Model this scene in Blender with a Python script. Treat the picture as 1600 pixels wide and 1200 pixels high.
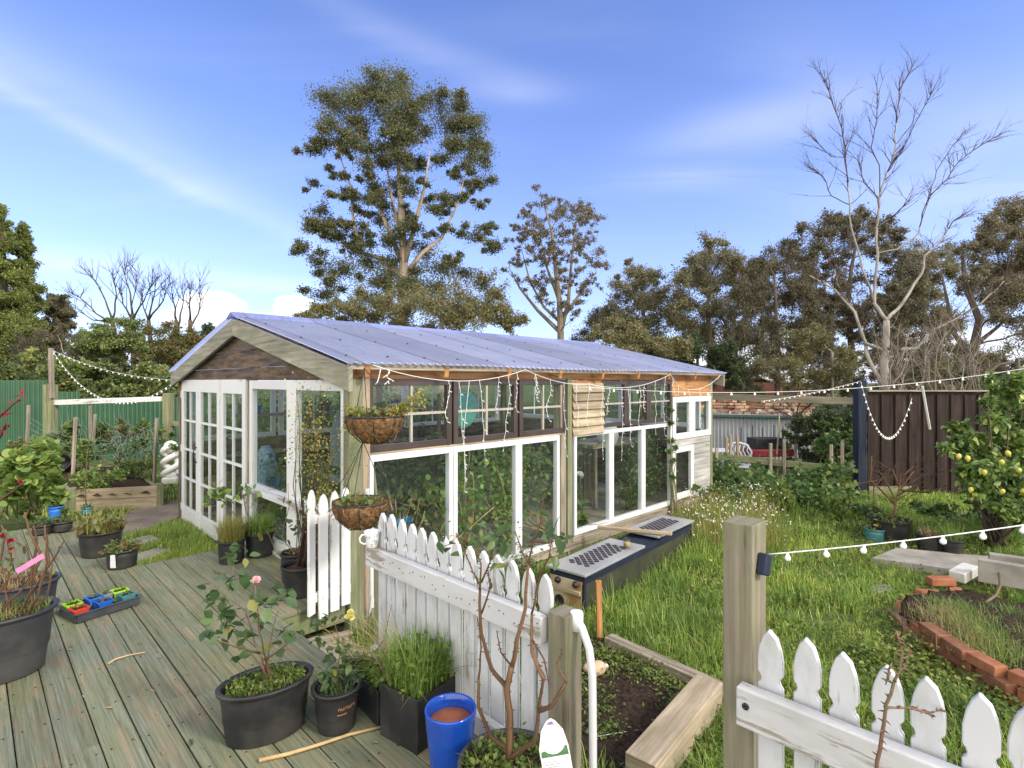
import bpy, math, random
import numpy as np
from mathutils import Vector as V, Matrix as Mx
random.seed(7); RN = np.random.default_rng(7)
PI = math.pi; R = math.radians; U = random.uniform
for o in list(bpy.data.objects): bpy.data.objects.remove(o)
SC = bpy.context.scene; COL = SC.collection
CZ, FP, HY = 1.68, 850.0, 596.0            # eye height over the deck, focal length and horizon row of the photograph

def ss(a, b, x):
    t = min(1, max(0, (x-a)/(b-a))); return t*t*(3-2*t)
def gz(x, y):                              # height of the ground; the deck is z = 0
    b = (y-x)/1.41421
    t = max(ss(3.0, 4.2, b), ss(5.0, 8.5, y))
    h = -0.44+0.17*t
    d = math.hypot(x, y)
    if d > 16: h += 0.0
    return h+0.025*math.sin(x*1.9+1)*math.sin(y*1.7)*ss(3, 6, d)
def W(px, py, z=0.0):                      # where the sight line through a pixel meets the level z
    d = FP*(CZ-z)/(py-HY); return V(((px-800)/FP*d, d, z))
def WG(px, py, dz=0.0):                    # ... meets the ground
    z = -.35
    for _ in range(6):
        p = W(px, py, z); z = gz(p.x, p.y)+dz
    return W(px, py, z)
def D(px, py, d):                          # point at a given distance
    return V(((px-800)/FP*d, d, CZ-(py-HY)*d/FP))

# ---------------------------------------------------------------- objects
def tag(o, label=None, cat=None, group=None, kind=None):
    if label: o['label'] = label
    if cat: o['category'] = cat
    if group: o['group'] = group
    if kind: o['kind'] = kind
    return o
def empty(name, loc, rz=0, label=None, cat=None, group=None):
    o = bpy.data.objects.new(name, None); COL.objects.link(o)
    o.location = loc; o.rotation_euler = (0, 0, rz); o.empty_display_size = .1
    return tag(o, label, cat, group)
def link(name, me, mat, parent=None, loc=None, rot=None):
    o = bpy.data.objects.new(name, me); COL.objects.link(o)
    if mat is not None and len(me.materials) == 0: me.materials.append(mat)
    if parent is not None: o.parent = parent
    if loc is not None: o.location = loc
    if rot is not None: o.rotation_euler = rot
    return o
def copy_tree(o, parent=None):
    c = o.copy(); COL.objects.link(c); c.parent = parent
    for ch in list(o.children): copy_tree(ch, c)
    return c

class MB:
    """collects shapes and links them as one mesh; every piece gets metric UVs, U along its length"""
    def __init__(s): s.v, s.f, s.uv, s.sm = [], [], [], []
    def _face(s, ids, uvs, smooth=False):
        s.f.append(ids); s.uv.extend(uvs); s.sm.append(smooth)
    def box(s, c, size, rot=None):
        c = V(c); hx, hy, hz = [k/2 for k in size]
        if rot is None: rot = Mx.Identity(3)
        elif isinstance(rot, (int, float)): rot = Mx.Rotation(rot, 3, 'Z')
        b = len(s.v); L = [V((x, y, z)) for x in (-hx, hx) for y in (-hy, hy) for z in (-hz, hz)]
        s.v += [c+rot@p for p in L]
        la = max(range(3), key=lambda i: size[i]); ou, ov = U(0, 50), U(0, 50)
        for q in ((0, 1, 3, 2), (4, 6, 7, 5), (0, 4, 5, 1), (2, 3, 7, 6), (0, 2, 6, 4), (1, 5, 7, 3)):
            P = [L[i] for i in q]
            cs = [i for i in range(3) if i != la]
            uv = []
            for p in P: uv.append((p[la]+ou, p[cs[0]]+p[cs[1]]+ov))
            if all(abs(p[la]-P[0][la]) < 1e-9 for p in P): uv = [(p[cs[0]]*.2+ou, p[cs[1]]+ov) for p in P]
            s._face([b+i for i in q], uv)
        return s
    def bar(s, p0, p1, w, h, up=(0, 0, 1)):   # w across, h along up
        p0, p1 = V(p0), V(p1); d = p1-p0; L = d.length; x = d.normalized()
        up = V(up)
        if abs(x.dot(up)) > .98: up = V((1, 0, 0))
        y = up.cross(x).normalized(); z = x.cross(y)
        return s.box((p0+p1)/2, (L, w, h), Mx((x, y, z)).transposed())
    def tube(s, pts, r, n=8, cap=True):
        pts = [V(p) for p in pts]; m = len(pts)
        if m < 2: return s
        rr = [r]*m if isinstance(r, (int, float)) else r
        t = (pts[1]-pts[0]).normalized(); a = V((0, 0, 1)) if abs(t.z) < .9 else V((1, 0, 0))
        nx = (a-t*a.dot(t)).normalized(); b = len(s.v); acc = U(0, 40); ov = U(0, 40)
        us = []
        for i, p in enumerate(pts):
            t2 = (pts[min(i+1, m-1)]-pts[max(i-1, 0)])
            if t2.length > 1e-9: t = t2.normalized()
            nx = (nx-t*nx.dot(t))
            nx = nx.normalized() if nx.length > 1e-6 else t.orthogonal().normalized()
            ny = t.cross(nx)
            if i: acc += (p-pts[i-1]).length
            us.append(acc)
            for k in range(n):
                an = 2*PI*k/n; s.v.append(p+(nx*math.cos(an)+ny*math.sin(an))*rr[i])
        c = max(rr)*2*PI
        for i in range(m-1):
            for k in range(n):
                k2 = (k+1) % n; v0, v1 = k/n*c+ov, (k+1)/n*c+ov
                s._face([b+i*n+k, b+i*n+k2, b+(i+1)*n+k2, b+(i+1)*n+k], [(us[i], v0), (us[i], v1), (us[i+1], v1), (us[i+1], v0)], True)
        if cap:
            s._face([b+k for k in range(n)][::-1], [(us[0], ov)]*n); s._face([b+(m-1)*n+k for k in range(n)], [(us[-1], ov)]*n)
        return s
    def lathe(s, prof, n=32, c=(0, 0, 0), sx=1, sy=1, smooth=True, close=False):
        b = len(s.v); c = V(c); m = len(prof)
        for r, z in prof:
            for k in range(n):
                a = 2*PI*k/n; s.v.append(c+V((r*math.cos(a)*sx, r*math.sin(a)*sy, z)))
        for i in range(m-1):
            for k in range(n):
                k2 = (k+1) % n
                s._face([b+i*n+k, b+i*n+k2, b+(i+1)*n+k2, b+(i+1)*n+k], [(k/n, prof[i][1]), ((k+1)/n, prof[i][1]), ((k+1)/n, prof[i+1][1]), (k/n, prof[i+1][1])], smooth)
        if prof[0][0] > 1e-6: s._face([b+k for k in range(n)][::-1], [(0, 0)]*n)
        if close: s._face([b+(m-1)*n+k for k in range(n)], [(0, 0)]*n)
        return s
    def prism(s, poly, y0, y1, M=None):       # polygon in x/z, pushed along y
        b = len(s.v); n = len(poly); M = M or Mx.Identity(4)
        ou, ov = U(0, 50), U(0, 50)
        xs = [p[0] for p in poly]; zs = [p[1] for p in poly]; tall = (max(zs)-min(zs)) > (max(xs)-min(xs))
        uvf = (lambda p: (p[1]+ou, p[0]+ov)) if tall else (lambda p: (p[0]+ou, p[1]+ov))
        for y in (y0, y1): s.v += [M@V((x, y, z)) for x, z in poly]
        s._face([b+i for i in range(n)], [uvf(p) for p in poly]); s._face([b+n+i for i in range(n)][::-1], [uvf(p) for p in poly[::-1]])
        for i in range(n):
            j = (i+1) % n; A, B = uvf(poly[i]), uvf(poly[j]); w = abs(y1-y0)
            s._face([b+i, b+n+i, b+n+j, b+j], [A, (A[0], A[1]+w), (B[0], B[1]+w), B])
        return s
    def ball(s, c, r, sc=(1, 1, 1), n=12, rot=None):
        c = V(c); b = len(s.v); m = max(4, n//2+1); rot = rot or Mx.Identity(3)
        for i in range(m+1):
            th = PI*i/m
            for k in range(n):
                a = 2*PI*k/n
                s.v.append(c+rot@V((r*math.sin(th)*math.cos(a)*sc[0], r*math.sin(th)*math.sin(a)*sc[1], r*math.cos(th)*sc[2])))
        for i in range(m):
            for k in range(n):
                k2 = (k+1) % n
                s._face([b+i*n+k, b+(i+1)*n+k, b+(i+1)*n+k2, b+i*n+k2], [(k/n, i/m), (k/n, (i+1)/m), ((k+1)/n, (i+1)/m), ((k+1)/n, i/m)], True)
        return s
    def build(s, name, mat, parent=None, loc=None, rot=None, bevel=0, seg=1):
        me = bpy.data.meshes.new(name); me.from_pydata([tuple(p) for p in s.v], [], s.f)
        uv = me.uv_layers.new(name='UVMap'); uv.data.foreach_set('uv', np.array(s.uv, dtype=np.float32).ravel())
        me.polygons.foreach_set('use_smooth', np.array(s.sm, dtype=bool)); me.update()
        o = link(name, me, mat, parent, loc, rot)
        if bevel:
            m = o.modifiers.new('edge', 'BEVEL'); m.width = bevel; m.segments = seg; m.limit_method = 'ANGLE'; m.angle_limit = R(40)
        return o

# leaf-like scatter: a template copied N times into one mesh
def norm(a): return a/np.maximum(np.linalg.norm(a, axis=-1, keepdims=True), 1e-9)
T_LEAF4 = (np.array([(0, 0, 0), (-.34, .45, .1), (0, 1, -.04), (.34, .45, .1)]), [(0, 1, 2), (0, 2, 3)])
T_LEAF = (np.array([(0, 0, 0), (-.24, .25, .06), (-.3, .52, .07), (-.14, .82, .0), (0, 1, -.08), (.14, .82, .0), (.3, .52, .07), (.24, .25, .06), (0, .5, 0)]),
          [(0, 1, 8), (1, 2, 8), (2, 3, 8), (3, 4, 8), (4, 5, 8), (5, 6, 8), (6, 7, 8), (7, 0, 8)])
_a = [2*PI*k/9 for k in range(9)]
T_ROUND = (np.array([(0, .5, -.06)]+[(.5*math.sin(t), .5-.5*math.cos(t), .04*math.cos(3*t)) for t in _a]), [(0, 1+k, 1+(k+1) % 9) for k in range(9)])
T_IVY = (np.array([(0, 0, 0), (-.42, .02, .03), (-.3, .3, .02), (-.55, .5, .04), (-.2, .6, 0), (0, 1, -.06), (.2, .6, 0), (.55, .5, .04), (.3, .3, .02), (.42, .02, .03), (0, .4, -.02)]),
         [(10, i, i+1) for i in range(9)]+[(10, 9, 0)])
T_STRIP = (np.array([(-.05, 0, 0), (.05, 0, 0), (.045, .5, .03), (-.045, .5, .03), (0, 1, -.06)]), [(0, 1, 2, 3), (3, 2, 4)])
def scatter(name, tm, pos, axis, scale, mat, parent=None, up=None, wide=1.0, arr=False):
    pos = np.asarray(pos, float); N = len(pos)
    y = norm(np.asarray(axis, float)+1e-6)
    r = RN.normal(size=(N, 3)) if up is None else np.asarray(up, float)+RN.normal(size=(N, 3))*.45
    z = norm(r-y*(r*y).sum(1, keepdims=True)); x = np.cross(y, z)
    sc = np.broadcast_to(np.asarray(scale, float), (N,))[:, None, None]
    tv = tm[0]*np.array([wide, 1, 1]); K = len(tv)
    v = pos[:, None, :]+sc*(tv[None, :, 0:1]*x[:, None, :]+tv[None, :, 1:2]*y[:, None, :]+tv[None, :, 2:3]*z[:, None, :])
    me = mesh_np(name, v.reshape(-1, 3), tm[1], K, N)
    if arr: return me
    return link(name, me, mat, parent)
def mesh_np(name, v, faces, K, N):
    me = bpy.data.meshes.new(name); me.vertices.add(len(v)); me.vertices.foreach_set('co', np.ascontiguousarray(v, dtype=np.float32).ravel())
    fl = np.concatenate([np.array(f) for f in faces]); cnt = np.array([len(f) for f in faces])
    L = (fl[None, :]+(np.arange(N)*K)[:, None]).ravel().astype(np.int32); C = np.tile(cnt, N); S = np.concatenate([[0], np.cumsum(C)[:-1]]).astype(np.int32)
    me.loops.add(len(L)); me.loops.foreach_set('vertex_index', L); me.polygons.add(len(C)); me.polygons.foreach_set('loop_start', S)
    try: me.polygons.foreach_set('loop_total', C.astype(np.int32))
    except Exception: pass
    me.update(calc_edges=True); me.validate()
    return me
def grass(name, pos, h, mat, w=.006, lean=.5, parent=None, az=None):
    pos = np.asarray(pos, float); N = len(pos); h = np.broadcast_to(np.asarray(h, float), (N,))
    az = RN.uniform(0, 2*PI, N) if az is None else az
    l = np.minimum(np.abs(RN.normal(0, lean, N))+.05, 1.35); w = np.broadcast_to(np.asarray(w, float), (N,))*RN.uniform(.7, 1.3, N)
    d = np.stack([np.cos(az), np.sin(az), 0*az], 1); sd = np.stack([-np.sin(az), np.cos(az), 0*az], 1); up = np.array([0, 0, 1.])
    out = []
    for t, ww in ((0, 1), (.4, .85), (.75, .55), (1, 0)):
        c = pos+d*(h*l*t**1.8)[:, None]+up*(h*(t-.35*np.minimum(l, 1.3)*t**2.2))[:, None]
        if ww: out += [c-sd*(w*ww/2)[:, None], c+sd*(w*ww/2)[:, None]]
        else: out.append(c)
    v = np.stack(out, 1).reshape(-1, 3)
    return link(name, mesh_np(name, v, [(0, 1, 3, 2), (2, 3, 5, 4), (4, 5, 6)], 7, N), mat, parent)
def disc(n, r, c=(0, 0, 0), sx=1, sy=1):
    a = RN.uniform(0, 2*PI, n); q = np.sqrt(RN.uniform(0, 1, n))*r
    return np.stack([c[0]+q*np.cos(a)*sx, c[1]+q*np.sin(a)*sy, np.full(n, c[2])], 1)
def blob(n, c, r, sc=(1, 1, 1), shell=.45):
    d = norm(RN.normal(size=(n, 3))); q = (shell+(1-shell)*RN.uniform(0, 1, (n, 1))**.6)
    return np.array(c)+d*q*r*np.array(sc)
def rdir(n, zb=0.0, zs=1.0):
    d = RN.normal(size=(n, 3)); d[:, 2] = d[:, 2]*zs+zb; return norm(d)
def inpoly(p, poly):
    x, y = p[:, 0], p[:, 1]; c = np.zeros(len(p), bool); j = len(poly)-1
    for i in range(len(poly)):
        xi, yi = poly[i][0], poly[i][1]; xj, yj = poly[j][0], poly[j][1]
        if abs(yj-yi) > 1e-12: c ^= ((yi > y) != (yj > y)) & (x < (xj-xi)*(y-yi)/(yj-yi)+xi)
        j = i
    return c

# ---------------------------------------------------------------- materials
class NT:
    def __init__(s, name):
        m = bpy.data.materials.new(name); m.use_nodes = True; s.m = m; s.t = m.node_tree; s.t.nodes.clear()
        s.out = s.n('ShaderNodeOutputMaterial'); s._uv = None
    def n(s, ty, **k):
        x = s.t.nodes.new(ty)
        for a, b in k.items():
            if hasattr(x, a): setattr(x, a, b)
        return x
    def l(s, a, b): s.t.links.new(a, b)
    def coord(s, kind='UV'):
        tc = s.n('ShaderNodeTexCoord'); return tc.outputs[kind]
    def noise(s, scale=(1, 1, 1), sc=1.0, det=4, rough=.6, dist=0, kind='UV', off=None):
        mp = s.n('ShaderNodeMapping'); s.l(s.coord(kind), mp.inputs['Vector']); mp.inputs['Scale'].default_value = scale
        if off is not None: mp.inputs['Location'].default_value = off
        nz = s.n('ShaderNodeTexNoise'); s.l(mp.outputs[0], nz.inputs['Vector'])
        nz.inputs['Scale'].default_value = sc; nz.inputs['Detail'].default_value = det; nz.inputs['Roughness'].default_value = rough; nz.inputs['Distortion'].default_value = dist
        return nz.outputs['Fac']
    def ramp(s, fac, stops, interp='LINEAR'):
        r = s.n('ShaderNodeValToRGB'); s.l(fac, r.inputs['Fac']); cr = r.color_ramp; cr.interpolation = interp
        while len(cr.elements) < len(stops): cr.elements.new(.5)
        for e, (p, c) in zip(cr.elements, stops):
            e.position = p; e.color = (c, c, c, 1) if isinstance(c, (int, float)) else (*c, 1)
        return r.outputs['Color']
    def mix(s, a, b, fac, mode='MIX'):
        x = s.n('ShaderNodeMix', data_type='RGBA', blend_type=mode)
        for sock, val in ((x.inputs[0], fac), (x.inputs[6], a), (x.inputs[7], b)):
            if hasattr(val, 'is_output'): s.l(val, sock)
            elif isinstance(val, (int, float)): sock.default_value = val if sock.type == 'VALUE' else (val, val, val, 1)
            else: sock.default_value = (*val, 1)
        return x.outputs[2]
    def island(s): return s.n('ShaderNodeNewGeometry').outputs['Random Per Island']
    def finish(s, col, rough=.7, bump=None, bs=.3, bd=.005, metal=0, spec=.5, transl=0, coat=0):
        p = s.n('ShaderNodeBsdfPrincipled'); p.inputs['Metallic'].default_value = metal
        p.inputs['Specular IOR Level'].default_value = spec; p.inputs['Coat Weight'].default_value = coat
        for sock, val in ((p.inputs['Base Color'], col), (p.inputs['Roughness'], rough)):
            if hasattr(val, 'is_output'): s.l(val, sock)
            elif isinstance(val, (int, float)): sock.default_value = val
            else: sock.default_value = (*val, 1)
        if bump is not None:
            b = s.n('ShaderNodeBump'); b.inputs['Strength'].default_value = bs; b.inputs['Distance'].default_value = bd
            s.l(bump, b.inputs['Height']); s.l(b.outputs[0], p.inputs['Normal'])
        sh = p.outputs[0]
        if transl:
            t = s.n('ShaderNodeBsdfTranslucent'); mx = s.n('ShaderNodeMixShader'); mx.inputs[0].default_value = transl
            if hasattr(col, 'is_output'): s.l(col, t.inputs['Color'])
            else: t.inputs['Color'].default_value = (*col, 1)
            s.l(sh, mx.inputs[1]); s.l(t.outputs[0], mx.inputs[2]); sh = mx.outputs[0]
        s.l(sh, s.out.inputs['Surface']); return s.m
def wood(name, c1, c2, dark=(.05, .04, .03), moss=None, moss_amt=.5, var=.35, rough=.8, grain=28, bs=.5):
    t = NT(name); g = t.noise((1.3, grain, 1), 1, 7, .65, .6); big = t.noise((1.1, 5, 1), 1.3, 4, .6)
    col = t.ramp(g, [(.30, dark), (.43, c1), (.63, c2)])
    col = t.mix(col, t.ramp(big, [(.3, .55), (.7, 1.15)]), .7, 'MULTIPLY')
    col = t.mix(col, t.ramp(t.island(), [(0, 1-var), (1, 1+var*.4)]), 1.0, 'MULTIPLY')
    if moss:
        mk = t.ramp(t.noise((2.2, 6, 1), 1.2, 6, .7, 0, 'UV', (3, 7, 0)), [(1-moss_amt-.12, 0), (1-moss_amt+.12, .85)])
        col = t.mix(col, moss, mk)
    return t.finish(col, rough, g, bs, .004, spec=.25)
def paint(name, c, under, flake=.4, dirt=(.3, .29, .24), dirt_amt=.5, rough=.55):
    t = NT(name); g = t.noise((2.5, 22, 1), 1, 8, .7, .4); b = t.noise((1.6, 5, 1), 1.1, 5, .6)
    d = t.ramp(t.noise((3, 7, 1), 1, 6, .65, 0, 'UV', (9, 2, 0)), [(.45, 0), (.8, dirt_amt)])
    col = t.mix(c, dirt, d)
    col = t.mix(col, t.ramp(t.island(), [(0, .86), (1, 1.04)]), 1, 'MULTIPLY')
    w = t.ramp(g, [(.3, tuple(k*.45 for k in under)), (.6, under)])
    f = t.mix(g, b, .5); m = t.ramp(f, [(.5+.15*(1-flake)-.02, 0), (.5+.15*(1-flake)+.015, 1)])
    return t.finish(t.mix(col, w, m), rough, t.mix(g, m, .3), .25, .003, spec=.35)
def plain(name, c, c2=None, sc=6, rough=.6, bs=.1, metal=0, spec=.5, kind='Object', det=5, bd=.004, coat=0, lo=.35, hi=.65):
    t = NT(name); z = t.noise((1, 1, 1), sc, det, .6, 0, kind)
    col = t.ramp(z, [(lo, c), (hi, c2 or tuple(k*.8 for k in c))])
    return t.finish(col, rough, z, bs, bd, metal, spec, coat=coat)
def leaf(name, c1, c2, c3=None, transl=.4, rough=.5, c3amt=.1, spec=.35, patch=0):
    t = NT(name); i = t.island(); st = [(0, c1), (1-c3amt if c3 else 1, c2)]
    if c3: st += [(1-c3amt*.6, c3)]
    col = t.ramp(i, st)
    if patch: col = t.mix(col, t.ramp(t.noise((1, 1, 1), patch, 4, .6, .3, 'Object'), [(.30, (.50, .52, .42)), (.48, (.88, .88, .80)), (.70, (1.25, 1.08, .90))]), 1, 'MULTIPLY')
    return t.finish(col, rough, transl=transl, spec=spec)
def glass(name='window_glass', tint=(.93, .97, .95), ior=1.5):
    t = NT(name); tr = t.n('ShaderNodeBsdfTransparent'); tr.inputs[0].default_value = (*tint, 1)
    g = t.n('ShaderNodeBsdfGlossy'); g.inputs['Roughness'].default_value = .015
    lw = t.n('ShaderNodeFresnel'); lw.inputs['IOR'].default_value = ior
    m = t.n('ShaderNodeMixShader'); gm = t.n('ShaderNodeNewGeometry'); ml = t.n('ShaderNodeMath', operation='MULTIPLY_ADD'); t.l(gm.outputs['Backfacing'], ml.inputs[0]); ml.inputs[1].default_value = -1; ml.inputs[2].default_value = 1
    m2 = t.n('ShaderNodeMath', operation='MULTIPLY'); t.l(ml.outputs[0], m2.inputs[0]); t.l(lw.outputs[0], m2.inputs[1]); t.l(m2.outputs[0], m.inputs[0]); t.l(tr.outputs[0], m.inputs[1]); t.l(g.outputs[0], m.inputs[2]); df = t.n('ShaderNodeBsdfDiffuse'); df.inputs[0].default_value = (.75, .78, .76, 1); m3 = t.n('ShaderNodeMixShader'); t.l(t.ramp(t.noise((1, 1, 1), 1.6, 5, .65, .5, 'Object'), [(.35, .0), (.8, .018)]), m3.inputs[0]); t.l(m.outputs[0], m3.inputs[1]); t.l(df.outputs[0], m3.inputs[2]); t.l(m3.outputs[0], t.out.inputs[0])
    return t.m
def text_obj(name, body, size, mat, parent, M, bend=None, depth=.0006):
    cu = bpy.data.curves.new(name, 'FONT'); cu.body = body; cu.size = size; cu.extrude = depth; cu.align_x = 'LEFT'
    t = bpy.data.objects.new(name, cu); COL.objects.link(t); bpy.context.view_layer.update()
    me = bpy.data.meshes.new_from_object(t.evaluated_get(bpy.context.evaluated_depsgraph_get())); bpy.data.objects.remove(t)
    for v in me.vertices:
        co = v.co.copy()
        v.co = bend(co) if bend else M@co
    return link(name, me, mat, parent)

M_ = {}
def mats():
    m = M_
    m['gt'] = wood('grey_timber', (.20, .17, .125), (.36, .31, .235), (.08, .065, .05))
    m['gtm'] = wood('mossy_timber', (.19, .17, .11), (.31, .28, .19), (.07, .06, .04), (.15, .19, .075), .5)
    m['post'] = wood('post_timber', (.21, .18, .13), (.33, .285, .21), (.065, .055, .04), (.17, .185, .10), .45, .2, grain=20, bs=.8)
    m['pine'] = wood('pale_timber', (.34, .27, .18), (.47, .39, .27), (.19, .14, .09), (.20, .19, .10), .38, .25)
    m['orange'] = wood('orange_cladding', (.36, .17, .06), (.50, .27, .11), (.14, .07, .03), var=.25)
    m['brown'] = wood('dark_brown_boards', (.070, .052, .040), (.185, .145, .11), (.020, .015, .012), (.26, .15, .07), .40, .45, grain=14)
    m['barge'] = wood('barge_timber', (.24, .225, .17), (.36, .34, .27), (.13, .12, .09), (.18, .20, .12), .42, .1)
    m['silver'] = wood('silvered_boards', (.34, .33, .30), (.50, .49, .45), (.18, .17, .15), var=.2)
    m['darkfence'] = wood('dark_stained_boards', (.022, .014, .012), (.05, .032, .027), (.008, .006, .005), (.07, .05, .045), .3, .3)
    m['navy'] = wood('navy_painted_timber', (.012, .018, .035), (.025, .034, .06), (.006, .008, .014), var=.1)
    m['white'] = paint('white_paint', (.64, .64, .625), (.36, .31, .25), .25, (.52, .50, .43), .35)
    m['flaky'] = paint('flaky_white_paint', (.58, .58, .575), (.29, .26, .21), .68, (.34, .33, .30), .8)
    m['picket'] = paint('picket_paint', (.53, .54, .545), (.27, .255, .22), .46, (.27, .28, .245), .85)
    m['alu'] = plain('white_aluminium', (.68, .69, .71), (.58, .59, .59), 3, .35, .03)
    m['bronze'] = plain('bronze_aluminium', (.045, .03, .025), (.07, .05, .042), 4, .4, .05)
    m['mull'] = plain('pale_glazing_bar', (.42, .38, .32), (.33, .30, .25), 6, .5)
    m['glass'] = glass()
    m['blackpot'] = plain('black_plastic', (.013, .0135, .016), (.050, .047, .042), 4.5, .48, .10, spec=.45, det=9, lo=.42, hi=.72)
    m['greypot'] = plain('grey_plastic', (.028, .029, .032), (.066, .063, .056), 4.5, .52, .10, det=9, lo=.42, hi=.74)
    m['slate'] = plain('slate_plastic', (.03, .034, .042), (.05, .055, .065), 6, .45, .05)
    m['soil'] = plain('potting_soil', (.025, .017, .012), (.075, .05, .032), 60, .95, .8, spec=.1, bd=.01)
    m['metal'] = plain('stainless_steel', (.40, .40, .40), (.52, .52, .50), 2.5, .40, .03, metal=.5)
    m['iron'] = plain('black_iron', (.012, .012, .013), (.03, .028, .026), 12, .5)
    m['wire'] = plain('white_cable', (.72, .72, .70), (.62, .62, .58), 20, .5)
    m['gwire'] = plain('green_cable', (.03, .05, .03), (.02, .03, .02), 20, .5)
    m['bulb'] = plain('frosted_bulb', (.86, .86, .84), (.80, .80, .76), 20, .15, 0)
    m['coir'] = plain('coir_liner', (.12, .065, .03), (.30, .18, .085), 45, .95, 1.0, spec=.1, bd=.015)
    m['bark'] = wood('rose_bark', (.10, .055, .03), (.20, .115, .06), (.05, .03, .02), var=.2, grain=60)
    m['greenstem'] = plain('green_stem', (.12, .16, .05), (.20, .15, .07), 20, .6)
    m['redstem'] = plain('red_cane', (.16, .07, .045), (.11, .10, .045), 9, .55)
    m['drystem'] = plain('dry_stalk', (.38, .25, .11), (.52, .38, .19), 14, .7)
    m['euc'] = wood('gum_bark', (.34, .27, .20), (.52, .44, .34), (.16, .11, .08), var=.1, grain=4)
    m['dkbark'] = wood('dark_bark', (.07, .055, .04), (.15, .12, .09), (.03, .022, .016), var=.1, grain=8)
    m['birch'] = wood('birch_bark', (.25, .225, .19), (.40, .37, .325), (.08, .065, .05), var=.05, grain=3.0)
    m['twig'] = wood('twig_bark', (.07, .045, .033), (.14, .09, .065), (.03, .02, .015), var=.3, grain=8)
    m['palebark'] = wood('pale_grey_bark', (.22, .18, .14), (.35, .30, .24), (.12, .09, .07), var=.1, grain=6)
    g = lambda n, *a, **k: m.__setitem__(n, leaf(n+'_leaf', *a, **k))
    g('l_euc', (0.059, 0.077, 0.038), (0.179, 0.188, 0.083), (0.298, 0.235, 0.096))
    g('l_euc2', (0.112, 0.133, 0.059), (0.287, 0.255, 0.114), (0.349, 0.242, 0.105))
    g('l_purp', (0.130, 0.122, 0.079), (0.277, 0.214, 0.122), (0.177, 0.214, 0.091))
    g('l_brown', (0.089, 0.072, 0.046), (0.184, 0.149, 0.093), (0.119, 0.130, 0.065), c3amt=.35, transl=.4)
    g('l_olive', (0.105, 0.116, 0.058), (0.267, 0.243, 0.127), (0.354, 0.235, 0.166))
    g('l_dark', (0.040, 0.062, 0.030), (0.120, 0.152, 0.062))
    g('l_conif', (0.099, 0.131, 0.037), (0.295, 0.321, 0.084))
    g('l_hedge', (0.098, 0.146, 0.056), (0.262, 0.343, 0.119), (0.420, 0.349, 0.140), patch=.9)
    g('l_rust', (.16, .075, .03), (.26, .12, .05), (.10, .09, .03))
    g('l_ivy', (0.062, 0.123, 0.045), (0.191, 0.304, 0.101), (0.359, 0.425, 0.135), rough=.4, patch=.9)
    g('l_lemon', (0.073, 0.135, 0.034), (0.244, 0.352, 0.092), (0.488, 0.537, 0.146), rough=.35, spec=.5)
    g('l_rose', (.055, .105, .035), (.13, .20, .075), (.26, .27, .08), rough=.4)
    g('l_weed', (0.094, 0.154, 0.033), (0.220, 0.303, 0.072), (0.363, 0.385, 0.121), patch=1.1)
    g('l_nast', (0.130, 0.221, 0.052), (0.312, 0.429, 0.117), (0.494, 0.468, 0.130), transl=.4)
    g('l_yel', (0.213, 0.206, 0.044), (0.425, 0.388, 0.094), (0.562, 0.475, 0.125))
    g('l_autumn', (.13, .085, .035), (.25, .16, .065), (.16, .22, .065), c3amt=.6)
    g('l_house', (0.060, 0.102, 0.031), (0.156, 0.228, 0.066), (0.360, 0.324, 0.108))
    g('g_lawn', (0.160, 0.272, 0.050), (0.451, 0.623, 0.134), (0.792, 0.752, 0.283), c3amt=.12, patch=1.1)
    g('g_long', (0.102, 0.206, 0.041), (0.300, 0.460, 0.102), (0.538, 0.560, 0.206), patch=1.1)
    g('g_dry', (.30, .22, .10), (.48, .38, .20), (.22, .24, .08))
    g('g_yel', (.24, .235, .055), (.42, .37, .12), (.20, .25, .06), c3amt=.3)
    g('petal_w', (.75, .74, .68), (.85, .84, .78), transl=.2)
    g('petal_y', (.65, .55, .08), (.75, .66, .16), transl=.2)
mats()
# ---------------------------------------------------------------- camera, light, sky
cam = bpy.data.objects.new('camera', bpy.data.cameras.new('camera')); COL.objects.link(cam); SC.camera = cam
cam.location = (0, 0, CZ); cam.rotation_euler = (R(90), 0, 0)
cam.data.sensor_width = 36; cam.data.lens = 36*FP/1600; cam.data.shift_y = -(600-HY)/1600; cam.data.clip_end = 2000; cam.data.clip_start = .05
SUN_AZ, SUN_EL = R(122), R(36)             # measured from +Y towards +X
sun = bpy.data.objects.new('sun', bpy.data.lights.new('sun', 'SUN')); COL.objects.link(sun)
sd = V((math.sin(SUN_AZ)*math.cos(SUN_EL), math.cos(SUN_AZ)*math.cos(SUN_EL), math.sin(SUN_EL)))
sun.rotation_euler = sd.to_track_quat('Z', 'Y').to_euler(); sun.location = (12, -8, 14)
sun.data.energy = 1.8; sun.data.angle = R(11); sun.data.color = (1, .93, .82)
wd = bpy.data.worlds.new('World'); SC.world = wd; wd.use_nodes = True; t = wd.node_tree; t.nodes.clear()
def wn(ty, **k):
    x = t.nodes.new(ty)
    for a, b in k.items(): setattr(x, a, b)
    return x
def wmath(op, a, b=None, c=None, clamp=False):
    x = wn('ShaderNodeMath', operation=op, use_clamp=clamp)
    for i, q in enumerate((a, b, c)):
        if q is None: continue
        if hasattr(q, 'is_output'): t.links.new(q, x.inputs[i])
        else: x.inputs[i].default_value = q
    return x.outputs[0]
sky = wn('ShaderNodeTexSky', sky_type='NISHITA'); sky.sun_disc = False; sky.sun_elevation = SUN_EL; sky.sun_rotation = SUN_AZ
sky.air_density = 1.0; sky.dust_density = .35; sky.ozone_density = 2.6; sky.altitude = 0
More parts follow.
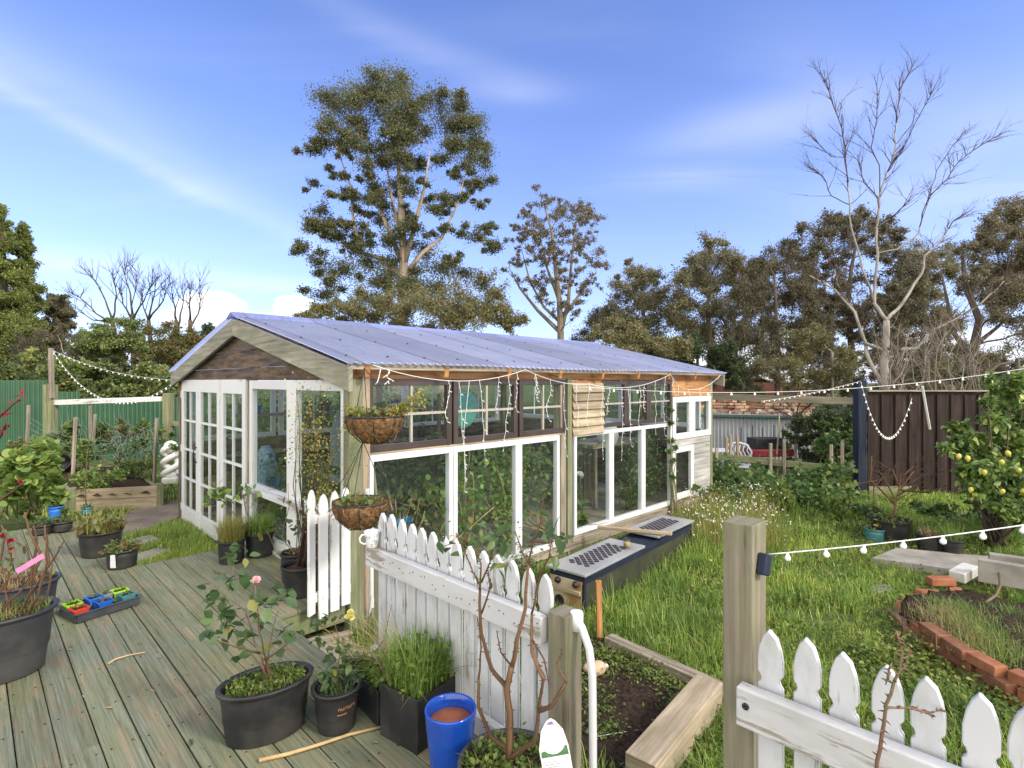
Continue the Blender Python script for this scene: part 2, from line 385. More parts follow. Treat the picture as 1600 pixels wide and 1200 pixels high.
tc = wn('ShaderNodeTexCoord'); sep = wn('ShaderNodeSeparateXYZ'); t.links.new(tc.outputs['Generated'], sep.inputs[0])
zz = wmath('ADD', wmath('MAXIMUM', sep.outputs[2], 0.0), .12)
cmb = wn('ShaderNodeCombineXYZ'); t.links.new(wmath('DIVIDE', sep.outputs[0], zz), cmb.inputs[0]); t.links.new(wmath('DIVIDE', sep.outputs[1], zz), cmb.inputs[1])
def wnoise(vec, scale, rot, loc, sc, det, dist=0):
    mp = wn('ShaderNodeMapping'); t.links.new(vec, mp.inputs[0]); mp.inputs['Scale'].default_value = scale; mp.inputs['Rotation'].default_value = (0, 0, rot); mp.inputs['Location'].default_value = loc
    nz = wn('ShaderNodeTexNoise'); t.links.new(mp.outputs[0], nz.inputs[0]); nz.inputs['Scale'].default_value = sc; nz.inputs['Detail'].default_value = det; nz.inputs['Roughness'].default_value = .55; nz.inputs['Distortion'].default_value = dist
    return nz.outputs['Fac']
def sstep(x, a, b): 
    m = wn('ShaderNodeMapRange', interpolation_type='SMOOTHSTEP'); t.links.new(x, m.inputs[0]); m.inputs[1].default_value = a; m.inputs[2].default_value = b
    return m.outputs[0]
NZ = wnoise(cmb.outputs[0], (.5, 1.5, 1), R(-22), (3.1, 1.7, 0), 1.5, 6, .6)
NC = wnoise(tc.outputs['Generated'], (1, 1, 1.6), 0, (2, 5, 0), 17, 5)
AZ = wmath('ARCTAN2', sep.outputs[0], sep.outputs[1]); EL = wmath('ARCSINE', sep.outputs[2])
def patch(px, py, wx, wy, amp):           # a cloud bank in one direction of the sky, broken up by noise
    c = V(((px-800)/FP, 1, -(py-HY)/FP)).normalized()
    az, el = math.atan2(c.x, c.y), math.asin(c.z)
    a = wmath('DIVIDE', wmath('SUBTRACT', AZ, az), wx/FP)
    e = wmath('DIVIDE', wmath('SUBTRACT', EL, el), wy/FP)
    r2 = wmath('ADD', wmath('MULTIPLY', a, a), wmath('MULTIPLY', e, e))
    n = NC
    f = wmath('SUBTRACT', wmath('ADD', wmath('SUBTRACT', 1.0, r2), wmath('MULTIPLY', n, 1.7)), .85)
    return wmath('MULTIPLY', sstep(f, .05, .55), amp)
def streak(px, py, wx, wy, tilt, amp):
    c = V(((px-800)/FP, 1, -(py-HY)/FP)).normalized()
    az, el = math.atan2(c.x, c.y), math.asin(c.z)
    a0 = wmath('SUBTRACT', AZ, az); e0 = wmath('SUBTRACT', EL, el)
    ct, st = math.cos(tilt), math.sin(tilt)
    a = wmath('DIVIDE', wmath('ADD', wmath('MULTIPLY', a0, ct), wmath('MULTIPLY', e0, st)), wx/FP)
    e = wmath('DIVIDE', wmath('SUBTRACT', wmath('MULTIPLY', e0, ct), wmath('MULTIPLY', a0, st)), wy/FP)
    n = NZ
    e2 = wmath('ADD', e, wmath('MULTIPLY', wmath('SUBTRACT', n, .5), 2.2))
    r2 = wmath('ADD', wmath('MULTIPLY', a, a), wmath('MULTIPLY', e2, e2))
    return wmath('MULTIPLY', wmath('EXPONENT', wmath('MULTIPLY', r2, -1.2)), wmath('MULTIPLY', wmath('ADD', n, .1), amp*.75))
tot = wmath('MULTIPLY', sstep(NZ, .45, .9), .06)
for q in ((150, 215, 300, 13, R(-20), .26), (60, 190, 260, 90, R(-20), .08), (330, 285, 200, 24, R(-22), .16), (1170, 208, 140, 34, R(4), .55), (1560, 230, 170, 80, R(8), .34), (1300, 120, 160, 60, R(-30), .16), (640, 60, 240, 20, R(-12), .16), (150, 412, 150, 16, 0, .35), (800, 140, 90, 20, R(-5), .25), (430, 445, 120, 12, 0, .3), (60, 110, 160, 40, R(-15), .16)):
    tot = wmath('ADD', tot, streak(*q))
for q in ((335, 480, 44, 24, .95), (462, 482, 34, 22, .9), (290, 498, 34, 18, .7), (1170, 560, 120, 40, .7), (1500, 560, 160, 40, .6), (400, 505, 60, 18, .7)):
    tot = wmath('MAXIMUM', tot, patch(*q))
tot = wmath('MINIMUM', tot, 1.0)
hz = wmath('MULTIPLY', wmath('POWER', wmath('SUBTRACT', 1.0, wmath('MAXIMUM', sep.outputs[2], 0.0), clamp=True), 4.0), .55)
def wmix(a, b, f):
    x = wn('ShaderNodeMix', data_type='RGBA')
    t.links.new(a, x.inputs[6]) if hasattr(a, 'is_output') else setattr(x.inputs[6], 'default_value', (*a, 1))
    t.links.new(b, x.inputs[7]) if hasattr(b, 'is_output') else setattr(x.inputs[7], 'default_value', (*b, 1))
    t.links.new(f, x.inputs[0]); return x.outputs[2]
SKY_GAIN = wn('ShaderNodeMix', data_type='RGBA', blend_type='MULTIPLY'); SKY_GAIN.inputs[0].default_value = 1
t.links.new(sky.outputs[0], SKY_GAIN.inputs[6]); SKY_GAIN.inputs[7].default_value = (.90, .95, 1.36, 1)
col = wmix(SKY_GAIN.outputs[2], (4.2, 4.7, 6.9), hz)
col = wmix(col, (6.9, 7.0, 7.4), tot)
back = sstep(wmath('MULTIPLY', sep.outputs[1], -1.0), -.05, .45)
col = wmix(col, (14.0, 13.2, 12.1), wmath('MULTIPLY', back, .95))  # bright white sky behind the camera, added as soft neutral fill light
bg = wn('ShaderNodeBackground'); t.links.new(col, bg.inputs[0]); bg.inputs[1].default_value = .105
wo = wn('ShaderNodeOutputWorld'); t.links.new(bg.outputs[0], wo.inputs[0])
vs = SC.view_settings; vs.view_transform = 'Standard'; vs.look = 'None'; vs.gamma = 1; vs.exposure = .98
wd.cycles.sampling_method = 'MANUAL'; wd.cycles.sample_map_resolution = 256
SC.cycles.max_bounces = 10; SC.cycles.transparent_max_bounces = 32; SC.cycles.transmission_bounces = 6; SC.cycles.diffuse_bounces = 4; SC.cycles.glossy_bounces = 3
SC.cycles.use_denoising = True; SC.cycles.caustics_reflective = False; SC.cycles.caustics_refractive = False

# ---------------------------------------------------------------- ground
def AB(a, b, z=0): return V(((a-b)/1.41421, (a+b)/1.41421, z))
def ground_mat():
    t = NT('ground_cover'); z = t.noise((1, 1, 1), .9, 6, .65, .3, 'Object'); f = t.noise((1, 1, 1), 26, 5, .7, 0, 'Object')
    c = t.ramp(z, [(.3, (.07, .055, .035)), (.45, (.085, .10, .035)), (.62, (.13, .165, .05)), (.8, (.10, .13, .045))])
    c = t.mix(c, t.ramp(f, [(.3, .45), (.7, 1.25)]), 1, 'MULTIPLY')
    return t.finish(c, .95, f, .6, .03, spec=.1)
ys = np.concatenate([np.arange(-8, 16, .2), np.geomspace(16, 600, 40)]); xs = np.concatenate([-np.geomspace(600, 16, 36), np.arange(-15.8, 15.8, .2), np.geomspace(16, 600, 36)])
gv = [(x, y, gz(x, y)) for y in ys for x in xs]; nx = len(xs)
gf = [(j*nx+i, j*nx+i+1, (j+1)*nx+i+1, (j+1)*nx+i) for j in range(len(ys)-1) for i in range(nx-1)]
me = bpy.data.meshes.new('ground'); me.from_pydata(gv, [], gf); me.polygons.foreach_set('use_smooth', [True]*len(gf))
tag(link('ground', me, ground_mat()), kind='structure')

def deck_mat():
    t = NT('weathered_green_deck'); g = t.noise((1.1, 52, 1), 1, 8, .7, .5); fine = t.noise((6, 120, 1), 1, 5, .7, .3)
    big = t.noise((.55, .55, 1), 1.5, 5, .6, .2, 'Object'); med = t.noise((1.6, 5, 1), 1.6, 6, .65, .3)
    gsh = t.noise((1.6, 70, 1), 1, 8, .72, 1.0, 'UV', (4, 9, 0)); tone = t.noise((.9, 2.2, 1), 1.0, 4, .6, .4, 'UV', (17, 3, 0))
    green = t.ramp(gsh, [(.30, (.085, .096, .070)), (.5, (.160, .182, .138)), (.72, (.265, .295, .235))])
    olive = t.ramp(gsh, [(.28, (.070, .072, .030)), (.5, (.145, .152, .070)), (.75, (.235, .238, .125))])
    bare = t.ramp(g, [(.28, (.07, .055, .035)), (.5, (.19, .16, .105)), (.72, (.34, .275, .17))])
    c = t.mix(green, olive, t.ramp(t.mix(big, tone, .45), [(.40, .10), (.62, .88)]))
    f = t.mix(g, med, .6); m = t.ramp(f, [(.485, 0), (.60, .85)])
    c = t.mix(c, bare, m)
    c = t.mix(c, t.ramp(t.island(), [(0, .82), (1, 1.12)]), 1, 'MULTIPLY')
    crack = t.ramp(g, [(.30, .22), (.40, 1)]); c = t.mix(c, crack, .9, 'MULTIPLY')
    crk2 = t.ramp(fine, [(.28, .55), (.42, 1)]); c = t.mix(c, crk2, .8, 'MULTIPLY')
    k = t.ramp(t.noise((3.2, 9, 1), 1.0, 3, .6, .3, 'UV', (31, 5, 0)), [(.70, 1), (.76, .22)]); c = t.mix(c, k, .9, 'MULTIPLY')
    return t.finish(c, .85, t.mix(g, fine, .4), .8, .005, spec=.18)
mb = MB(); pw = .142
EDGE_A, EDGE_B, NOTCH_B, WALL_A = 1.57, 5.92, 3.93, 2.115
def plank(a0, a1, b0, b1, z=0.0, th=.03):
    cuts = [b0]; 
    while cuts[-1] < b1-7: cuts.append(cuts[-1]+U(4.5, 6.5))
    cuts.append(b1)
    for q0, q1 in zip(cuts, cuts[1:]):
        c = AB((a0+a1)/2, (q0+q1)/2, z-th/2+U(-.002, .002))
        mb.box(c, (q1-q0-.001, a1-a0-U(.003, .008), th), Mx.Rotation(R(135)+U(-.001, .001), 3, 'Z')@Mx.Rotation(U(-.008, .008), 3, 'X'))
k = 0; a = EDGE_A-pw
while a > -4.2:
    top = EDGE_B if a > .95 else 8.3
    plank(a, a+pw, -2.6, top+U(-.01, .01)); a -= pw
a = EDGE_A
while a < WALL_A-.02:
    plank(a, min(a+pw, WALL_A), NOTCH_B, EDGE_B+U(-.01, .01)); a += pw
tag(mb.build('deck', deck_mat(), bevel=.0025), kind='structure')
mb = MB(); a = EDGE_A-pw
while a > -3.2:
    bb_ = -.1
    while bb_ < (EDGE_B if a > .95 else 8.2):
        for q in (.028, pw-.030): mb.lathe([(.0045, .0), (.0045, .0012), (0, .0008)], 7, AB(a+q+U(-.006, .006), bb_+U(-.012, .012), .0022))
        bb_ += .45
    a -= pw
tag(mb.build('deck_screws', M_['iron']), kind='structure')
mb = MB()     # rim boards and joists under the planks
def rim(p, q, z0=-.2, z1=-.034, w=.04): mb.bar(AB(*p, (z0+z1)/2), AB(*q, (z0+z1)/2), w, z1-z0)
rim((EDGE_A-.03, -2.5), (EDGE_A-.03, NOTCH_B-.05)); rim((EDGE_A-.03, NOTCH_B+.03), (WALL_A-.02, NOTCH_B+.03)); rim((1.02, EDGE_B-.04), (WALL_A-.05, EDGE_B-.04)); rim((.93, EDGE_B), (.93, 8.25)); rim((-4, 8.25), (.9, 8.25))
tag(mb.build('deck_frame', M_['gtm']), kind='structure')
# stepping stones, concrete path and soil, each a sheet or slab on the ground
def slab(name, pix, th, mat, dz=.02, kind='structure', bevel=.008, ground=True, pts=None):
    P = pts or [WG(*p) for p in pix]; zt = max(gz(p.x, p.y) for p in P)+dz
    mb = MB(); n = len(P); b = 0
    mb.v = [V((p.x, p.y, zt)) for p in P]+[V((p.x, p.y, zt-th)) for p in P]
    ar = sum(P[i].x*P[(i+1) % n].y-P[(i+1) % n].x*P[i].y for i in range(n))
    o = list(range(n)) if ar > 0 else list(range(n))[::-1]
    mb._face(o, [(P[i].x, P[i].y) for i in o]); mb._face([i+n for i in o][::-1], [(0, 0)]*n)
    for q in range(n):
        i, j = o[q], o[(q+1) % n]; mb._face([i, i+n, j+n, j], [(0, 0), (0, th), (.3, th), (.3, 0)])
    ob = mb.build(name, mat, bevel=bevel); 
    if kind: tag(ob, kind=kind)
    return ob, zt
M_['conc'] = plain('weathered_concrete', (.20, .19, .16), (.34, .32, .28), 3, .9, .3, spec=.2, det=9)
M_['concpale'] = plain('pale_concrete', (.52, .51, .46), (.62, .61, .56), 9, .9, .3, spec=.2)
M_['clay'] = plain('trodden_clay', (.17, .135, .10), (.30, .25, .19), 2.2, .95, .6, spec=.1, det=9, bd=.02)
slab('stepping_stone', [(198, 846), (236, 838), (252, 845), (212, 858)], .08, M_['conc'])
slab('stepping_stone', [(196, 872), (246, 858), (272, 862), (215, 884)], .08, M_['conc'])
slab('path', [(176, 822), (206, 800), (288, 784), (300, 800), (268, 818), (196, 842)], .05, M_['clay'], .012)
slab('concrete_path', [(1362, 884), (1400, 862), (1640, 890), (1640, 935), (1500, 905)], .11, M_['conc'], .05)
slab('concrete_path', [(1345, 918), (1395, 914), (1400, 925), (1350, 930)], .06, M_['conc'], .02)
def soil_patch(name, poly, mat, h=.03, step=.04, amp=.03, kind='structure', base=None, crown=0):
    xs_ = [p[0] for p in poly]; ys_ = [p[1] for p in poly]; X = np.arange(min(xs_), max(xs_)+step, step); Y = np.arange(min(ys_), max(ys_)+step, step)
    P = np.array([(x, y) for y in Y for x in X]); ins = inpoly(P, poly); nx = len(X); vs_ = []
    cx, cy = sum(xs_)/len(xs_), sum(ys_)/len(ys_); rr = max(max(xs_)-min(xs_), max(ys_)-min(ys_))/2
    for (x, y), k in zip(P, ins):
        n = math.sin(x*7.1+y*3)*math.sin(y*8.3-x*2)*.5+math.sin(x*19+1.3*y)*math.sin(y*23)*.3+random.uniform(-.3, .3)
        g0 = gz(x, y) if base is None else base
        d = math.hypot(x-cx, y-cy)/rr
        vs_.append((x, y, g0+(h+amp*n+crown*max(0, 1-d*d) if k else -.05)))
    fs = [(j*nx+i, j*nx+i+1, (j+1)*nx+i+1, (j+1)*nx+i) for j in range(len(Y)-1) for i in range(nx-1) if ins[j*nx+i] or ins[j*nx+i+1] or ins[(j+1)*nx+i] or ins[(j+1)*nx+i+1]]
    me = bpy.data.meshes.new(name); me.from_pydata(vs_, [], fs); me.polygons.foreach_set('use_smooth', [True]*len(fs))
    o = link(name, me, mat); return tag(o, kind=kind) if kind else o
bed = [WG(*p) for p in ((900, 1010), (948, 1004), (1128, 1082), (1128, 1100), (1000, 1215), (890, 1215))]
BED = [(p.x, p.y) for p in bed]+[tuple(AB(1.72, .95).xy), tuple(AB(1.80, 1.6).xy)]
M_['darksoil'] = plain('dark_garden_soil', (.018, .012, .009), (.060, .042, .028), 34, .95, .9, spec=.1, bd=.015, det=8)
soil_patch('soil_bed', BED, M_['darksoil'], .045, .03, .02)

# ---------------------------------------------------------------- greenhouse
GO = V((-1.27, 4.29, 0)); S2 = 1.41421
def xl(px): r = (px-800)/FP; return (r*GO.y-GO.x)/(1-r)*S2
def zl(px, py): return CZ-(py-HY)*(GO.y+xl(px)/S2)/FP
def yg(px): r = (px-800)/FP; return -(-GO.x+GO.y*r)/(1+r)*S2
def zg(px, py): return CZ-(py-HY)*(GO.y+yg(px)/S2)/FP
GL_, GW_ = 6.35, 4.82
gh = empty('greenhouse', GO, R(45), 'long glazed garden greenhouse of reused windows and doors under a pale blue corrugated roof', 'greenhouse')
def wbox(mb, wall, s0, s1, o0, o1, z0, z1):
    s, o, z = (s0+s1)/2, (o0+o1)/2, (z0+z1)/2; ds, do, dz = abs(s1-s0), abs(o1-o0), abs(z1-z0)
    if wall == 'L': return mb.box((s, -o, z), (ds, do, dz))
    if wall == 'G': return mb.box((-o, s, z), (do, ds, dz))
    if wall == 'B': return mb.box((s, GW_+o, z), (ds, do, dz))
    return mb.box((GL_+o, s, z), (do, ds, dz))
def window(wall, s0, s1, z0, z1, fw, mat, nx=1, nz=1, bar=.02, o0=-.02, o1=.035, barmat=None, name='window', zs=None, label=None, bot=None, top=None):
    bot = bot or fw; top = top or fw
    f = MB(); wbox(f, wall, s0, s0+fw, o0, o1, z0, z1); wbox(f, wall, s1-fw, s1, o0, o1, z0, z1)
    wbox(f, wall, s0+fw, s1-fw, o0, o1-.002, z0, z0+bot); wbox(f, wall, s0+fw, s1-fw, o0, o1-.002, z1-top, z1)
    fr = f.build(name, mat, gh, bevel=.003)
    if label: fr['label'] = label
    i0, i1, j0, j1 = s0+fw, s1-fw, z0+bot, z1-top; om = (o0+o1)/2
    if nx > 1 or nz > 1:
        b = MB()
        for k in range(1, nx): s = i0+(i1-i0)*k/nx; wbox(b, wall, s-bar/2, s+bar/2, om-.010, om+.014, j0, j1)
        for k in range(1, nz): z = j0+(j1-j0)*k/nz if zs is None else zs[k-1]; wbox(b, wall, i0, i1, om-.009, om+.0125, z-bar/2, z+bar/2)
        b.build('glazing_bars', barmat or mat, fr)
    p = MB(); wbox(p, wall, i0, i1, om-.0025, om+.0025, j0, j1); p.build('pane', M_['glass'], fr)
    return fr
# posts
def post(wall, s0, s1, o0, o1, z0, z1, mat='gtm'):
    mb = MB(); wbox(mb, wall, s0, s1, o0, o1, z0, z1); return mb.build('post', M_[mat], gh, bevel=.004)
M_['tanpost'] = wood('tan_post_timber', (.33, .26, .17), (.46, .38, .26), (.17, .13, .08), (.17, .20, .075), .30, .1)  # natural tan timber for the right face of the corner post
M_['greenpost'] = wood('algae_post_timber', (.19, .19, .115), (.30, .295, .20), (.10, .095, .06), (.13, .17, .07), .46, .1)
post('L', .075, .145, -.06, .045, -.42, 1.72, 'tanpost'); post('L', -.035, .075, -.06, .045, -.42, 1.70, 'greenpost')
xm = xl(883)
post('L', xm-.10, xm-.002, -.09, .018, -.30, 1.71, 'gt'); post('L', xm+.002, xm+.075, -.09, .042, -.28, 1.71, 'greenpost')
post('L', GL_-.07, GL_, -.09, .02, -.3, 1.71); post('B', 0, .1, -.1, 0, -.3, 1.70); post('B', GL_-.1, GL_, -.1, 0, -.3, 1.7); post('B', 3.1, 3.2, -.1, 0, -.3, 1.7)
# long wall, first bay
zrow = 1.105
for p0, p1 in ((571, 703), (706, 806), (809, 887)):
    window('L', xl(p0), min(xl(p1), xm-.012), zrow, 1.70, .055, M_['bronze'], 2, 2, .022, -.02, .03, M_['mull'], label='dark bronze framed window with a cross of pale glazing bars')
zb, zt = -.145, 1.085
for p0, p1, w in ((571, 704, .05), (704.5, 806, .045), (806.5, 870, .045)):
    window('L', xl(p0)+.001, xl(p1), zb, zt, w, M_['alu'], o0=-.015, o1=.045, bot=.06, top=.055, label='tall white framed glass panel')
# second bay
mb = MB(); l0, l1 = xl(891), xl(938)
window_x = [(939, 976.5), (977, 1011), (1011.5, 1047)]
for i in range(6):
    z = 1.115+i*.098; mb.box(((l0+l1)/2, -.045, z), (l1-l0+.02, .014, .112), Mx.Rotation(R(-17), 3, 'X'))
wl = mb.build('louvre_boards', M_['pine'], gh, bevel=.003)
mb = MB(); mb.box(((l0+l1)/2, -.015, 1.38), (l1-l0, .02, .62)); mb.build('backing_board', M_['orange'], gh)
for p0, p1 in window_x: window('L', xl(p0), xl(p1), 1.115, 1.69, .05, M_['bronze'], 1, 2, .02, -.02, .03, M_['mull'])
for p0, p1 in ((893, 951), (951.5, 1001), (1001.5, 1046)):
    window('L', max(xl(p0), xm+.08), xl(p1), -.085, 1.085, .045, M_['alu'], o0=-.015, o1=.045, bot=.06)
# third bay
def boards(wall, s0, s1, z0, z1, n, mat, o0=-.01, o1=.012, name='boards'):
    mb = MB(); h = (z1-z0)/n
    for i in range(n): wbox(mb, wall, s0, s1, o0, o1+U(-.002, .002), z0+i*h+.0015, z0+(i+1)*h-.0015)
    return mb.build(name, M_[mat], gh, bevel=.002)
x3 = xl(1048.5)
boards('L', x3, GL_-.072, 1.462, 1.70, 2, 'orange', name='cladding')
for p0, p1 in ((1049, 1079), (1079.5, 1111)): window('L', xl(p0), min(xl(p1), GL_-.075), .83, 1.455, .085, M_['white'], o0=-.02, o1=.03)
boards('L', x3, GL_-.072, .725, .825, 1, 'silver', name='cladding')
window('L', xl(1049), xl(1081.5), -.05, .72, .085, M_['white'], o0=-.02, o1=.03)
boards('L', xl(1082), GL_-.072, -.13, .72, 5, 'silver', name='cladding')
mb = MB(); wbox(mb, 'L', .15, GL_-.07, -.06, .05, -.235, -.15); mb.build('sill_timber', M_['gt'], gh, bevel=.004)
mb = MB(); wbox(mb, 'L', .15, GL_-.07, -.05, .02, -.50, -.24); mb.build('base_board', M_['gtm'], gh, bevel=.004)
mb = MB(); wbox(mb, 'L', xm+.08, GL_-.07, -.055, .048, -.148, -.09); mb.build('sill_timber', M_['gt'], gh, bevel=.004)
mb = MB(); wbox(mb, 'L', .08, xm-.11, -.03, .03, zt+.002, zrow-.002); mb.build('batten', M_['pine'], gh)
mb = MB(); wbox(mb, 'L', 0, GL_, -.09, -.005, 1.702, 1.79); mb.build('top_plate', M_['orange'], gh)
mb = MB(); wbox(mb, 'B', 0, GL_, -.09, -.005, 1.702, 1.79); mb.build('top_plate', M_['orange'], gh)
# gable end with doors
dz0, dz1 = -.245, 1.70
def door(p0, p1, handle=0):
    y1, y0 = yg(p0), yg(p1); st = .10
    f = MB(); wbox(f, 'G', y0+.002, y0+st, -.02, .02, dz0, dz1); wbox(f, 'G', y1-st, y1-.002, -.02, .02, dz0, dz1)
    wbox(f, 'G', y0+st, y1-st, -.02, .018, dz1-.16, dz1); wbox(f, 'G', y0+st, y1-st, -.02, .018, dz0, dz0+.20)
    d = f.build('door', M_['white'], gh, bevel=.003)
    b = MB(); ym = (y0+y1)/2; wbox(b, 'G', ym-.014, ym+.014, -.012, .014, dz0+.20, dz1-.16)
    zs = [dz0+.20+(dz1-.36-dz0)*k/4 for k in (1, 2, 3)]
    for z in zs: wbox(b, 'G', y0+st, y1-st, -.011, .0125, z-.014, z+.014)
    b.build('glazing_bars', M_['white'], d)
    p = MB(); wbox(p, 'G', y0+st, y1-st, -.0025, .0025, dz0+.20, dz1-.16); p.build('pane', M_['glass'], d)
    if handle:
        h = MB(); yy = y0+.05 if handle > 0 else y1-.05
        h.tube([(-.02, yy, .62), (-.055, yy, .64), (-.06, yy, .72), (-.055, yy, .80), (-.02, yy, .82)], .008, 8); h.build('handle', M_['iron'], d)
    for z in (dz0+.18, .75, dz1-.2): hm = MB(); wbox(hm, 'G', y1-.035, y1+.02, .02, .026, z-.05, z+.05); hm.build('hinge', M_['white'], d)
    return d
door(286, 312, 1); door(312, 345.5); door(346.5, 386)
post('G', yg(394)+.002, yg(386)-.004, -.06, .0, -.28, 1.70, 'gt'); post('G', yg(285.5)+.002, GW_+.03, -.06, .03, -.28, 1.72, 'brown')
yw1, yw0 = yg(394), yg(546); ym1, ym0 = yg(452.5), yg(467); led = .575
gw = MB()
for a0, a1 in ((yw1-.07, yw1), (ym0, ym1), (yw0, yw0+.09)): wbox(gw, 'G', a0, a1, -.03, .03, .03, 1.69)
for a0, a1 in ((ym1, yw1-.07), (yw0+.09, ym0)):
    wbox(gw, 'G', a0, a1, -.03, .028, 1.60, 1.69); wbox(gw, 'G', a0, a1, -.03, .028, .03, .13)
gwf = gw.build('window', M_['white'], gh, bevel=.004); gwf['label'] = 'large white gable window with a deep sill ledge'
sl = MB(); wbox(sl, 'G', yw0+.0, yw1+.05, .031, .10, led-.035, led+.02); sl.build('sill', M_['flaky'], gwf, bevel=.005)
for a0, a1 in ((ym1, yw1-.07), (yw0+.09, ym0)):
    for z0, z1 in ((led+.03, 1.60), (.13, led-.04)):
        p = MB(); wbox(p, 'G', a0, a1, -.0025, .0025, z0, z1); p.build('pane', M_['glass'], gwf)
    r = MB(); wbox(r, 'G', a0, a1, -.03, .027, led-.04, led+.03); r.build('rail', M_['white'], gwf)
mb = MB(); wbox(mb, 'G', yw0, yw1, -.02, .045, -.02, .03); mb.build('bottom_board', M_['flaky'], gh, bevel=.003)
EZ, RZ, EO = 1.815, 2.395, .15
def roofz(y): k = 1-abs(y-GW_/2)/(GW_/2+EO); return EZ+(RZ-EZ)*k
def gable_boards(x0, x1, mat, n=4):
    mb = MB(); z0 = 1.705; edges = [1.705, 1.83, 2.02, 2.19, 2.40]
    for e0, e1 in zip(edges, edges[1:]):
        def half(z): return max(0, (roofz(GW_/2)-.03-z)/(RZ-EZ)*(GW_/2+EO))
        h0, h1 = min(GW_/2, half(e0)), min(GW_/2, half(e1-.003))
        if h0 < .02: continue
        poly = [(GW_/2-h0, e0), (GW_/2+h0, e0), (GW_/2+h1, e1-.0045), (GW_/2-h1, e1-.0045)]
        mb.prism(poly, 0, x1-x0+U(-.004, .004), Mx.Translation((x1, 0, 0))@Mx(((0, -1, 0, 0), (1, 0, 0, 0), (0, 0, 1, 0), (0, 0, 0, 1))))
    return mb.build('gable_boards', M_[mat], gh)
gable_boards(-.01, .015, 'brown'); gable_boards(GL_-.02, GL_, 'brown')
mb = MB(); wbox(mb, 'G', yg(394), GW_, -.02, .012, 1.70, 1.704); mb.build('head_board', M_['gt'], gh)
for sgn in (0, 1):
    mb = MB(); ya, yb = (-EO, GW_/2) if sgn == 0 else (GW_+EO, GW_/2)
    za, zb_ = EZ-.03, RZ-.03; h = .185
    poly = [(ya, za), (yb, zb_), (yb, zb_-h), (ya, za-h)]
    for x0, nm in ((-.10, 'barge_board'), (GL_+.12, 'barge_board')):
        mb = MB(); mb.prism(poly, 0, .035, Mx.Translation((x0+.035, 0, 0))@Mx(((0, -1, 0, 0), (1, 0, 0, 0), (0, 0, 1, 0), (0, 0, 0, 1)))); mb.build(nm, M_['barge'], gh, bevel=.003)
def roof_mat():
    t = NT('pale_corrugated_sheet'); z = t.noise((1, 1, 1), 1.2, 6, .6, 0, 'Object'); f = t.noise((14, 2, 2), 1, 6, .7, 0, 'Object')
    c = t.ramp(z, [(.3, (.52, .58, .86)), (.7, (.63, .69, .93))])
    c = t.mix(c, (.30, .28, .26), t.ramp(f, [(.52, 0), (.80, .5)]))
    sx_ = t.n('ShaderNodeSeparateXYZ'); t.l(t.coord('Object'), sx_.inputs[0]); dv = t.n('ShaderNodeMath', operation='DIVIDE'); t.l(sx_.outputs[0], dv.inputs[0]); dv.inputs[1].default_value = .762
    fl_ = t.n('ShaderNodeMath', operation='FLOOR'); t.l(dv.outputs[0], fl_.inputs[0]); wn_ = t.n('ShaderNodeTexWhiteNoise', noise_dimensions='1D'); t.l(fl_.outputs[0], wn_.inputs['W'])
    c = t.mix(c, t.ramp(wn_.outputs['Value'], [(0, .86), (1, 1.08)]), 1, 'MULTIPLY')
    fr_ = t.n('ShaderNodeMath', operation='FRACT'); t.l(dv.outputs[0], fr_.inputs[0]); c = t.mix(c, t.ramp(fr_.outputs[0], [(.0, .62), (.03, 1), (1, 1)]), .8, 'MULTIPLY')
    return t.finish(c, t.ramp(f, [(.4, .30), (.8, .6)]), transl=.70, spec=.6)
rm = roof_mat(); x0, x1 = -.12, GL_+.17; pitch = .0762; nxs = int((x1-x0)/pitch*8)
for sgn in (0, 1):
    ya, yb = (-EO-.03, GW_/2) if sgn == 0 else (GW_+EO+.03, GW_/2)
    vs_, fs = [], []; X = np.linspace(x0, x1, nxs)
    rows = [0, .18, .36, .55, .75, 1]
    for k in rows:
        y = ya+(yb-ya)*k
        for x in X: vs_.append((x, y, roofz(y)+.012+.011*math.sin(2*PI*x/pitch)+.006*math.sin(x*1.7+k*4)))
    for j in range(len(rows)-1):
        for i in range(nxs-1): fs.append((j*nxs+i, j*nxs+i+1, (j+1)*nxs+i+1, (j+1)*nxs+i) if sgn == 0 else (j*nxs+i, (j+1)*nxs+i, (j+1)*nxs+i+1, j*nxs+i+1))
    me = bpy.data.meshes.new('roof'); me.from_pydata(vs_, [], fs); me.polygons.foreach_set('use_smooth', [True]*len(fs))
    r = link('roof', me, rm, gh); 
    if sgn == 0:
        sc = MB()
        for k in (.1, .42, .74):
            y = ya+(yb-ya)*k
            for x in np.arange(x0+.1+pitch*.25, x1, pitch*5): sc.lathe([(.011, 0), (.010, .004), (.005, .008), (0, .009)], 8, (x, y, roofz(y)+.022))
        sc.build('roof_screws', M_['iron'], r)
cap = MB(); cap.prism([(-.13, -.03), (0, .028), (.13, -.03), (.13, -.024), (0, .036), (-.13, -.024)], -(x1-x0)/2, (x1-x0)/2, Mx.Translation(((x0+x1)/2, GW_/2, RZ+.01))@Mx.Rotation(PI/2, 4, 'Z'))
cap.build('ridge_cap', rm, gh)
for i in range(9):                         # rafters with tails under the eave
    x = .06+i*(GL_-.12)/8; mb = MB()
    for s in (0, 1):
        a_, b_ = (-EO, GW_/2) if s == 0 else (GW_+EO, GW_/2)
        mb.bar((x, a_, EZ-.055), (x, b_, RZ-.055), .045, .09)
    mb.build('rafter', M_['orange'], gh)
mb = MB(); mb.box((GL_/2+.02, -EO+.012, EZ-.018), (GL_+.25, .02, .05)); mb.build('eave_batten', M_['gt'], gh, bevel=.003)
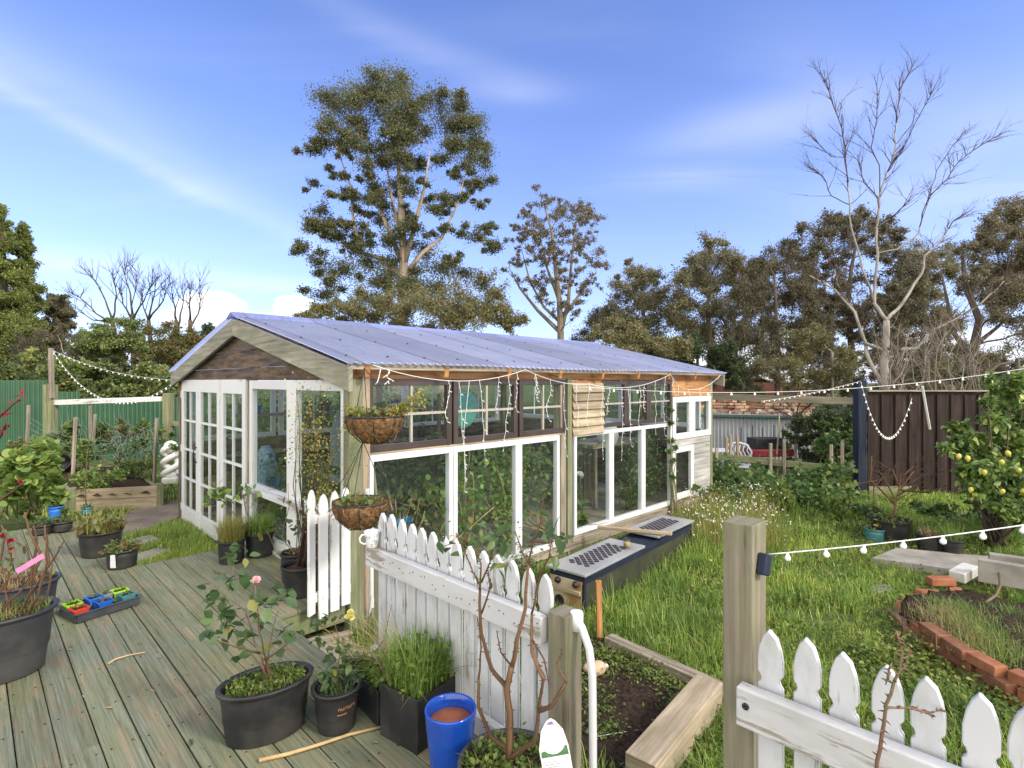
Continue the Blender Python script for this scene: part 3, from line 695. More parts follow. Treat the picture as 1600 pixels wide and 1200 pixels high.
for y in (.5, 1.3, GW_-.5, GW_-1.3): mb = MB(); mb.box((GL_/2, y, roofz(y)-.026), (GL_-.1, .07, .04)); mb.build('purlin', M_['orange'], gh)
# back wall and far end
boards('B', .1, GL_-.1, -.28, .80, 7, 'brown', -.03, -.005, 'back_boards')
for i in range(5): window('B', 0.15+i*1.22, .15+i*1.22+1.16, .82, 1.68, .07, M_['white'], 2, 1)
boards('F', .05, GW_-.05, -.28, .9, 7, 'brown', -.03, -.005, 'end_boards')
for i in range(3): window('F', .2+i*1.5, .2+i*1.5+1.4, .92, 1.68, .07, M_['white'], 2, 1)
# white hand rail screwed to the corner post beside the gate gap
mb = MB(); q = [(.11, -.050, .79), (.11, -.075, .77), (.11, -.115, .66), (.11, -.125, .5), (.11, -.125, .05), (.11, -.115, -.08), (.11, -.06, -.19), (.11, -.048, -.20)]
mb.tube(q, .014, 10); mb.lathe([(.024, -.04), (.024, .04)], 10, (.11, -.05, .79)); mb.build('handrail', M_['alu'], gh)
# ---------------------------------------------------------------- trees
def rel(o, root): o.parent = root; o.location = -root.location
def curve(p0, p1, n=5, wob=.08, up=.0):
    p0, p1 = V(p0), V(p1); L = (p1-p0).length; out = []
    for i in range(n+1):
        t = i/n; p = p0.lerp(p1, t); k = math.sin(PI*t)
        out.append(p+V((U(-1, 1), U(-1, 1), U(-.6, .6)))*wob*L*k*.6+V((0, 0, up*L*k)))
    return out
def branch_to(mb, nodes, clumps, rk=.010, rmax=.2, wob=.10, n=5, rend=.012, zpen=1.4):
    for c in sorted(clumps, key=lambda c: min((c[0]-q[0]).length for q in nodes)):
        p = c[0]
        best = min(nodes, key=lambda q: (p-q[0]).length+zpen*max(0, q[0].z-p.z+.15*(p-q[0]).length))
        L = (p-best[0]).length
        if L < .05: continue
        pts = curve(best[0], p, n, wob, .06); r0 = min(best[1]*.75, rk*L+rend*1.6, rmax); pts[0] = best[0]
        rr = [r0+(rend-r0)*(i/n)**.8 for i in range(n+1)]
        if rr[0] < rend: rr = [max(best[1]*.7, .004)*(1-.5*i/n) for i in range(n+1)]
        mb.tube(pts, rr, 6, cap=False)
        for i in range(1, n+1): nodes.append((pts[i], rr[i]))
def crown_pts(clumps, n, sub=7, subr=.42, flat=.8, mb=None, tw=.009, droop=.0):
    P = []
    for c, r in clumps:
        m = max(8, int(n*2.3*r)); c = np.array(c); dirs = norm(RN.normal(size=(sub, 3))*np.array([1, 1, flat])+np.array([0, 0, .15-droop])); ln = RN.uniform(.4, 1.4, sub)*r
        k = RN.integers(0, sub, m); f = RN.uniform(.08, 1, m)**.7
        q = c+dirs[k]*(ln[k]*f)[:, None]*np.array([1, 1, flat])+np.clip(RN.normal(size=(m, 3)), -1.6, 1.6)*(r*subr*.46*(.45+.55*f))[:, None]
        q[:, 2] -= droop*r*f**2; P.append(q)
        if mb is not None:
            for s in range(sub):
                e_ = c+dirs[s]*ln[s]*np.array([1, 1, flat])*.95; h_ = c+(e_-c)*.5+RN.normal(size=3)*r*.06; mb.tube([c, h_, e_], [tw*1.3, tw, tw*.5], 3, False)
    return np.concatenate(P)
def twigs(mb, p, d, L, r, dep, up=.15, spread=.55, n=5, sides=4, kids=(2, 3)):
    pts, rr, q = [p], [r], V(p); d = V(d).normalized()
    for i in range(n):
        d = (d+V((U(-1, 1), U(-1, 1), U(-1, 1)))*.16+V((0, 0, up*.25))).normalized(); q = q+d*L/n; pts.append(q); rr.append(r*(1-.55*(i+1)/n))
    mb.tube(pts, rr, sides, cap=False)
    if dep <= 0: return
    for k in range(random.randint(*kids)):
        i = random.randint(2, n); dd = (d+V((U(-1, 1), U(-1, 1), U(-.7, .9)))*spread).normalized()
        twigs(mb, pts[i], dd, L*U(.5, .75), rr[i]*.72, dep-1, up, spread, n, sides, kids)
def pix(clumps, d, dd): return [(D(x, y, d+U(-dd, dd)), r*d/FP) for x, y, r in clumps]
def tree(name, label, cat, base, d, trunk, clumps, lm, bm, ls, n, dd=2.0, group=None, tr=.25, limbs=(), wide=1.0, sub=7, subr=.42, flat=.8, droop=-.25, rend=.014, tip=.05, tm=T_LEAF4, rk=.010, dens=2.3, sats=True):
    b = D(*base, d); b.z = gz(b.x, b.y)-.1
    root = empty(name, b, 0, label, cat, group)
    mb = MB(); nodes = []
    tp = [b]+[D(x, y, d+(q[0] if q else 0)) for x, y, *q in trunk]; m = len(tp)
    rr = [tr+(tip-tr)*(i/(m-1)) for i in range(m)]; mb.tube(tp, rr, 9)
    for i in range(m):
        nodes.append((tp[i], rr[i]))
        if i: nodes += [(tp[i-1].lerp(tp[i], k), rr[i]) for k in (.33, .66)]
    for lim in limbs:
        off = U(-dd, dd)*.5; pts = [D(x, y, d+off*min(1, i/2)) for i, (x, y) in enumerate(lim)]
        near = min(nodes, key=lambda q: (q[0]-pts[0]).length); pts[0] = near[0]
        r0 = near[1]*.7; q = [r0+(.025-r0)*(i/(len(pts)-1)) for i in range(len(pts))]; mb.tube(pts, q, 7)
        for i in range(1, len(pts)): nodes += [(pts[i], q[i]), (pts[i-1].lerp(pts[i], .5), q[i])]
    sat = [(x+U(-1.7, 1.7)*r, y+U(-1.2, 1.2)*r, r*U(.45, .8)) for x, y, r in clumps for _ in range(2) if sats and U(0, 1) < .8]
    cl = [(c, r*1.1) for c, r in pix(list(clumps)+sat, d, dd)]; branch_to(mb, nodes, cl, rend=rend, rk=rk)
    tm_ = MB(); P = crown_pts(cl, n*dens, sub+1, subr, flat, tm_, .00034*d)
    rel(mb.build('trunk', M_[bm]), root); rel(tm_.build('twig_sprays', M_['twig']), root)
    rel(scatter('crown', tm, P, rdir(len(P), droop), RN.uniform(.55, 1.25, len(P))*ls*.60, M_[lm], wide=wide), root)
    return root
tree('gum_tree', 'tall spreading gum tree with pale limbs, the highest crown behind the greenhouse roof', 'tree', (628, 560), 30,
     [(628, 500), (630, 450), (631, 400), (628, 350), (625, 290), (622, 230), (615, 170)],
     [(585, 140, 32), (560, 158, 34), (620, 142, 34), (645, 162, 30), (530, 165, 28), (515, 195, 20), (600, 180, 38), (570, 195, 32), (690, 162, 26), (720, 165, 20), (735, 195, 26), (745, 225, 24), (700, 198, 28), (660, 205, 22), (640, 190, 22),
      (482, 232, 12), (502, 222, 16), (540, 222, 28), (575, 232, 25), (625, 215, 26), (757, 250, 18), (735, 245, 20), (764, 282, 14), (690, 250, 18), (615, 290, 18), (600, 320, 17), (575, 310, 15), (592, 345, 18), (690, 310, 14), (720, 310, 10),
      (722, 365, 12), (745, 370, 17), (772, 385, 13), (680, 330, 13), (640, 300, 16), (490, 287, 11), (482, 350, 16), (510, 352, 22), (470, 385, 15), (525, 370, 22), (500, 410, 16), (560, 365, 18), (602, 375, 24), (640, 355, 17), (660, 392, 26),
      (690, 420, 26), (570, 412, 26), (540, 420, 26), (512, 440, 17), (505, 462, 20), (600, 440, 32), (640, 445, 30), (680, 452, 30), (625, 335, 15), (655, 260, 14), (580, 275, 12), (630, 255, 18), (600, 250, 20), (750, 320, 9), (765, 352, 9)]+[(618+120*math.sqrt(q)*math.cos(k), 300+170*math.sqrt(q)*math.sin(k), U(6, 12)) for q, k in [(U(.1, 1), U(0, 6.28)) for _ in range(46)]],
     'l_euc', 'euc', .17, 290, 2.6, tr=.36, tip=.06, sub=11, subr=.60, flat=.7,
     limbs=[[(628, 440), (600, 405), (565, 395), (552, 345), (548, 290), (520, 215)], [(630, 440), (660, 395), (690, 372), (712, 325), (728, 270)], [(630, 410), (650, 345), (664, 290), (672, 235)], [(628, 420), (595, 330), (578, 260), (560, 190)], [(630, 390), (612, 310), (600, 230)]])
tree('gum_tree', 'squat olive green gum with feathery foliage at the foot of the tallest one', 'tree', (690, 560), 24, [(690, 520), (690, 470)],
     [(600, 490, 32), (640, 480, 30), (680, 480, 32), (720, 470, 30), (755, 440, 22), (770, 460, 22), (785, 485, 22), (800, 505, 18), (760, 500, 26), (720, 505, 30), (670, 510, 30), (620, 515, 28), (575, 490, 26), (545, 480, 26), (500, 480, 18), (485, 495, 16), (530, 500, 24)],
     'l_euc2', 'euc', .15, 420, 1.6, tr=.2, subr=.5)
tree('gum_tree', 'slim gum tree with two thin trunks and sparse purple brown leaves', 'tree', (875, 580), 36, [(876, 520), (874, 470), (868, 420), (862, 360), (850, 320)],
     [(x+U(-9, 9), y+U(-9, 9), r*U(.55, 1)) for x, y, r in 2*[(845, 303, 9), (832, 318, 9), (860, 322, 10), (880, 318, 8), (905, 318, 9), (920, 325, 10), (932, 345, 9), (900, 345, 10), (888, 335, 11), (870, 345, 11), (845, 350, 12), (825, 338, 9), (813, 350, 9), (808, 370, 9), (832, 370, 10), (858, 378, 11), (880, 370, 11), (907, 370, 9), (855, 402, 11), (880, 400, 9),
      (905, 395, 9), (838, 402, 8), (930, 405, 11), (946, 418, 9), (912, 422, 8), (868, 428, 8), (892, 430, 8), (832, 432, 7), (850, 455, 8), (906, 470, 10), (902, 492, 10), (795, 418, 6), (884, 480, 8), (932, 438, 6), (815, 395, 7)]]+[(872+68*math.sqrt(q)*math.cos(k), 400+92*math.sqrt(q)*math.sin(k), U(4, 8)) for q, k in [(U(0, 1), U(0, 6.28)) for _ in range(70)]],
     'l_purp', 'palebark', .19, 62, 2.2, tr=.27, sub=4, subr=.75,
     limbs=[[(876, 520), (888, 470), (892, 420), (898, 360), (905, 325)], [(876, 510), (850, 480), (828, 440), (815, 390)], [(878, 500), (905, 460), (932, 425)], [(874, 530), (840, 485), (812, 450), (795, 418)], [(872, 470), (855, 420), (842, 360)]])
def fill(n, x0, x1, top, bot, r0, r1):
    out = []
    for _ in range(n):
        x = U(x0, x1); t_ = top(x) if callable(top) else top; out.append((x, t_+(bot-t_)*U(0, 1)**1.15+r0*.6, U(r0, r1)))
    return out
def prof(*pts):
    def f(x):
        if x <= pts[0][0]: return pts[0][1]
        for (a, p), (b, q) in zip(pts, pts[1:]):
            if x <= b: return p+(q-p)*(x-a)/(b-a)
        return pts[-1][1]
    return f
GR = 'trees in the belt behind the garden'
tree('gum_tree', 'dark airy gum tree with knotted crown, just right of the slim two trunked gum', 'tree', (1005, 590), 30, [(1005, 540), (1008, 500), (1000, 470)], [(985, 425, 17), (1003, 432, 15), (972, 448, 14), (1025, 430, 14), (960, 478, 18), (1000, 470, 20), (1030, 462, 18), (975, 500, 22), (1015, 500, 24), (1045, 490, 18), (1000, 530, 26), (950, 505, 16)], 'l_olive', 'dkbark', .17, 260, 1.8, GR, .16, subr=.52)
tree('gum_tree', 'gum tree with the highest rounded tufts of the belt, left of the white barked birch', 'tree', (1110, 600), 28, [(1110, 540), (1105, 480), (1112, 430)], [(1110, 383, 19), (1085, 410, 15), (1130, 402, 17), (1150, 412, 19), (1100, 438, 22), (1062, 440, 17), (1140, 442, 26), (1170, 425, 18), (1080, 480, 24), (1120, 482, 28), (1055, 500, 22), (1160, 480, 26), (1100, 520, 28), (1150, 530, 26), (1190, 440, 18), (1200, 415, 14), (1190, 480, 20)], 'l_olive', 'dkbark', .17, 280, 2, GR, .2, subr=.5)
tree('willow_tree', 'brown weeping willow like tree with hanging twigs', 'tree', (1215, 600), 24, [(1215, 540), (1212, 480), (1210, 430)], fill(26, 1150, 1285, prof((1150, 430), (1200, 392), (1240, 420), (1285, 450)), 560, 10, 18), 'l_brown', 'dkbark', .26, 260, 1.6, GR, .14, wide=.35, droop=-1.6, flat=1.6, subr=.6)
tree('gum_tree', 'broad half bare gum tree with thin brown leaves, right behind the birch', 'tree', (1330, 600), 26, [(1330, 540), (1325, 480), (1330, 420), (1340, 370)], fill(64, 1228, 1445, prof((1228, 360), (1260, 342), (1330, 335), (1400, 338), (1440, 390)), 540, 9, 17), 'l_brown', 'dkbark', .17, 190, 2.2, GR, .18, subr=.55)
tree('gum_tree', 'olive gum tree filling the gap behind the dark board fence', 'tree', (1440, 600), 30, [(1440, 540), (1445, 470)], fill(26, 1390, 1515, prof((1390, 430), (1440, 395), (1515, 400)), 560, 12, 22), 'l_olive', 'dkbark', .18, 220, 2, GR, .18, subr=.52)
tree('macrocarpa_tree', 'dark leaning tree with a crooked black trunk at the edge of the belt', 'tree', (1520, 620), 20, [(1518, 560), (1530, 500), (1510, 450), (1503, 400)], [(1575, 322, 22), (1600, 330, 24), (1552, 350, 18), (1590, 365, 30), (1560, 390, 24), (1540, 380, 16), (1530, 405, 16), (1580, 420, 30), (1610, 420, 36), (1560, 440, 28), (1600, 470, 36), (1545, 470, 22), (1625, 370, 30), (1640, 440, 40), (1570, 500, 26), (1500, 390, 12), (1520, 440, 12), (1640, 520, 40)], 'l_purp', 'dkbark', .12, 420, 1.5, GR, .20, subr=.5,
     limbs=[[(1518, 560), (1490, 520), (1480, 470), (1470, 420)], [(1522, 540), (1560, 510), (1590, 480)], [(1520, 590), (1560, 570), (1610, 560)]])
tree('bush', 'mid green feathery bush just behind the far end of the roof', 'bush', (1000, 600), 18, [(1000, 570), (1000, 545)], fill(20, 895, 1080, prof((895, 530), (960, 500), (1080, 520)), 590, 14, 24), 'l_euc2', 'dkbark', .13, 520, 1.2, None, .06, subr=.5)
tree('bush', 'dark evergreen bush under the gums, beyond the greenhouse end', 'bush', (1090, 600), 20, [(1090, 570), (1090, 550)], fill(22, 1010, 1160, prof((1010, 530), (1080, 520), (1130, 540), (1160, 560)), 592, 12, 22), 'l_dark', 'dkbark', .14, 520, 1.4, None, .06, subr=.5)
tree('bush', 'yellow green thin bush of upright twigs beside the birch trunk', 'bush', (1300, 600), 19, [(1300, 570), (1300, 550)], fill(22, 1230, 1345, 510, 605, 8, 15), 'l_euc2', 'palebark', .11, 300, 1, None, .05, subr=.6)
tree('bush', 'dry brown twiggy bush behind the dark board fence', 'bush', (1450, 600), 15, [(1450, 580), (1450, 560)], fill(26, 1395, 1520, prof((1395, 540), (1450, 500), (1520, 540)), 620, 7, 14), 'l_brown', 'palebark', .10, 240, 1, None, .04, subr=.6, wide=.5)
tree('bush', 'dark evergreen thicket behind the black board fence and lemon tree', 'bush', (1590, 620), 14, [(1590, 590), (1590, 560)], fill(24, 1500, 1700, prof((1500, 570), (1600, 590)), 660, 14, 24), 'l_dark', 'dkbark', .12, 420, 1, None, .05)
tree('bush', 'dark hollow bush between the grey shed and the navy post', 'bush', (1300, 690), 11.5, [(1300, 660), (1298, 640)], fill(30, 1238, 1340, prof((1238, 670), (1270, 640), (1340, 630)), 720, 10, 18), 'l_dark', 'dkbark', .075, 700, .7, None, .03)
belt = [(900, 520), (940, 470), (990, 425), (1050, 430), (1110, 400), (1180, 405), (1240, 370), (1300, 345), (1380, 345), (1430, 385), (1480, 395), (1540, 350), (1620, 330)]
tree('gum_tree', 'grey brown twiggy tree at the back, above the far end of the roof', 'tree', (985, 600), 38, [(985, 540), (985, 500)], fill(60, 900, 1075, prof(*belt), 585, 9, 16), 'l_brown', 'dkbark', .16, 130, 2, GR, .16, subr=.8, limbs=[[(985, 540), (960, 500), (950, 470)], [(985, 530), (1010, 480), (1030, 450)]])
tree('gum_tree', 'tangled grey brown tree closing the gap left of the hanging willow', 'tree', (1150, 600), 37, [(1150, 540), (1148, 490)], fill(76, 1060, 1235, prof(*belt), 585, 9, 16), 'l_brown', 'dkbark', .16, 150, 2, GR, .18, subr=.8, limbs=[[(1150, 540), (1120, 480), (1110, 440)], [(1150, 520), (1180, 470), (1195, 430)]])
tree('gum_tree', 'thin leaved brown tree directly left of the birch crown', 'tree', (1290, 600), 35, [(1290, 540), (1288, 470), (1292, 410)], fill(72, 1225, 1380, prof(*belt), 585, 8, 15), 'l_brown', 'palebark', .15, 110, 2, GR, .15, subr=.85, limbs=[[(1290, 520), (1260, 450), (1250, 400)], [(1290, 500), (1320, 430), (1330, 380)]])
tree('gum_tree', 'low olive tree between the birch and the crooked dark tree', 'tree', (1470, 600), 33, [(1470, 540), (1468, 480)], fill(70, 1380, 1640, prof(*belt), 590, 9, 17), 'l_olive', 'dkbark', .16, 150, 2, GR, .16, subr=.8)
for lab, xs_, tp_, d_, lm_ in (('olive undergrowth bush low behind the beam and the bricks', (1160, 1290), 560, 22, 'l_olive'), ('brown undergrowth thicket at the foot of the birch', (1290, 1400), 548, 21, 'l_brown'), ('olive undergrowth bush behind the dark board fence, right of the birch', (1400, 1510), 545, 22, 'l_euc2'), ('brown undergrowth bush at the edge before the pale roofed building', (1500, 1640), 555, 26, 'l_brown')):
    tree('bush', lab, 'bush', ((xs_[0]+xs_[1])/2, 615), d_, [((xs_[0]+xs_[1])/2, 600), ((xs_[0]+xs_[1])/2, 585)], fill(26, xs_[0], xs_[1], tp_, 615, 8, 15), lm_, 'palebark', .11, 200, 1, None, .05, subr=.7)
th = empty('thicket', D(1440, 640, 13.5), 0, 'thicket of bare beige stems and brambles rising behind the dark board fence', 'thicket'); mb = MB()
for k in range(46):
    x = U(1375, 1540); p0 = D(x, 640, 13.5+U(-.6, .6)); p1 = D(x+U(-45, 45), U(490, 590), 13.5+U(-.8, .8)); q = curve(p0, p1, 5, .10, .05); mb.tube([p-th.location for p in q], [.014, .013, .011, .009, .007, .004], 4, False)
    for i in (2, 3, 4): twigs(mb, q[i]-th.location, (q[i]-q[i-1])+V((U(-1, 1), U(-1, 1), U(-.4, .6)))*.3, U(.3, .8), .007, 1, .1, .6, 4, 3)
mb.build('stems', M_['palebark'], th)
# left
def cone(cx, top, bot, w0, n, r0, r1, pw=.8):
    out = []
    for _ in range(n):
        k = U(0, 1); y = top+(bot-top)*k; w = w0*(k**pw); out.append((cx+U(-1, 1)*w, y, r0+(r1-r0)*k))
    return out
tree('cypress_tree', 'tall dense cypress with layered golden green sprays', 'tree', (10, 610), 26, [(8, 500), (4, 400), (0, 330)], cone(-6, 318, 590, 72, 150, 6, 17, .64), 'l_conif', 'dkbark', .17, 420, 1.6, None, .3, subr=.6, flat=.9, droop=.3, sats=False)
tree('cypress_tree', 'narrow cypress spire leaning against the tall one', 'tree', (40, 610), 27, [(40, 500), (40, 400), (38, 360)], cone(38, 352, 560, 34, 100, 5, 13, .62), 'l_conif', 'dkbark', .17, 420, 1.0, None, .2, subr=.6, flat=.9, droop=.3, sats=False)
tree('cypress_tree', 'small rounded dark cypress below the bare trees', 'tree', (90, 610), 30, [(90, 540), (88, 490)], cone(88, 468, 590, 28, 30, 9, 16, .5), 'l_olive', 'dkbark', .18, 420, 1, None, .15, subr=.5, flat=.7)
tree('bush', 'grey brown tangle of arching dry stems by the cypress', 'bush', (90, 600), 18, [(90, 580), (90, 560)], fill(20, 20, 130, prof((20, 540), (90, 505), (130, 535)), 585, 9, 15), 'l_brown', 'palebark', .12, 200, 1, None, .05, subr=.6, wide=.4)
tree('bush', 'light green rounded shrub behind the hedge, under the bare ivy trees', 'bush', (190, 600), 19, [(190, 570), (190, 540)], fill(24, 125, 225, prof((125, 530), (160, 505), (225, 500)), 585, 11, 18), 'l_hedge', 'dkbark', .12, 460, 1, None, .06, subr=.5)
tree('bush', 'rust and green shrub nearest the left roof corner', 'bush', (270, 600), 20, [(270, 570), (268, 540)], fill(26, 225, 330, prof((225, 505), (260, 500), (330, 520)), 585, 9, 16), 'l_autumn', 'dkbark', .12, 260, 1, None, .06, subr=.55)
tree('bush', 'dark ivy smothered shrub beside the gable peak', 'bush', (320, 590), 21, [(320, 560), (320, 530)], fill(16, 285, 350, prof((285, 545), (330, 505), (350, 515)), 590, 9, 15), 'l_dark', 'dkbark', .12, 460, .8, None, .06)
tree('bush', 'deep green ivy thicket wrapping the feet of the bare trees', 'bush', (250, 610), 22, [(250, 590), (250, 570)], fill(46, 150, 345, prof((150, 535), (210, 515), (280, 520), (345, 530)), 605, 9, 15), 'l_olive', 'dkbark', .12, 340, 1.2, None, .06, subr=.6)
hp = fill(120, -60, 290, prof((-60, 560), (40, 552), (100, 560), (180, 570), (290, 578)), 640, 11, 19)
hb = D(120, 640, 15.6); hedge = empty('hedge', (hb.x, hb.y, -.3), 0, 'long clipped leafy hedge growing above the green corrugated fence', 'hedge')
cl = [(D(x, y, 16+(x-120)*.004+U(-.9, .5)), r*16/FP) for x, y, r in hp]; mb = MB()
for i in range(14): x = -50+i*25; mb.tube(curve(D(x, 700, 16), D(x+U(-8, 8), 600, 16), 4), [.05, .045, .04, .03, .02], 6)
rel(mb.build('stems', M_['dkbark']), hedge); P = crown_pts(cl, 900, 7, .5)
rel(scatter('foliage', T_LEAF4, P, rdir(len(P), .2), RN.uniform(.6, 1.2, len(P))*.12, M_['l_hedge']), hedge)
# bare trees
def limb_tree(name, label, cat, base, d, limbs, bark, group=None, rbase=.16, twig=(3, .55, .9), twigmat='twig', rk=.011, dd=1.2, tmin=.006, up=.15, ivy=None):
    b = D(*base, d); b.z = gz(b.x, b.y)-.1; root = empty(name, b, 0, label, cat, group); mb = MB(); tw = MB(); nodes = []
    for li, lim in enumerate(limbs):
        off = 0 if li == 0 else U(-dd, dd)
        pts = [D(x, y, d+off*(i/(len(lim)-1))) for i, (x, y) in enumerate(lim)]
        if li == 0: pts = [b]+pts; r0 = rbase
        else:
            near = min(nodes, key=lambda q: (q[0]-pts[0]).length); pts[0] = near[0]; r0 = near[1]*.66
        sm = [pts[0]]
        for a_, c_ in zip(pts, pts[1:]):
            L = (c_-a_).length
            for k in (1, 2, 3): sm.append(a_.lerp(c_, k/3)+V((U(-1, 1), U(-1, 1), U(-1, 1)))*L*.03*(k < 3))
        m = len(sm); re_ = rbase*.55 if li == 0 else .012
        rr = [r0+(re_-r0)*(i/(m-1))**.62 for i in range(m)]; ks = next((i for i in range(m) if rr[i] < .020), m-1) if li else m-1
        if ks: mb.tube(sm[:ks+1], rr[:ks+1], 8)
        if ks < m-1: tw.tube(sm[ks:], rr[ks:], 6)
        for i in range(m): nodes.append((sm[i], rr[i]))
        if li:
            for i in range(m//3, m):
                for _ in range(3 if i > m*.55 else 1):
                    if U(0, 1) < .9:
                        dr = (sm[i]-sm[i-1]).normalized(); dr = (dr+V((U(-1, 1), U(-1, 1), U(-.5, .8)))*.75).normalized()
                        twigs(tw, sm[i], dr, U(*twig[1:])*(1.2 if i < m*.6 else .8), min(rr[i]*.6, .016)+tmin*.4, twig[0]-1, up, .55, 4, 3)
    rel(mb.build('trunk', M_[bark]), root); rel(tw.build('twig_sprays', M_[twigmat]), root); return root
limb_tree('birch_tree', 'bare silver birch with white trunk and fine dark drooping twigs', 'tree', (1381, 640), 17,
    [[(1381, 607), (1383, 549), (1385, 501)],
     [(1385, 501), (1366, 474), (1370, 417), (1370, 355), (1374, 311), (1381, 284), (1396, 245), (1401, 192), (1405, 143), (1425, 105)],
     [(1370, 470), (1343, 399), (1330, 355), (1326, 302), (1324, 276), (1321, 231), (1310, 185), (1299, 156), (1284, 117)],
     [(1383, 549), (1352, 536), (1335, 488), (1304, 452), (1264, 430), (1224, 417)],
     [(1379, 600), (1357, 560), (1350, 530), (1337, 488), (1308, 443), (1297, 377)],
     [(1386, 495), (1410, 474), (1441, 426), (1445, 399), (1467, 381), (1489, 346), (1505, 337)],
     [(1384, 545), (1432, 545), (1454, 518), (1489, 501), (1533, 474), (1569, 439), (1577, 404)],
     [(1370, 402), (1401, 390), (1436, 364), (1441, 333), (1454, 306), (1480, 280), (1498, 253), (1533, 227), (1560, 212)],
     [(1454, 306), (1463, 267), (1489, 227), (1507, 205)], [(1379, 290), (1374, 258), (1361, 231), (1370, 187), (1370, 134)],
     [(1325, 318), (1299, 306), (1286, 276), (1273, 267)], [(1322, 245), (1299, 245), (1277, 222)], [(1374, 311), (1350, 285), (1340, 250)], [(1396, 245), (1420, 215), (1445, 165), (1458, 140)], [(1372, 355), (1400, 335), (1430, 305)]],
    'birch', None, .17, (3, .35, .8), tmin=.005, up=.02)
for lab, base, limbs in (
    ('bare tree with two ivy wrapped trunks beside the small cypress', (178, 600), [[(178, 520), (176, 500)], [(176, 500), (165, 470), (150, 440), (135, 425)], [(176, 505), (150, 490), (125, 465), (112, 458)], [(178, 498), (182, 460), (178, 430)], [(172, 500), (145, 500), (118, 478)]]),
    ('bare tree with the tallest twigs of the ivy clad row', (208, 600), [[(208, 520), (207, 490)], [(207, 490), (204, 460), (195, 430), (198, 412)], [(207, 480), (212, 450), (214, 425)], [(208, 500), (225, 470), (238, 440)], [(207, 500), (192, 475), (188, 455)]]),
    ('bare ivy clad tree in the middle of the row', (235, 600), [[(235, 530), (232, 500)], [(232, 500), (240, 465), (243, 440)], [(233, 500), (255, 470), (262, 448)], [(233, 505), (224, 480), (222, 455)]]),
    ('thin bare ivy clad tree against the white cloud', (276, 600), [[(276, 540), (275, 500)], [(275, 500), (272, 475), (268, 455)], [(276, 510), (285, 480), (288, 455)]]),
    ('thin bare tree nearest the gable, against the white cloud', (298, 600), [[(298, 540), (297, 500)], [(297, 500), (296, 475), (298, 452)], [(298, 515), (310, 490), (313, 470), (312, 440)]])):
    limb_tree('bare_tree', lab, 'tree', base, 24, limbs, 'dkbark', 'bare trees behind the hedge', .14, (3, .45, .9), tmin=.012, up=.25)
# bare twiggy small trees on the right
limb_tree('bare_tree', 'small bare tree tied to bamboo canes behind the low fence', 'tree', (1244, 720), 11.5, [[(1244, 690), (1243, 660)], [(1243, 665), (1238, 640), (1225, 625)], [(1243, 662), (1255, 640), (1272, 628)], [(1244, 670), (1235, 650), (1215, 640)], [(1243, 660), (1247, 635), (1250, 615)]], 'palebark', None, .04, (2, .25, .5), tmin=.003)
# ---------------------------------------------------------------- fences
def ab_empty(name, a, b, z, label, cat, group=None): return empty(name, AB(a, b, z), R(45), label, cat, group)   # local x = along u, local y = along v
def picket_poly(w, z0, z1, notch=True):
    h = w/2; L = [(-h, z0), (h, z0)]
    if notch: L += [(h, z1-.165), (h*.80, z1-.158), (h*.72, z1-.148), (h*.80, z1-.138), (h, z1-.130)]
    L += [(h, z1-.085), (h*.84, z1-.052), (h*.55, z1-.022), (.004, z1)]
    L += [(-x, z) for x, z in L[::-1] if x > .0][:-1] if False else [(-h*.55, z1-.022), (-h*.84, z1-.052), (-h, z1-.085)]
    if notch: L += [(-h, z1-.130), (-h*.80, z1-.138), (-h*.72, z1-.148), (-h*.80, z1-.158), (-h, z1-.165)]
    return L[::-1]
TOY = Mx(((0, -1, 0, 0), (1, 0, 0, 0), (0, 0, 1, 0), (0, 0, 0, 1)))   # prism x -> local y, thickness -> local -x
FA = 1.69
f1 = ab_empty('picket_fence', FA, 2.12, 0, 'weathered white picket fence panel behind the blue pot, with a flaking top rail', 'fence')
mb = MB(); mb.bar((-.045, -.66, .675), (-.045, .70, .675), .045, .11); mb.build('rail', M_['flaky'], f1, bevel=.004, seg=2)
mb = MB(); mb.bar((-.04, -.66, .12), (-.04, .66, .12), .04, .09); mb.build('rail', M_['flaky'], f1, bevel=.004)
for i in range(14):
    y = -.625+i*.0955; z1 = .885+.045*(i/13)+U(-.006, .006); mb = MB()
    mb.prism(picket_poly(.074, .02, z1), -.0105, .0105, Mx.Translation((0, y, 0))@Mx.Rotation(U(-.006, .006), 4, 'X')@TOY); mb.build('picket', M_['picket'], f1, bevel=.003)
mb = MB(); mb.ball((0, 0, 0), .0032, n=6); nl = mb.build('nail', M_['iron']); nme = nl.data; bpy.data.objects.remove(nl)
for i in range(14):
    for q in (-.014, .016): link('nail', nme, None, f1, (-.0685, -.625+i*.0955+q+U(-.004, .004), .675+U(-.03, .03)))
mb = MB(); mb.box((.005, -.725, .17), (.10, .095, 1.18)); p = mb.build('post', M_['post'], f1, bevel=.005, seg=2)
mb = MB(); mb.box((.04, .70, .12), (.07, .06, 1.1)); mb.build('post', M_['gtm'], f1, bevel=.004)
h = MB(); h.tube([(.02, -.775, .735), (.02, -.80, .71), (.02, -.835, .64), (.02, -.85, .54), (.02, -.853, .3), (.02, -.853, -.3), (.02, -.84, -.36), (.02, -.80, -.42)], .0155, 12); h.lathe([(.026, -.035), (.026, .035)], 12, (.02, -.774, .73), close=True); h.build('handrail', M_['alu'], f1)
f2 = ab_empty('picket_fence', FA, .2, 0, 'white picket fence with wide gaps beside the tall grey timber post', 'fence')
mb = MB(); mb.bar((-.05, -.9, .705), (-.05, .475, .715), .045, .115); mb.build('rail', M_['flaky'], f2, bevel=.005, seg=2)
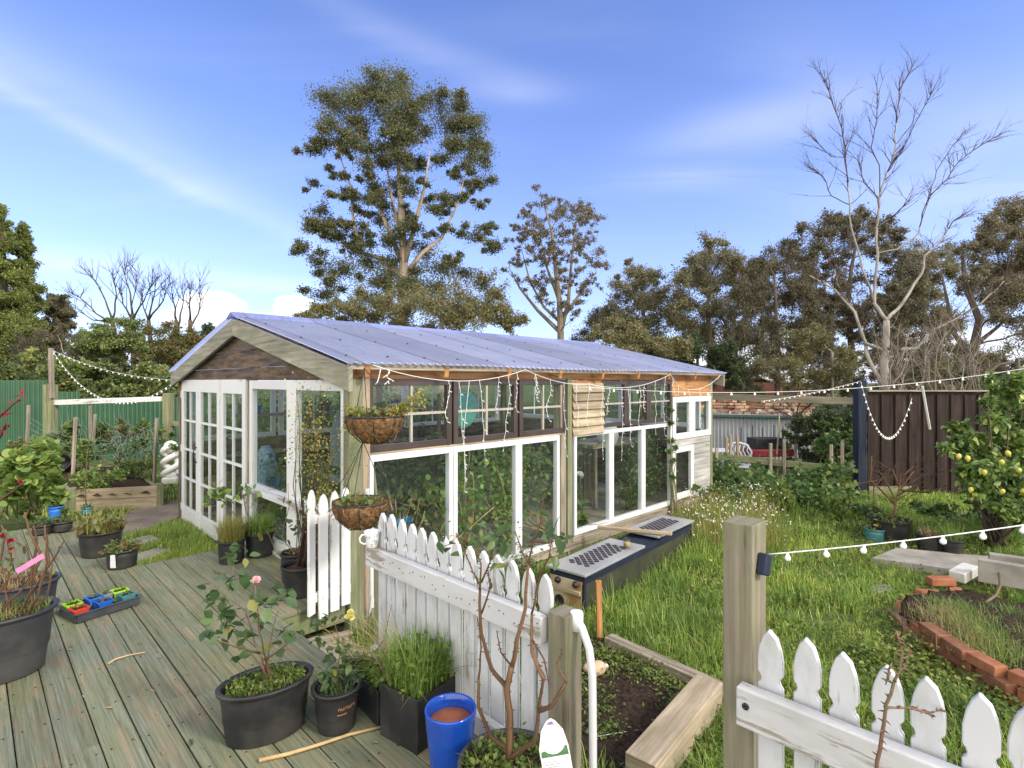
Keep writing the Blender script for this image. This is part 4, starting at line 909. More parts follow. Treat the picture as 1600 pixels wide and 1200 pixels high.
sc = MB(); sc.lathe([(.010, 0), (.010, .004), (.004, .005), (.003, .002)], 12); sc.build('screw', M_['iron'], f2, (-.0735, .445, .725), (0, -PI/2, 0))
for i, pw_ in enumerate((1205, 1262, 1320, 1385, 1452, 1527, 1602, 1690)):
    r = (pw_-800)/FP; y = FA*(1-r)/(1+r)-.2; mb = MB(); z1 = .945+U(-.006, .006)
    mb.prism(picket_poly(.070, .02, z1), -.0105, .0105, Mx.Translation((0, y, 0))@Mx.Rotation(U(-.01, .01), 4, 'X')@TOY); mb.build('picket', M_['picket'], f2, bevel=.003)
mb = MB(); mb.box((.055, .50, .37), (.11, .094, 1.74)); mb.build('post', M_['post'], f2, bevel=.005, seg=2)
mb = MB(); mb.box((.05, .438, 1.115), (.045, .028, .065), Mx.Rotation(.3, 3, 'Y')); mb.build('bracket', M_['navy'], f2, bevel=.004)
g1 = ab_empty('picket_gate', 2.10, 3.86, 0, 'small white picket panel of four slats at the greenhouse corner post', 'picket gate')
for i, (x, z0, z1) in enumerate(((-.32, -.035, .885), (-.235, -.075, .845), (-.145, -.05, .855), (-.055, -.03, .87))):
    mb = MB(); mb.prism(picket_poly(.072, z0, z1), -.011, .011, Mx.Translation((x, -.012 if i else .0, 0))@Mx.Rotation(.5 if i == 0 else 0, 4, 'Z')); mb.build('picket', M_['white'], g1, bevel=.003)
for z in (.08, .66): mb = MB(); mb.bar((-.33, .022, z), (0, .022, z), .035, .07); mb.build('rail', M_['white'], g1, bevel=.003)
# steps down through the gap
mb = MB(); mb.bar(AB(1.70, 2.86, -.19), AB(1.70, 3.80, -.19), .20, .045); mb.bar(AB(1.96, 2.86, -.33), AB(1.96, 3.80, -.33), .26, .045); mb.bar(AB(1.56, 3.78, -.24), AB(2.05, 3.78, -.30), .045, .18); mb.bar(AB(1.56, 2.88, -.24), AB(2.05, 2.88, -.30), .045, .18)
tag(mb.build('deck_steps', M_['gt'], bevel=.004), kind='structure')
# ---------------------------------------------------------------- mid distance
def board(name, label, p0, p1, w, h, mat, cat='board', group=None, up=(0, 0, 1), bevel=.004):
    p0, p1 = V(p0), V(p1); c = (p0+p1)/2; mb = MB(); mb.bar(p0-c, p1-c, w, h, up); return tag(mb.build(name, M_[mat], None, c, bevel=bevel), label, cat, group)
e0, e1 = WG(950, 1002, .05), WG(1130, 1083, .05)
board('timber_edging', 'weathered timber plank edging the soil bed on the grass side', e0+V((0, 0, .0)), e1, .10, .10, 'gt', 'timber edging')
d0, d1 = WG(1108, 1082, .10), WG(1000, 1215, .10); d0 = V((d0.x, d0.y, -.33)); d1 = V((d1.x, d1.y, -.33))
board('timber_beam', 'thick pale timber beam at the near end of the soil bed, by the post', d0, d1, .17, .17, 'pine', 'timber beam')
q = WG(937, 1004); board('garden_stake', 'orange brown square stake standing by the metal cabinet', q+V((0, 0, -.1)), q+V((-.01, .0, .50)), .045, .045, 'orange', 'stake')
# old metal cabinet
cz = -.04; c0, c1, c2 = W(914, 900, cz), W(1083, 816, cz), W(857, 883, cz)
cu = (c1-c0); CLn = cu.length; cab = empty('metal_cabinet', (c0.x, c0.y, 0), math.atan2(cu.y, cu.x), 'old low stainless steel cabinet with lattice vents lying against the greenhouse wall', 'cabinet')
CW = (c2-c0).length*.97; zg_ = -.45
mb = MB(); mb.box((CLn/2, CW/2, (zg_+cz-.09)/2), (CLn-.06, CW-.04, cz-.09-zg_)); mb.build('body', plain('moss_stained_panel', (.014, .019, .009), (.040, .042, .016), 3.5, .8, .2), cab, bevel=.004)
mb = MB(); mb.box((CLn/2, CW/2, cz-.055), (CLn-.03, CW-.02, .069)); mb.build('top_frame', M_['navy'], cab, bevel=.003)
for x in (.02, CLn-.02): mb = MB(); mb.box((x, .022, (zg_+cz-.09)/2), (.028, .028, cz-.09-zg_)); mb.build('corner_trim', M_['navy'], cab)
mb = MB(); mb.box((.012, CW/2+.01, (zg_+cz)/2-.03), (.02, CW-.05, cz-zg_-.08)); mb.build('rusty_end_panel', plain('rusty_cream_enamel', (.50, .43, .30), (.26, .15, .06), 5, .5, .15), cab, bevel=.003)
mb = MB(); mb.box((-.012, CW/2, cz-.17), (.03, CW-.08, .035)); mb.build('ledge', M_['pine'], cab, bevel=.003)
for y in (CW*.24, CW*.72): mb = MB(); mb.lathe([(.030, 0), (.030, .012), (.022, .016), (.020, .034), (.012, .036), (0, .036)], 20); mb.build('knob', M_['iron'], cab, (.002, y, cz-.10), (0, -PI/2, 0))
mb = MB(); mb.lathe([(.05, 0), (.05, .01), (.04, .012), (.036, .004), (0, .004)], 24); mb.build('round_vent', M_['iron'], cab, (.002, CW*.68, cz-.28), (0, -PI/2, 0))
def top_panel(x0, x1, tilt, lab, z=0):
    mb = MB(); mb.box(((x0+x1)/2, CW/2, cz+z), (x1-x0, CW+.02, .024), Mx.Rotation(tilt, 3, 'Y')); p = mb.build('top_panel', M_['metal'], cab, bevel=.004, seg=2); p['label'] = lab
    v = MB(); n, m = 9, 6; L, Wd = (x1-x0)*.66, CW*.60; xc, yc = (x0+x1)/2-.0, CW*.52
    for i in range(n):
        for j in range(m):
            x = xc-L/2+L*(i+.5*(j % 2)+.25)/n; y = yc-Wd/2+Wd*(j+.5)/m; a, b = L/n*.40, Wd/m*.78
            zz_ = cz+z+.0128-(x-xc)*math.tan(tilt)
            k = len(v.v); v.v += [V((x-a, y, zz_)), V((x, y-b, zz_)), V((x+a, y, zz_)), V((x, y+b, zz_)), V((x-a, y, zz_+.0012)), V((x, y-b, zz_+.0012)), V((x+a, y, zz_+.0012)), V((x, y+b, zz_+.0012))]
            v._face([k+4, k+5, k+6, k+7], [(0, 0)]*4)
            for s_ in range(4): t_ = (s_+1) % 4; v._face([k+s_, k+t_, k+4+t_, k+4+s_], [(0, 0)]*4)
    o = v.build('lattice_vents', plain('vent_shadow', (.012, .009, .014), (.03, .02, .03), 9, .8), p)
top_panel(-.012, CLn*.47, 0, 'nearer lattice top panel'); top_panel(CLn*.60, CLn+.01, .012, 'farther lattice top panel', .02)
b0, b1 = W(934, 826, -.0), W(1050, 838, -.0); board('timber_batten', 'loose timber batten lying across the top of the metal cabinet', V((b0.x, b0.y, .018)), V((b1.x, b1.y, .030)), .05, .035, 'pine', 'timber batten')
j = W(980, 856, cz+.012); mb = MB(); mb.lathe([(.0, .001), (.036, .001), (.040, .01), (.041, .075), (.034, .09), (.034, .105), (.031, .105), (.031, .09), (.037, .074), (.036, .012), (0, .008)], 24)
jar = tag(mb.build('glass_jar', glass('jar_glass', (.93, .92, .85)), None, (j.x, j.y, cz+.012)), 'small clear glass jar on the corner of the metal cabinet', 'jar')
mb = MB(); mb.lathe([(0, .009), (.034, .010), (.035, .05), (.03, .058), (0, .055)], 20); mb.build('dregs', plain('dry_grass_dregs', (.5, .46, .32), (.38, .33, .2), 60, .8), jar)
# mug on the fence rail
mq = f1.matrix_basis@V((-.05, .655, .731)); mug = empty('mug', mq, R(35), 'white china mug with a blue grey flower print, standing on the fence rail', 'mug')
def mug_mat():
    t = NT('printed_china'); z = t.noise((26, 22, 30), 1, 3, .6, 1.2, 'Object'); m = t.ramp(z, [(.50, 0), (.53, .9), (.57, .9), (.60, .1)])
    return t.finish(t.mix((.80, .80, .79), (.22, .28, .36), m), .18)
mb = MB(); mb.lathe([(0, .0), (.030, 0), (.033, .004), (.046, .085), (.047, .092), (.044, .092), (.042, .084), (.030, .008), (0, .006)], 32); mb.build('cup', mug_mat(), mug)
mb = MB(); mb.tube([(-.040, 0, .075), (-.060, 0, .078), (-.074, 0, .060), (-.070, 0, .038), (-.052, 0, .025), (-.036, 0, .024)], .005, 10); mb.build('handle', M_['alu'], mug)
# dark fence, navy post, beam
fd = 9.4; fx0, fx1 = (1352-800)/FP*fd, (1640-800)/FP*fd; zt_ = CZ-(612-HY)*fd/FP; gzb = -.30
df = empty('board_fence', ((fx0+fx1)/2, fd, gzb), R(2), 'dark stained board and batten fence carrying the drooping fairy lights', 'fence'); hw = (fx1-fx0)/2
mb = MB(); n = 13
for i in range(n): x = -hw+2*hw*(i+.5)/n; mb.box((x, U(-.003, .003), (zt_-gzb)/2), (2*hw/n-.004, .02, zt_-gzb))
mb.build('boards', M_['darkfence'], df)
mb = MB()
for i in range(1, n): x = -hw+2*hw*i/n; mb.box((x, -.026, (zt_-gzb)/2-.02), (.05, .025, zt_-gzb-.06))
mb.build('battens', M_['darkfence'], df, bevel=.003)
mb = MB(); mb.box((0, -.01, zt_-gzb+.014), (2*hw+.05, .11, .028)); mb.build('capping', M_['gt'], df, bevel=.003)
mb = MB(); mb.box((-hw+.35, -.06, .10), (.75, .04, .18)); mb.build('kick_board', M_['gtm'], df, bevel=.003)
np_ = V(((1343.5-800)/FP*9.2, 9.2, 0)); npz = CZ-(594-HY)*9.2/FP
board('navy_post', 'tall square navy painted post at the left end of the dark board fence', (np_.x, np_.y, -.35), (np_.x, np_.y, npz), .145, .145, 'navy', 'post')
st0, st1 = D(1441, 603, 9.1), D(1453, 671, 9.25); board('white_batten', 'thin white stick leaning on the top of the dark board fence', st0, st1, .035, .02, 'white', 'stick')
bl, br = D(1085, 619, 11.8), D(1338, 627, 9.27); board('timber_beam', 'long horizontal beam running from the greenhouse to the navy post', bl, br, .05, .125, 'post', 'timber beam')
# low fence with stakes, shed and odds and ends behind
lf0, lf1 = D(1108, 712, 10.2), D(1345, 736, 9.5); lfm = (lf0+lf1)/2; lf = empty('low_fence', (lfm.x, lfm.y, -.28), 0, 'low rustic timber fence half buried in green creeper', 'fence')
loc = lambda p: V(p)-V((lfm.x, lfm.y, -.28))
mb = MB(); mb.bar(loc(lf0), loc(lf1), .04, .115); mb.build('rail', M_['gtm'], lf, bevel=.004)
l2, l3 = D(1108, 744, 10.1), D(1345, 770, 9.45); mb = MB(); mb.bar(loc(l2), loc(l3), .04, .13); mb.build('rail', M_['gtm'], lf, bevel=.004)
for x, y0, d in ((1202, 692, 9.85), (1223, 686, 9.8), (1296, 694, 9.6), (1313, 690, 9.6), (1118, 700, 10.2)):
    p = D(x, y0, d); mb = MB(); mb.bar(loc((p.x, p.y-.05, -.3)), loc(p+V((0, -.05, 0))), .055, .035, (0, 1, 0)); mb.build('upright', M_['gt'], lf, bevel=.003)
for x, y0, y1, d in ((1136, 683, 712, 11), (1141, 680, 712, 11), (1153, 681, 712, 11), (1317, 688, 720, 10.4)):
    board('garden_stake', 'pale garden stake standing in the row behind the low fence', D(x, y1+30, d), D(x+U(-1, 1), y0, d), .045, .045, 'pine', 'stake', 'stakes behind the low fence')
board('bamboo_cane', 'leaning bamboo cane tied to the small bare tree', D(1276, 712, 11.3), D(1254, 645, 11.4), .03, .03, 'pine', 'cane')
board('bamboo_cane', 'upright bamboo cane left of the small bare tree', D(1214, 710, 11.4), D(1218, 645, 11.5), .025, .025, 'pine', 'cane')
M_['galv'] = plain('galvanised_sheet', (.26, .28, .30), (.35, .37, .39), 1.5, .55, .1, metal=.2)
def corr(name, mat, parent, x0, x1, z0, z1, pitch=.09, amp=.012, th=.004, vert=True):
    n = int((x1-x0)/pitch*6)+1; X = np.linspace(x0, x1, n); vs_ = []
    for z in (z0, z1):
        for x in X: k = (x/pitch) % 1; vs_.append((x, amp*math.copysign(min(1, abs(math.sin(2*PI*k))*1.6), math.sin(2*PI*k)), z))
    me = bpy.data.meshes.new(name); me.from_pydata(vs_, [], [(i, i+1, n+i+1, n+i) for i in range(n-1)]); o = link(name, me, mat, parent); m = o.modifiers.new('thick', 'SOLIDIFY'); m.thickness = th; return o
s0, s1 = D(1085, 700, 14), D(1275, 700, 13.2); shm = (s0+s1)/2; shd = empty('shed', (shm.x, shm.y, -.3), math.atan2(s1.y-s0.y, s1.x-s0.x), 'grey corrugated iron shed with a green edge, behind the low fence', 'shed')
hwid = (s1-s0).length/2; sz = CZ-(650-HY)*13.6/FP+.3
corr('wall', M_['galv'], shd, -hwid, hwid, 0, sz); mb = MB(); mb.box((hwid, 1, sz/2), (.03, 2, sz)); mb.box((-hwid, 1, sz/2), (.03, 2, sz)); mb.box((0, 2, sz/2), (2*hwid, .03, sz)); mb.build('side_walls', M_['galv'], shd)
mb = MB(); mb.box((0, .98, sz+.02), (2*hwid+.06, 2.1, .03)); mb.build('roof', M_['galv'], shd); mb = MB(); mb.box((0, -.085, sz+.0), (2*hwid+.06, .03, .06)); mb.build('edge_trim', plain('green_trim', (.02, .09, .07), (.03, .07, .05), 4), shd)
bp = MB(); bp2 = MB()
for i in range(5):
    for j_ in range(26):
        if U(0, 1) < .93-.06*max(0, i-4): (bp if U(0, 1) < .55 else bp2).box((-hwid*.98+j_*.115*2*hwid/3.0+U(-.03, .03), .25+U(-.05, .05), sz+.07+i*.072), (.2*U(.4, 1.1), .12, .065*U(.5, 1.1)), U(-.5, .5))
br_ = bp.build('brick_heap', plain('red_brick_rubble', (.20, .085, .055), (.32, .18, .12), 3.5, .9, .3), None, shd.location, (0, 0, shd.rotation_euler.z)); tag(br_, 'long heap of old red bricks stacked on the grey shed', 'brick heap', kind='stuff')
tag(bp2.build('cream_brick_heap', plain('cream_brick_rubble', (.50, .38, .26), (.36, .22, .13), 1.6, .9, .3), None, shd.location, (0, 0, shd.rotation_euler.z)), 'cream bricks mixed through the heap on the shed', 'brick heap', kind='stuff')
def house(name, label, x0, x1, yt, ye, yb, d, wall, roof, cat='building', extra=None):
    a, b = D(x0, ye, d), D(x1, ye, d); c = (a+b)/2; r = empty(name, (c.x, d, -.3), 0, label, cat); w = (b.x-a.x)/2; ze = a.z+.3; zr = D(x0, yt, d).z+.3
    mb = MB(); mb.box((0, 3, ze/2), (2*w, 6, ze)); mb.build('wall', M_[wall], r)
    mb = MB(); mb.prism([(-.3, ze-.02), (3, zr), (6.3, ze-.02), (6.3, ze+.08), (3, zr+.10), (-.3, ze+.08)], -w-.25, w+.25, TOY); mb.build('roof', M_[roof], r)
    for k in range(max(1, int(w))): mb = MB(); mb.box((-w+(k+.5)*2*w/max(1, int(w)), -.02, ze*.55), (.9, .05, ze*.36)); mb.build('window', M_['bronze'], r)
    return r
M_['redwall'] = plain('orange_red_weatherboard', (.40, .12, .05), (.33, .10, .045), 2, .8); M_['whiteroof'] = plain('white_roof', (.70, .70, .69), (.62, .62, .6), .5, .6); M_['cream'] = plain('cream_wall', (.60, .54, .42), (.5, .45, .36), 1)
house('house', 'far orange red house with a white roof, just past the greenhouse end', 1140, 1172, 591, 601, 640, 42, 'redwall', 'whiteroof')
house('house', 'far orange red building seen through the trees, above the beam', 1212, 1262, 588, 598, 640, 48, 'redwall', 'cream')
house('house', 'cream house low behind the beam, next to the greenhouse end', 1085, 1139, 600, 612, 640, 50, 'cream', 'cream')
house('house', 'long pale roofed building at the edge, behind the lemon tree', 1480, 1680, 562, 580, 640, 34, 'cream', 'whiteroof')
# white table, chair, red cart
tb = empty('garden_table', D(1120, 716, 12), 0, 'small white garden table beside the greenhouse end', 'table'); mb = MB(); mb.box((0, 0, .18), (.5, .5, .03)); mb.build('table_top', M_['alu'], tb, bevel=.004)
for x in (-.2, .2):
    for y in (-.2, .2): mb = MB(); mb.box((x, y, -.19), (.05, .05, .72)); mb.build('leg', M_['alu'], tb)
chp = D(1153, 712, 11.8); ch = empty('garden_chair', chp, R(-20), 'white ornate garden chair with a pierced back', 'chair')
mb = MB(); mb.tube([(-.24, 0, -.2), (-.27, 0, .1), (-.18, .0, .24), (0, .0, .29), (.18, .0, .24), (.27, 0, .1), (.24, 0, -.2)], .022, 8)
for k in range(6): a_ = -.2+k*.08; mb.tube([(a_, 0, -.18), (a_+.04, 0, 0), (a_-.02, 0, .12), (a_+.01, 0, .24)], .014, 6)
mb.build('backrest', M_['alu'], ch); mb = MB(); mb.box((0, -.24, -.18), (.5, .46, .03)); mb.build('seat', M_['alu'], ch)
for x in (-.22, .22):
    for y in (-.44, -.02): mb = MB(); mb.box((x, y, -.40), (.035, .035, .42)); mb.build('leg', M_['alu'], ch)
ct = empty('garden_cart', D(1200, 706, 12.3), R(4), 'red garden cart tray with a dark crate standing in it', 'cart'); mb = MB(); mb.box((0, 0, 0), (.95, .5, .16)); mb.build('tray', plain('red_plastic', (.30, .045, .05), (.22, .035, .04), 5, .5), ct, bevel=.02)
mb = MB(); mb.box((-.05, 0, .20), (.7, .4, .24)); mb.build('crate', M_['iron'], ct, bevel=.01)
for x in (-.35, .35): mb = MB(); mb.lathe([(.14, -.03), (.14, .03)], 16, close=True); mb.build('wheel', M_['iron'], ct, (x, -.27, -.22), (PI/2, 0, 0))
for k, x in enumerate((1158, 1176, 1191, 1209, 1223)): board('trellis_rod', 'thin dark rod of the row standing in front of the shed', D(x, 705, 12.9), D(x, 668-4*(k % 2), 12.9), .02, .02, 'iron', 'rod', 'rods before the shed')
# ---------------------------------------------------------------- left garden
M_['gcorr'] = plain('green_colour_steel', (.030, .088, .046), (.042, .115, .060), 1.2, .5, .05)
ga, gb = D(-120, 700, 12.6), D(330, 700, 14.0); gdir = (gb-ga); gfe = empty('corrugated_fence', (ga.x, ga.y, -.3), math.atan2(gdir.y, gdir.x), 'tall green corrugated steel fence stepping down towards the greenhouse', 'fence')
def gpos(px): r = (px-800)/FP; t = (r*ga.y-ga.x)/(gdir.x-r*gdir.y); return t*gdir.length, ga.y+gdir.y*t
for x0, x1, yt in ((-120, 74, 594), (75, 124, 612), (125, 330, 621)):
    (l0, da), (l1, db) = gpos(x0), gpos(x1); zt2 = CZ-(yt-HY)*(da+db)/2/FP+.3; corr('panel', M_['gcorr'], gfe, l0, l1, 0, zt2, .10, .02)
for x, y0, y1, d, w, lab in ((79, 601, 702, 10.6, .17, 'thick weathered fence post carrying the light pole'), (263, 614, 690, 10.9, .15, 'thick weathered fence post near the greenhouse doors')):
    board('fence_post', lab, D(x, y1+20, d), D(x, y0, d), w, w, 'gtm', 'post')
board('light_pole', 'tall pale pole with the fairy lights tied to its top', D(81, 622, 10.5), D(80, 544, 10.5), .085, .05, 'gt', 'pole')
board('fence_rail', 'peeling whitish rail between the two posts before the green fence', D(85, 629, 10.6), D(257, 623, 10.9), .05, .10, 'flaky', 'rail')
board('fence_rail', 'short low rail right of the post by the greenhouse doors', D(268, 661, 10.9), D(290, 664, 10.9), .05, .09, 'gtm', 'rail')
bA, bB = WG(109, 800), WG(246, 794); zt3 = .075; side = V((-.707, .707, 0))*2.9
rb = empty('raised_bed', bA, 0, 'long timber raised bed of two sleepers high, with a white knot statue at its corner', 'raised bed')
loc = lambda p: V(p)-bA
cor = [bA, bB, bB+side, bA+side]
for nm, (p, q_) in zip(('front_sleepers', 'right_sleepers', 'rear_sleepers', 'left_sleepers'), zip(cor, cor[1:]+cor[:1])):
    mb = MB()
    for z0, z1 in ((-.30, -.092), (-.088, zt3)): mb.bar(loc((p.x, p.y, (z0+z1)/2)), loc((q_.x, q_.y, (z0+z1)/2)), .05, z1-z0)
    mb.build(nm, M_['pine' if nm[0] == 'f' else 'gtm'], rb, bevel=.005)
for p in cor: mb = MB(); mb.box(loc((p.x+.03, p.y+.01, -.1)), (.09, .09, .42), .7); mb.build('corner_post', M_['gtm'], rb, bevel=.004)
so = soil_patch('soil', [(p.x-bA.x, p.y-bA.y) for p in cor], M_['soil'], 0, .06, .03, None, .03-bA.z, .10); so.parent = rb
for x, y0, y1, d, k in ((43, 633, 712, 9.6, 'tan stake farthest left, before the green fence'), (116, 652, 740, 9.0, 'leaning tan stake behind the front of the raised bed'), (139, 634, 705, 10.2, 'tall tan stake in the middle of the netted bed'), (147, 647, 700, 10.6, 'thin tan stake behind the tall one in the netted bed'), (243, 653, 756, 8.8, 'tan stake at the bed corner beside the white statue')):
    board('garden_stake', k, D(x-2 if x != 139 else x+2, y1, d), D(x+2, y0, d), .055, .03, 'gt', 'stake')
sp = WG(259, 760); stt = empty('knot_statue', (sp.x+.0, sp.y+.15, -.27), R(15), 'white twisted knot statue standing by the greenhouse doors', 'statue')
M_['chalk'] = plain('chalky_white_stone', (.74, .74, .70), (.66, .66, .62), 4, .8, .15)
mb = MB(); P = []
for i in range(61):
    t_ = i/60; ph = t_*2*PI; z = .18+.36*(1-math.cos(ph))/1.0*.78/1.0; u_ = (1-math.cos(ph))/2; am = .125*math.cos(u_*PI*2.35)*(1 if ph < PI else -1)
    P.append((am, .055*math.sin(u_*PI*2.35)*(1 if ph < PI else -1), .16+u_*.53))
mb.tube(P, .055, 14); mb.ball((0, 0, .72), .01)
ring = [(.075*math.cos(a_), 0, .70+.07*math.sin(a_)) for a_ in np.linspace(0, 2*PI, 25)]; mb.tube(ring, .052, 12); mb.ball((0, 0, .15), .12, (1.0, .6, .7), 18)
mb.build('knot', M_['chalk'], stt); mb = MB(); mb.box((0, 0, .06), (.27, .20, .12)); mb.build('base', M_['chalk'], stt, bevel=.02, seg=2)
bk = D(106, 727, 9.4); mb = MB(); mb.lathe([(.0, 0), (.11, 0), (.14, .22), (.152, .225), (.148, .235), (.13, .22), (.10, .015), (0, .012)], 24); tag(mb.build('bucket', M_['blackpot'], None, bk, (R(68), 0, R(15))), 'black plastic pot tipped on its side in the raised bed', 'pot')
nt = MB()
for i in range(15):
    a_, b_ = D(45+i*12, 650+8*math.sin(i), 10), D(62+i*13, 700+12*math.sin(i*2), 9.2); nt.tube(curve(a_, b_, 5, .1), .0018, 3)
for j_ in range(8): nt.tube(curve(D(46, 652+j_*8, 9.9), D(244, 660+j_*7, 8.9), 10, .03, -.12), .0018, 3)
for i in range(40): x = U(170, 240); nt.tube(curve(D(x, U(665, 690), 9.3), D(x+U(-20, 20), U(690, 722), 9), 3, .2), .0018, 3)
tag(nt.build('bird_netting', plain('grey_net_cord', (.34, .36, .36), (.26, .28, .28), 20, .6)), 'pale bird netting sagging between the stakes over the raised bed', 'netting')
# ---------------------------------------------------------------- brick ring bed
brm = [plain('red_brick', (.26, .095, .05), (.36, .16, .085), 9, .9, .4, spec=.2), plain('dark_brick', (.17, .075, .045), (.26, .12, .07), 14, .9, .4, spec=.2), plain('mossy_brick', (.20, .19, .10), (.30, .16, .09), 12, .9, .4, spec=.2)]
bmes = []
for k in range(3): mb = MB(); mb.box((0, 0, 0), (.225, .105, .072)); o = mb.build('brick', brm[k], bevel=.006, seg=2); bmes.append(o.data); bpy.data.objects.remove(o)
bn = [0]
def brick(p, rz, lab, k=None, tilt=0, roll=0):
    o = link('brick', bmes[random.choice((0, 0, 1, 1, 2)) if k is None else k], None); o.location = p; o.rotation_euler = (roll, tilt, rz); tag(o, lab, 'brick', 'bricks edging the round bed')
    m = o.modifiers.new('edge', 'BEVEL'); m.width = .007; m.segments = 2; return o
path = [WG(*p) for p in ((1404, 966), (1420, 990), (1452, 1016), (1500, 1052), (1560, 1086), (1630, 1120), (1720, 1155))]
def along(path, s):
    for a_, b_ in zip(path, path[1:]):
        L = (b_-a_).length
        if s <= L: return a_.lerp(b_, s/L), (b_-a_)
        s -= L
    return path[-1], path[-1]-path[-2]
tl = sum((b_-a_).length for a_, b_ in zip(path, path[1:]))
for c in range(3):
    s = .05+.115*(c % 2)+(.0 if c == 0 else .30*c)
    while s < tl:
        p, dr = along(path, s); g0 = gz(p.x, p.y); s += .235
        k = {0: 'brick in the lowest course of the round bed edge', 1: 'brick in the middle course of the round bed edge', 2: 'brick in the top course of the round bed edge'}[c]
        brick((p.x+U(-.025, .025), p.y+U(-.025, .025), g0+.03+c*.073), math.atan2(dr.y, dr.x)+U(-.16, .16), k, 2 if c == 0 and U(0, 1) < .5 else None, U(-.02, .02))
for x, y, z, rz, lab in ((1410, 958, .05, .9, 'loose brick at the left tip of the round bed'), (1432, 945, .04, .3, 'loose brick lying flat behind the left tip of the round bed'), (1452, 940, .07, .1, 'loose brick with its end to the deck, beside the white block'), (1470, 928, .13, -.1, 'topmost loose brick beside the white block'), (1494, 936, .05, 1.0, 'loose brick right under the white block'), (1480, 942, .04, .5, 'low loose brick between the others by the white block')):
    p = WG(x, y); brick((p.x, p.y, gz(p.x, p.y)+z), rz, lab, 0, U(-.1, .1), U(-.1, .1))
p = WG(1506, 918); mb = MB(); mb.box((0, 0, 0), (.30, .14, .10)); tag(mb.build('concrete_block', M_['concpale'], None, (p.x+.0, p.y, gz(p.x, p.y)+.15), (0, -.12, R(28)), bevel=.008, seg=2), 'whitish concrete block resting on the bricks of the round bed', 'block')
ca, cb = WG(1528, 926), WG(1690, 962); board('concrete_sleeper', 'grey concrete sleeper on edge behind the round bed', V((ca.x, ca.y, -.20)), V((cb.x, cb.y, -.20)), .09, .22, 'conc', 'sleeper')
ca2, cb2 = WG(1545, 912), WG(1690, 940); board('concrete_sleeper', 'second concrete sleeper showing as a strip behind the first', V((ca2.x, ca2.y, -.21)), V((cb2.x, cb2.y, -.21)), .09, .22, 'conc', 'sleeper')
rpoly = [(p.x, p.y) for p in path]+[tuple(WG(*q).xy) for q in ((1720, 980), (1600, 955), (1510, 935), (1450, 945))]
soil_patch('soil_mound', rpoly, M_['darksoil'], .09, .05, .035, crown=.10)
# sticks
def stick(label, pts, r, mat='drystem', name='stick'): 
    mb = MB(); c = V(pts[0]); mb.tube([V(p)-c for p in pts], [r*(1-.35*i/(len(pts)-1)) for i in range(len(pts))], 8); return tag(mb.build(name, M_[mat], None, c), label, 'stick')
w = lambda x, y, z=.012: W(x, y, z)
stick('long bare stick lying on the deck in front of the lettered pot', [w(405, 1188), w(450, 1178), w(500, 1163, .014), w(545, 1148), w(594, 1136)], .0095)
stick('thin curved twig alone on the open deck boards', [w(169, 1037), w(180, 1030, .02), w(200, 1024), w(227, 1019)], .006)
stick('small brown twig on the deck near the door pots', [w(334, 893), w(345, 896), w(353, 896)], .005, 'redstem')
stick('bent brown root branch rising from the round bed', [WG(1515, 965, .05), WG(1535, 945, .15), WG(1556, 930, .2), WG(1563, 915, .25), WG(1561, 895, .25)], .014, 'redstem', 'branch')
stick('thin pale wire line over the dark soil', [WG(925, 1152, .06), WG(960, 1146, .05), WG(998, 1140, .05)], .002, 'wire', 'garden_line')
stick('crooked twig on the dark soil', [WG(998, 1135, .06), WG(1008, 1150, .06), WG(1025, 1162, .06), WG(1035, 1172, .06)], .005, 'bark')
# rabbit ornament
q = WG(933, 1055, .03); rab = empty('rabbit_ornament', q, R(200), 'small pale tan rabbit ornament crouching in the weeds of the soil bed', 'ornament'); mr = plain('tan_ceramic', (.48, .31, .19), (.62, .47, .34), 14, .6, .1)
mb = MB(); mb.ball((0, 0, .05), .055, (1.25, .9, .95), 18); mb.ball((.07, 0, .065), .036, (1.1, .9, .95), 16); mb.ball((.045, .03, .02), .022, (1.3, .8, .8), 12); mb.ball((.045, -.03, .02), .022, (1.3, .8, .8), 12); mb.build('body', mr, rab)
for s_ in (-1, 1): mb = MB(); mb.ball((.045, s_*.017, .115), .030, (.45, .32, 1.0), 12, Mx.Rotation(-.35, 3, 'Y')); mb.build('ear', mr, rab)
mb = MB(); mb.ball((-.072, 0, .05), .018, n=10); mb.build('tail', M_['chalk'], rab)
# ---------------------------------------------------------------- fairy lights
def sag(p0, p1, s, n=24): p0, p1 = V(p0), V(p1); return [p0.lerp(p1, i/n)-V((0, 0, 4*s*(i/n)*(1-i/n))) for i in range(n+1)]
def bulb_mesh(r):
    mb = MB(); mb.lathe([(0, 0), (r*.4, 0), (r*.42, -r*.7), (r*.5, -r*.75), (r*.95, -r*1.5), (r, -r*1.9), (r*.85, -r*2.4), (r*.45, -r*2.75), (0, -r*2.85)], 12); o = mb.build('bulb', M_['bulb']); me = o.data; bpy.data.objects.remove(o); return me
def lights(label, pts, r, n, wr, name='string_lights', wmat='wire', jit=0.0):
    c = V(pts[0]); root = empty(name, c, 0, label, 'string lights'); P = [V(p)-c for p in pts]
    mb = MB(); mb.tube(P, wr, 5); mb.build('cable', M_[wmat], root); me = bulb_mesh(r); m = len(P)-1
    for i in range(n):
        s = (i+.5)/n*m; k = min(int(s), m-1); p = P[k].lerp(P[k+1], s-k); o = link('bulb', me, None, root, p); o.rotation_euler = (U(-.3, .3)*jit, U(-.3, .3)*jit, 0)
    return root
lights('string of round clear bulbs running from the tall grey post across the near garden', sag(D(1201, 866, 1.71), D(1760, 795, 1.62), .012), .0095, 9, .0021, jit=.6)
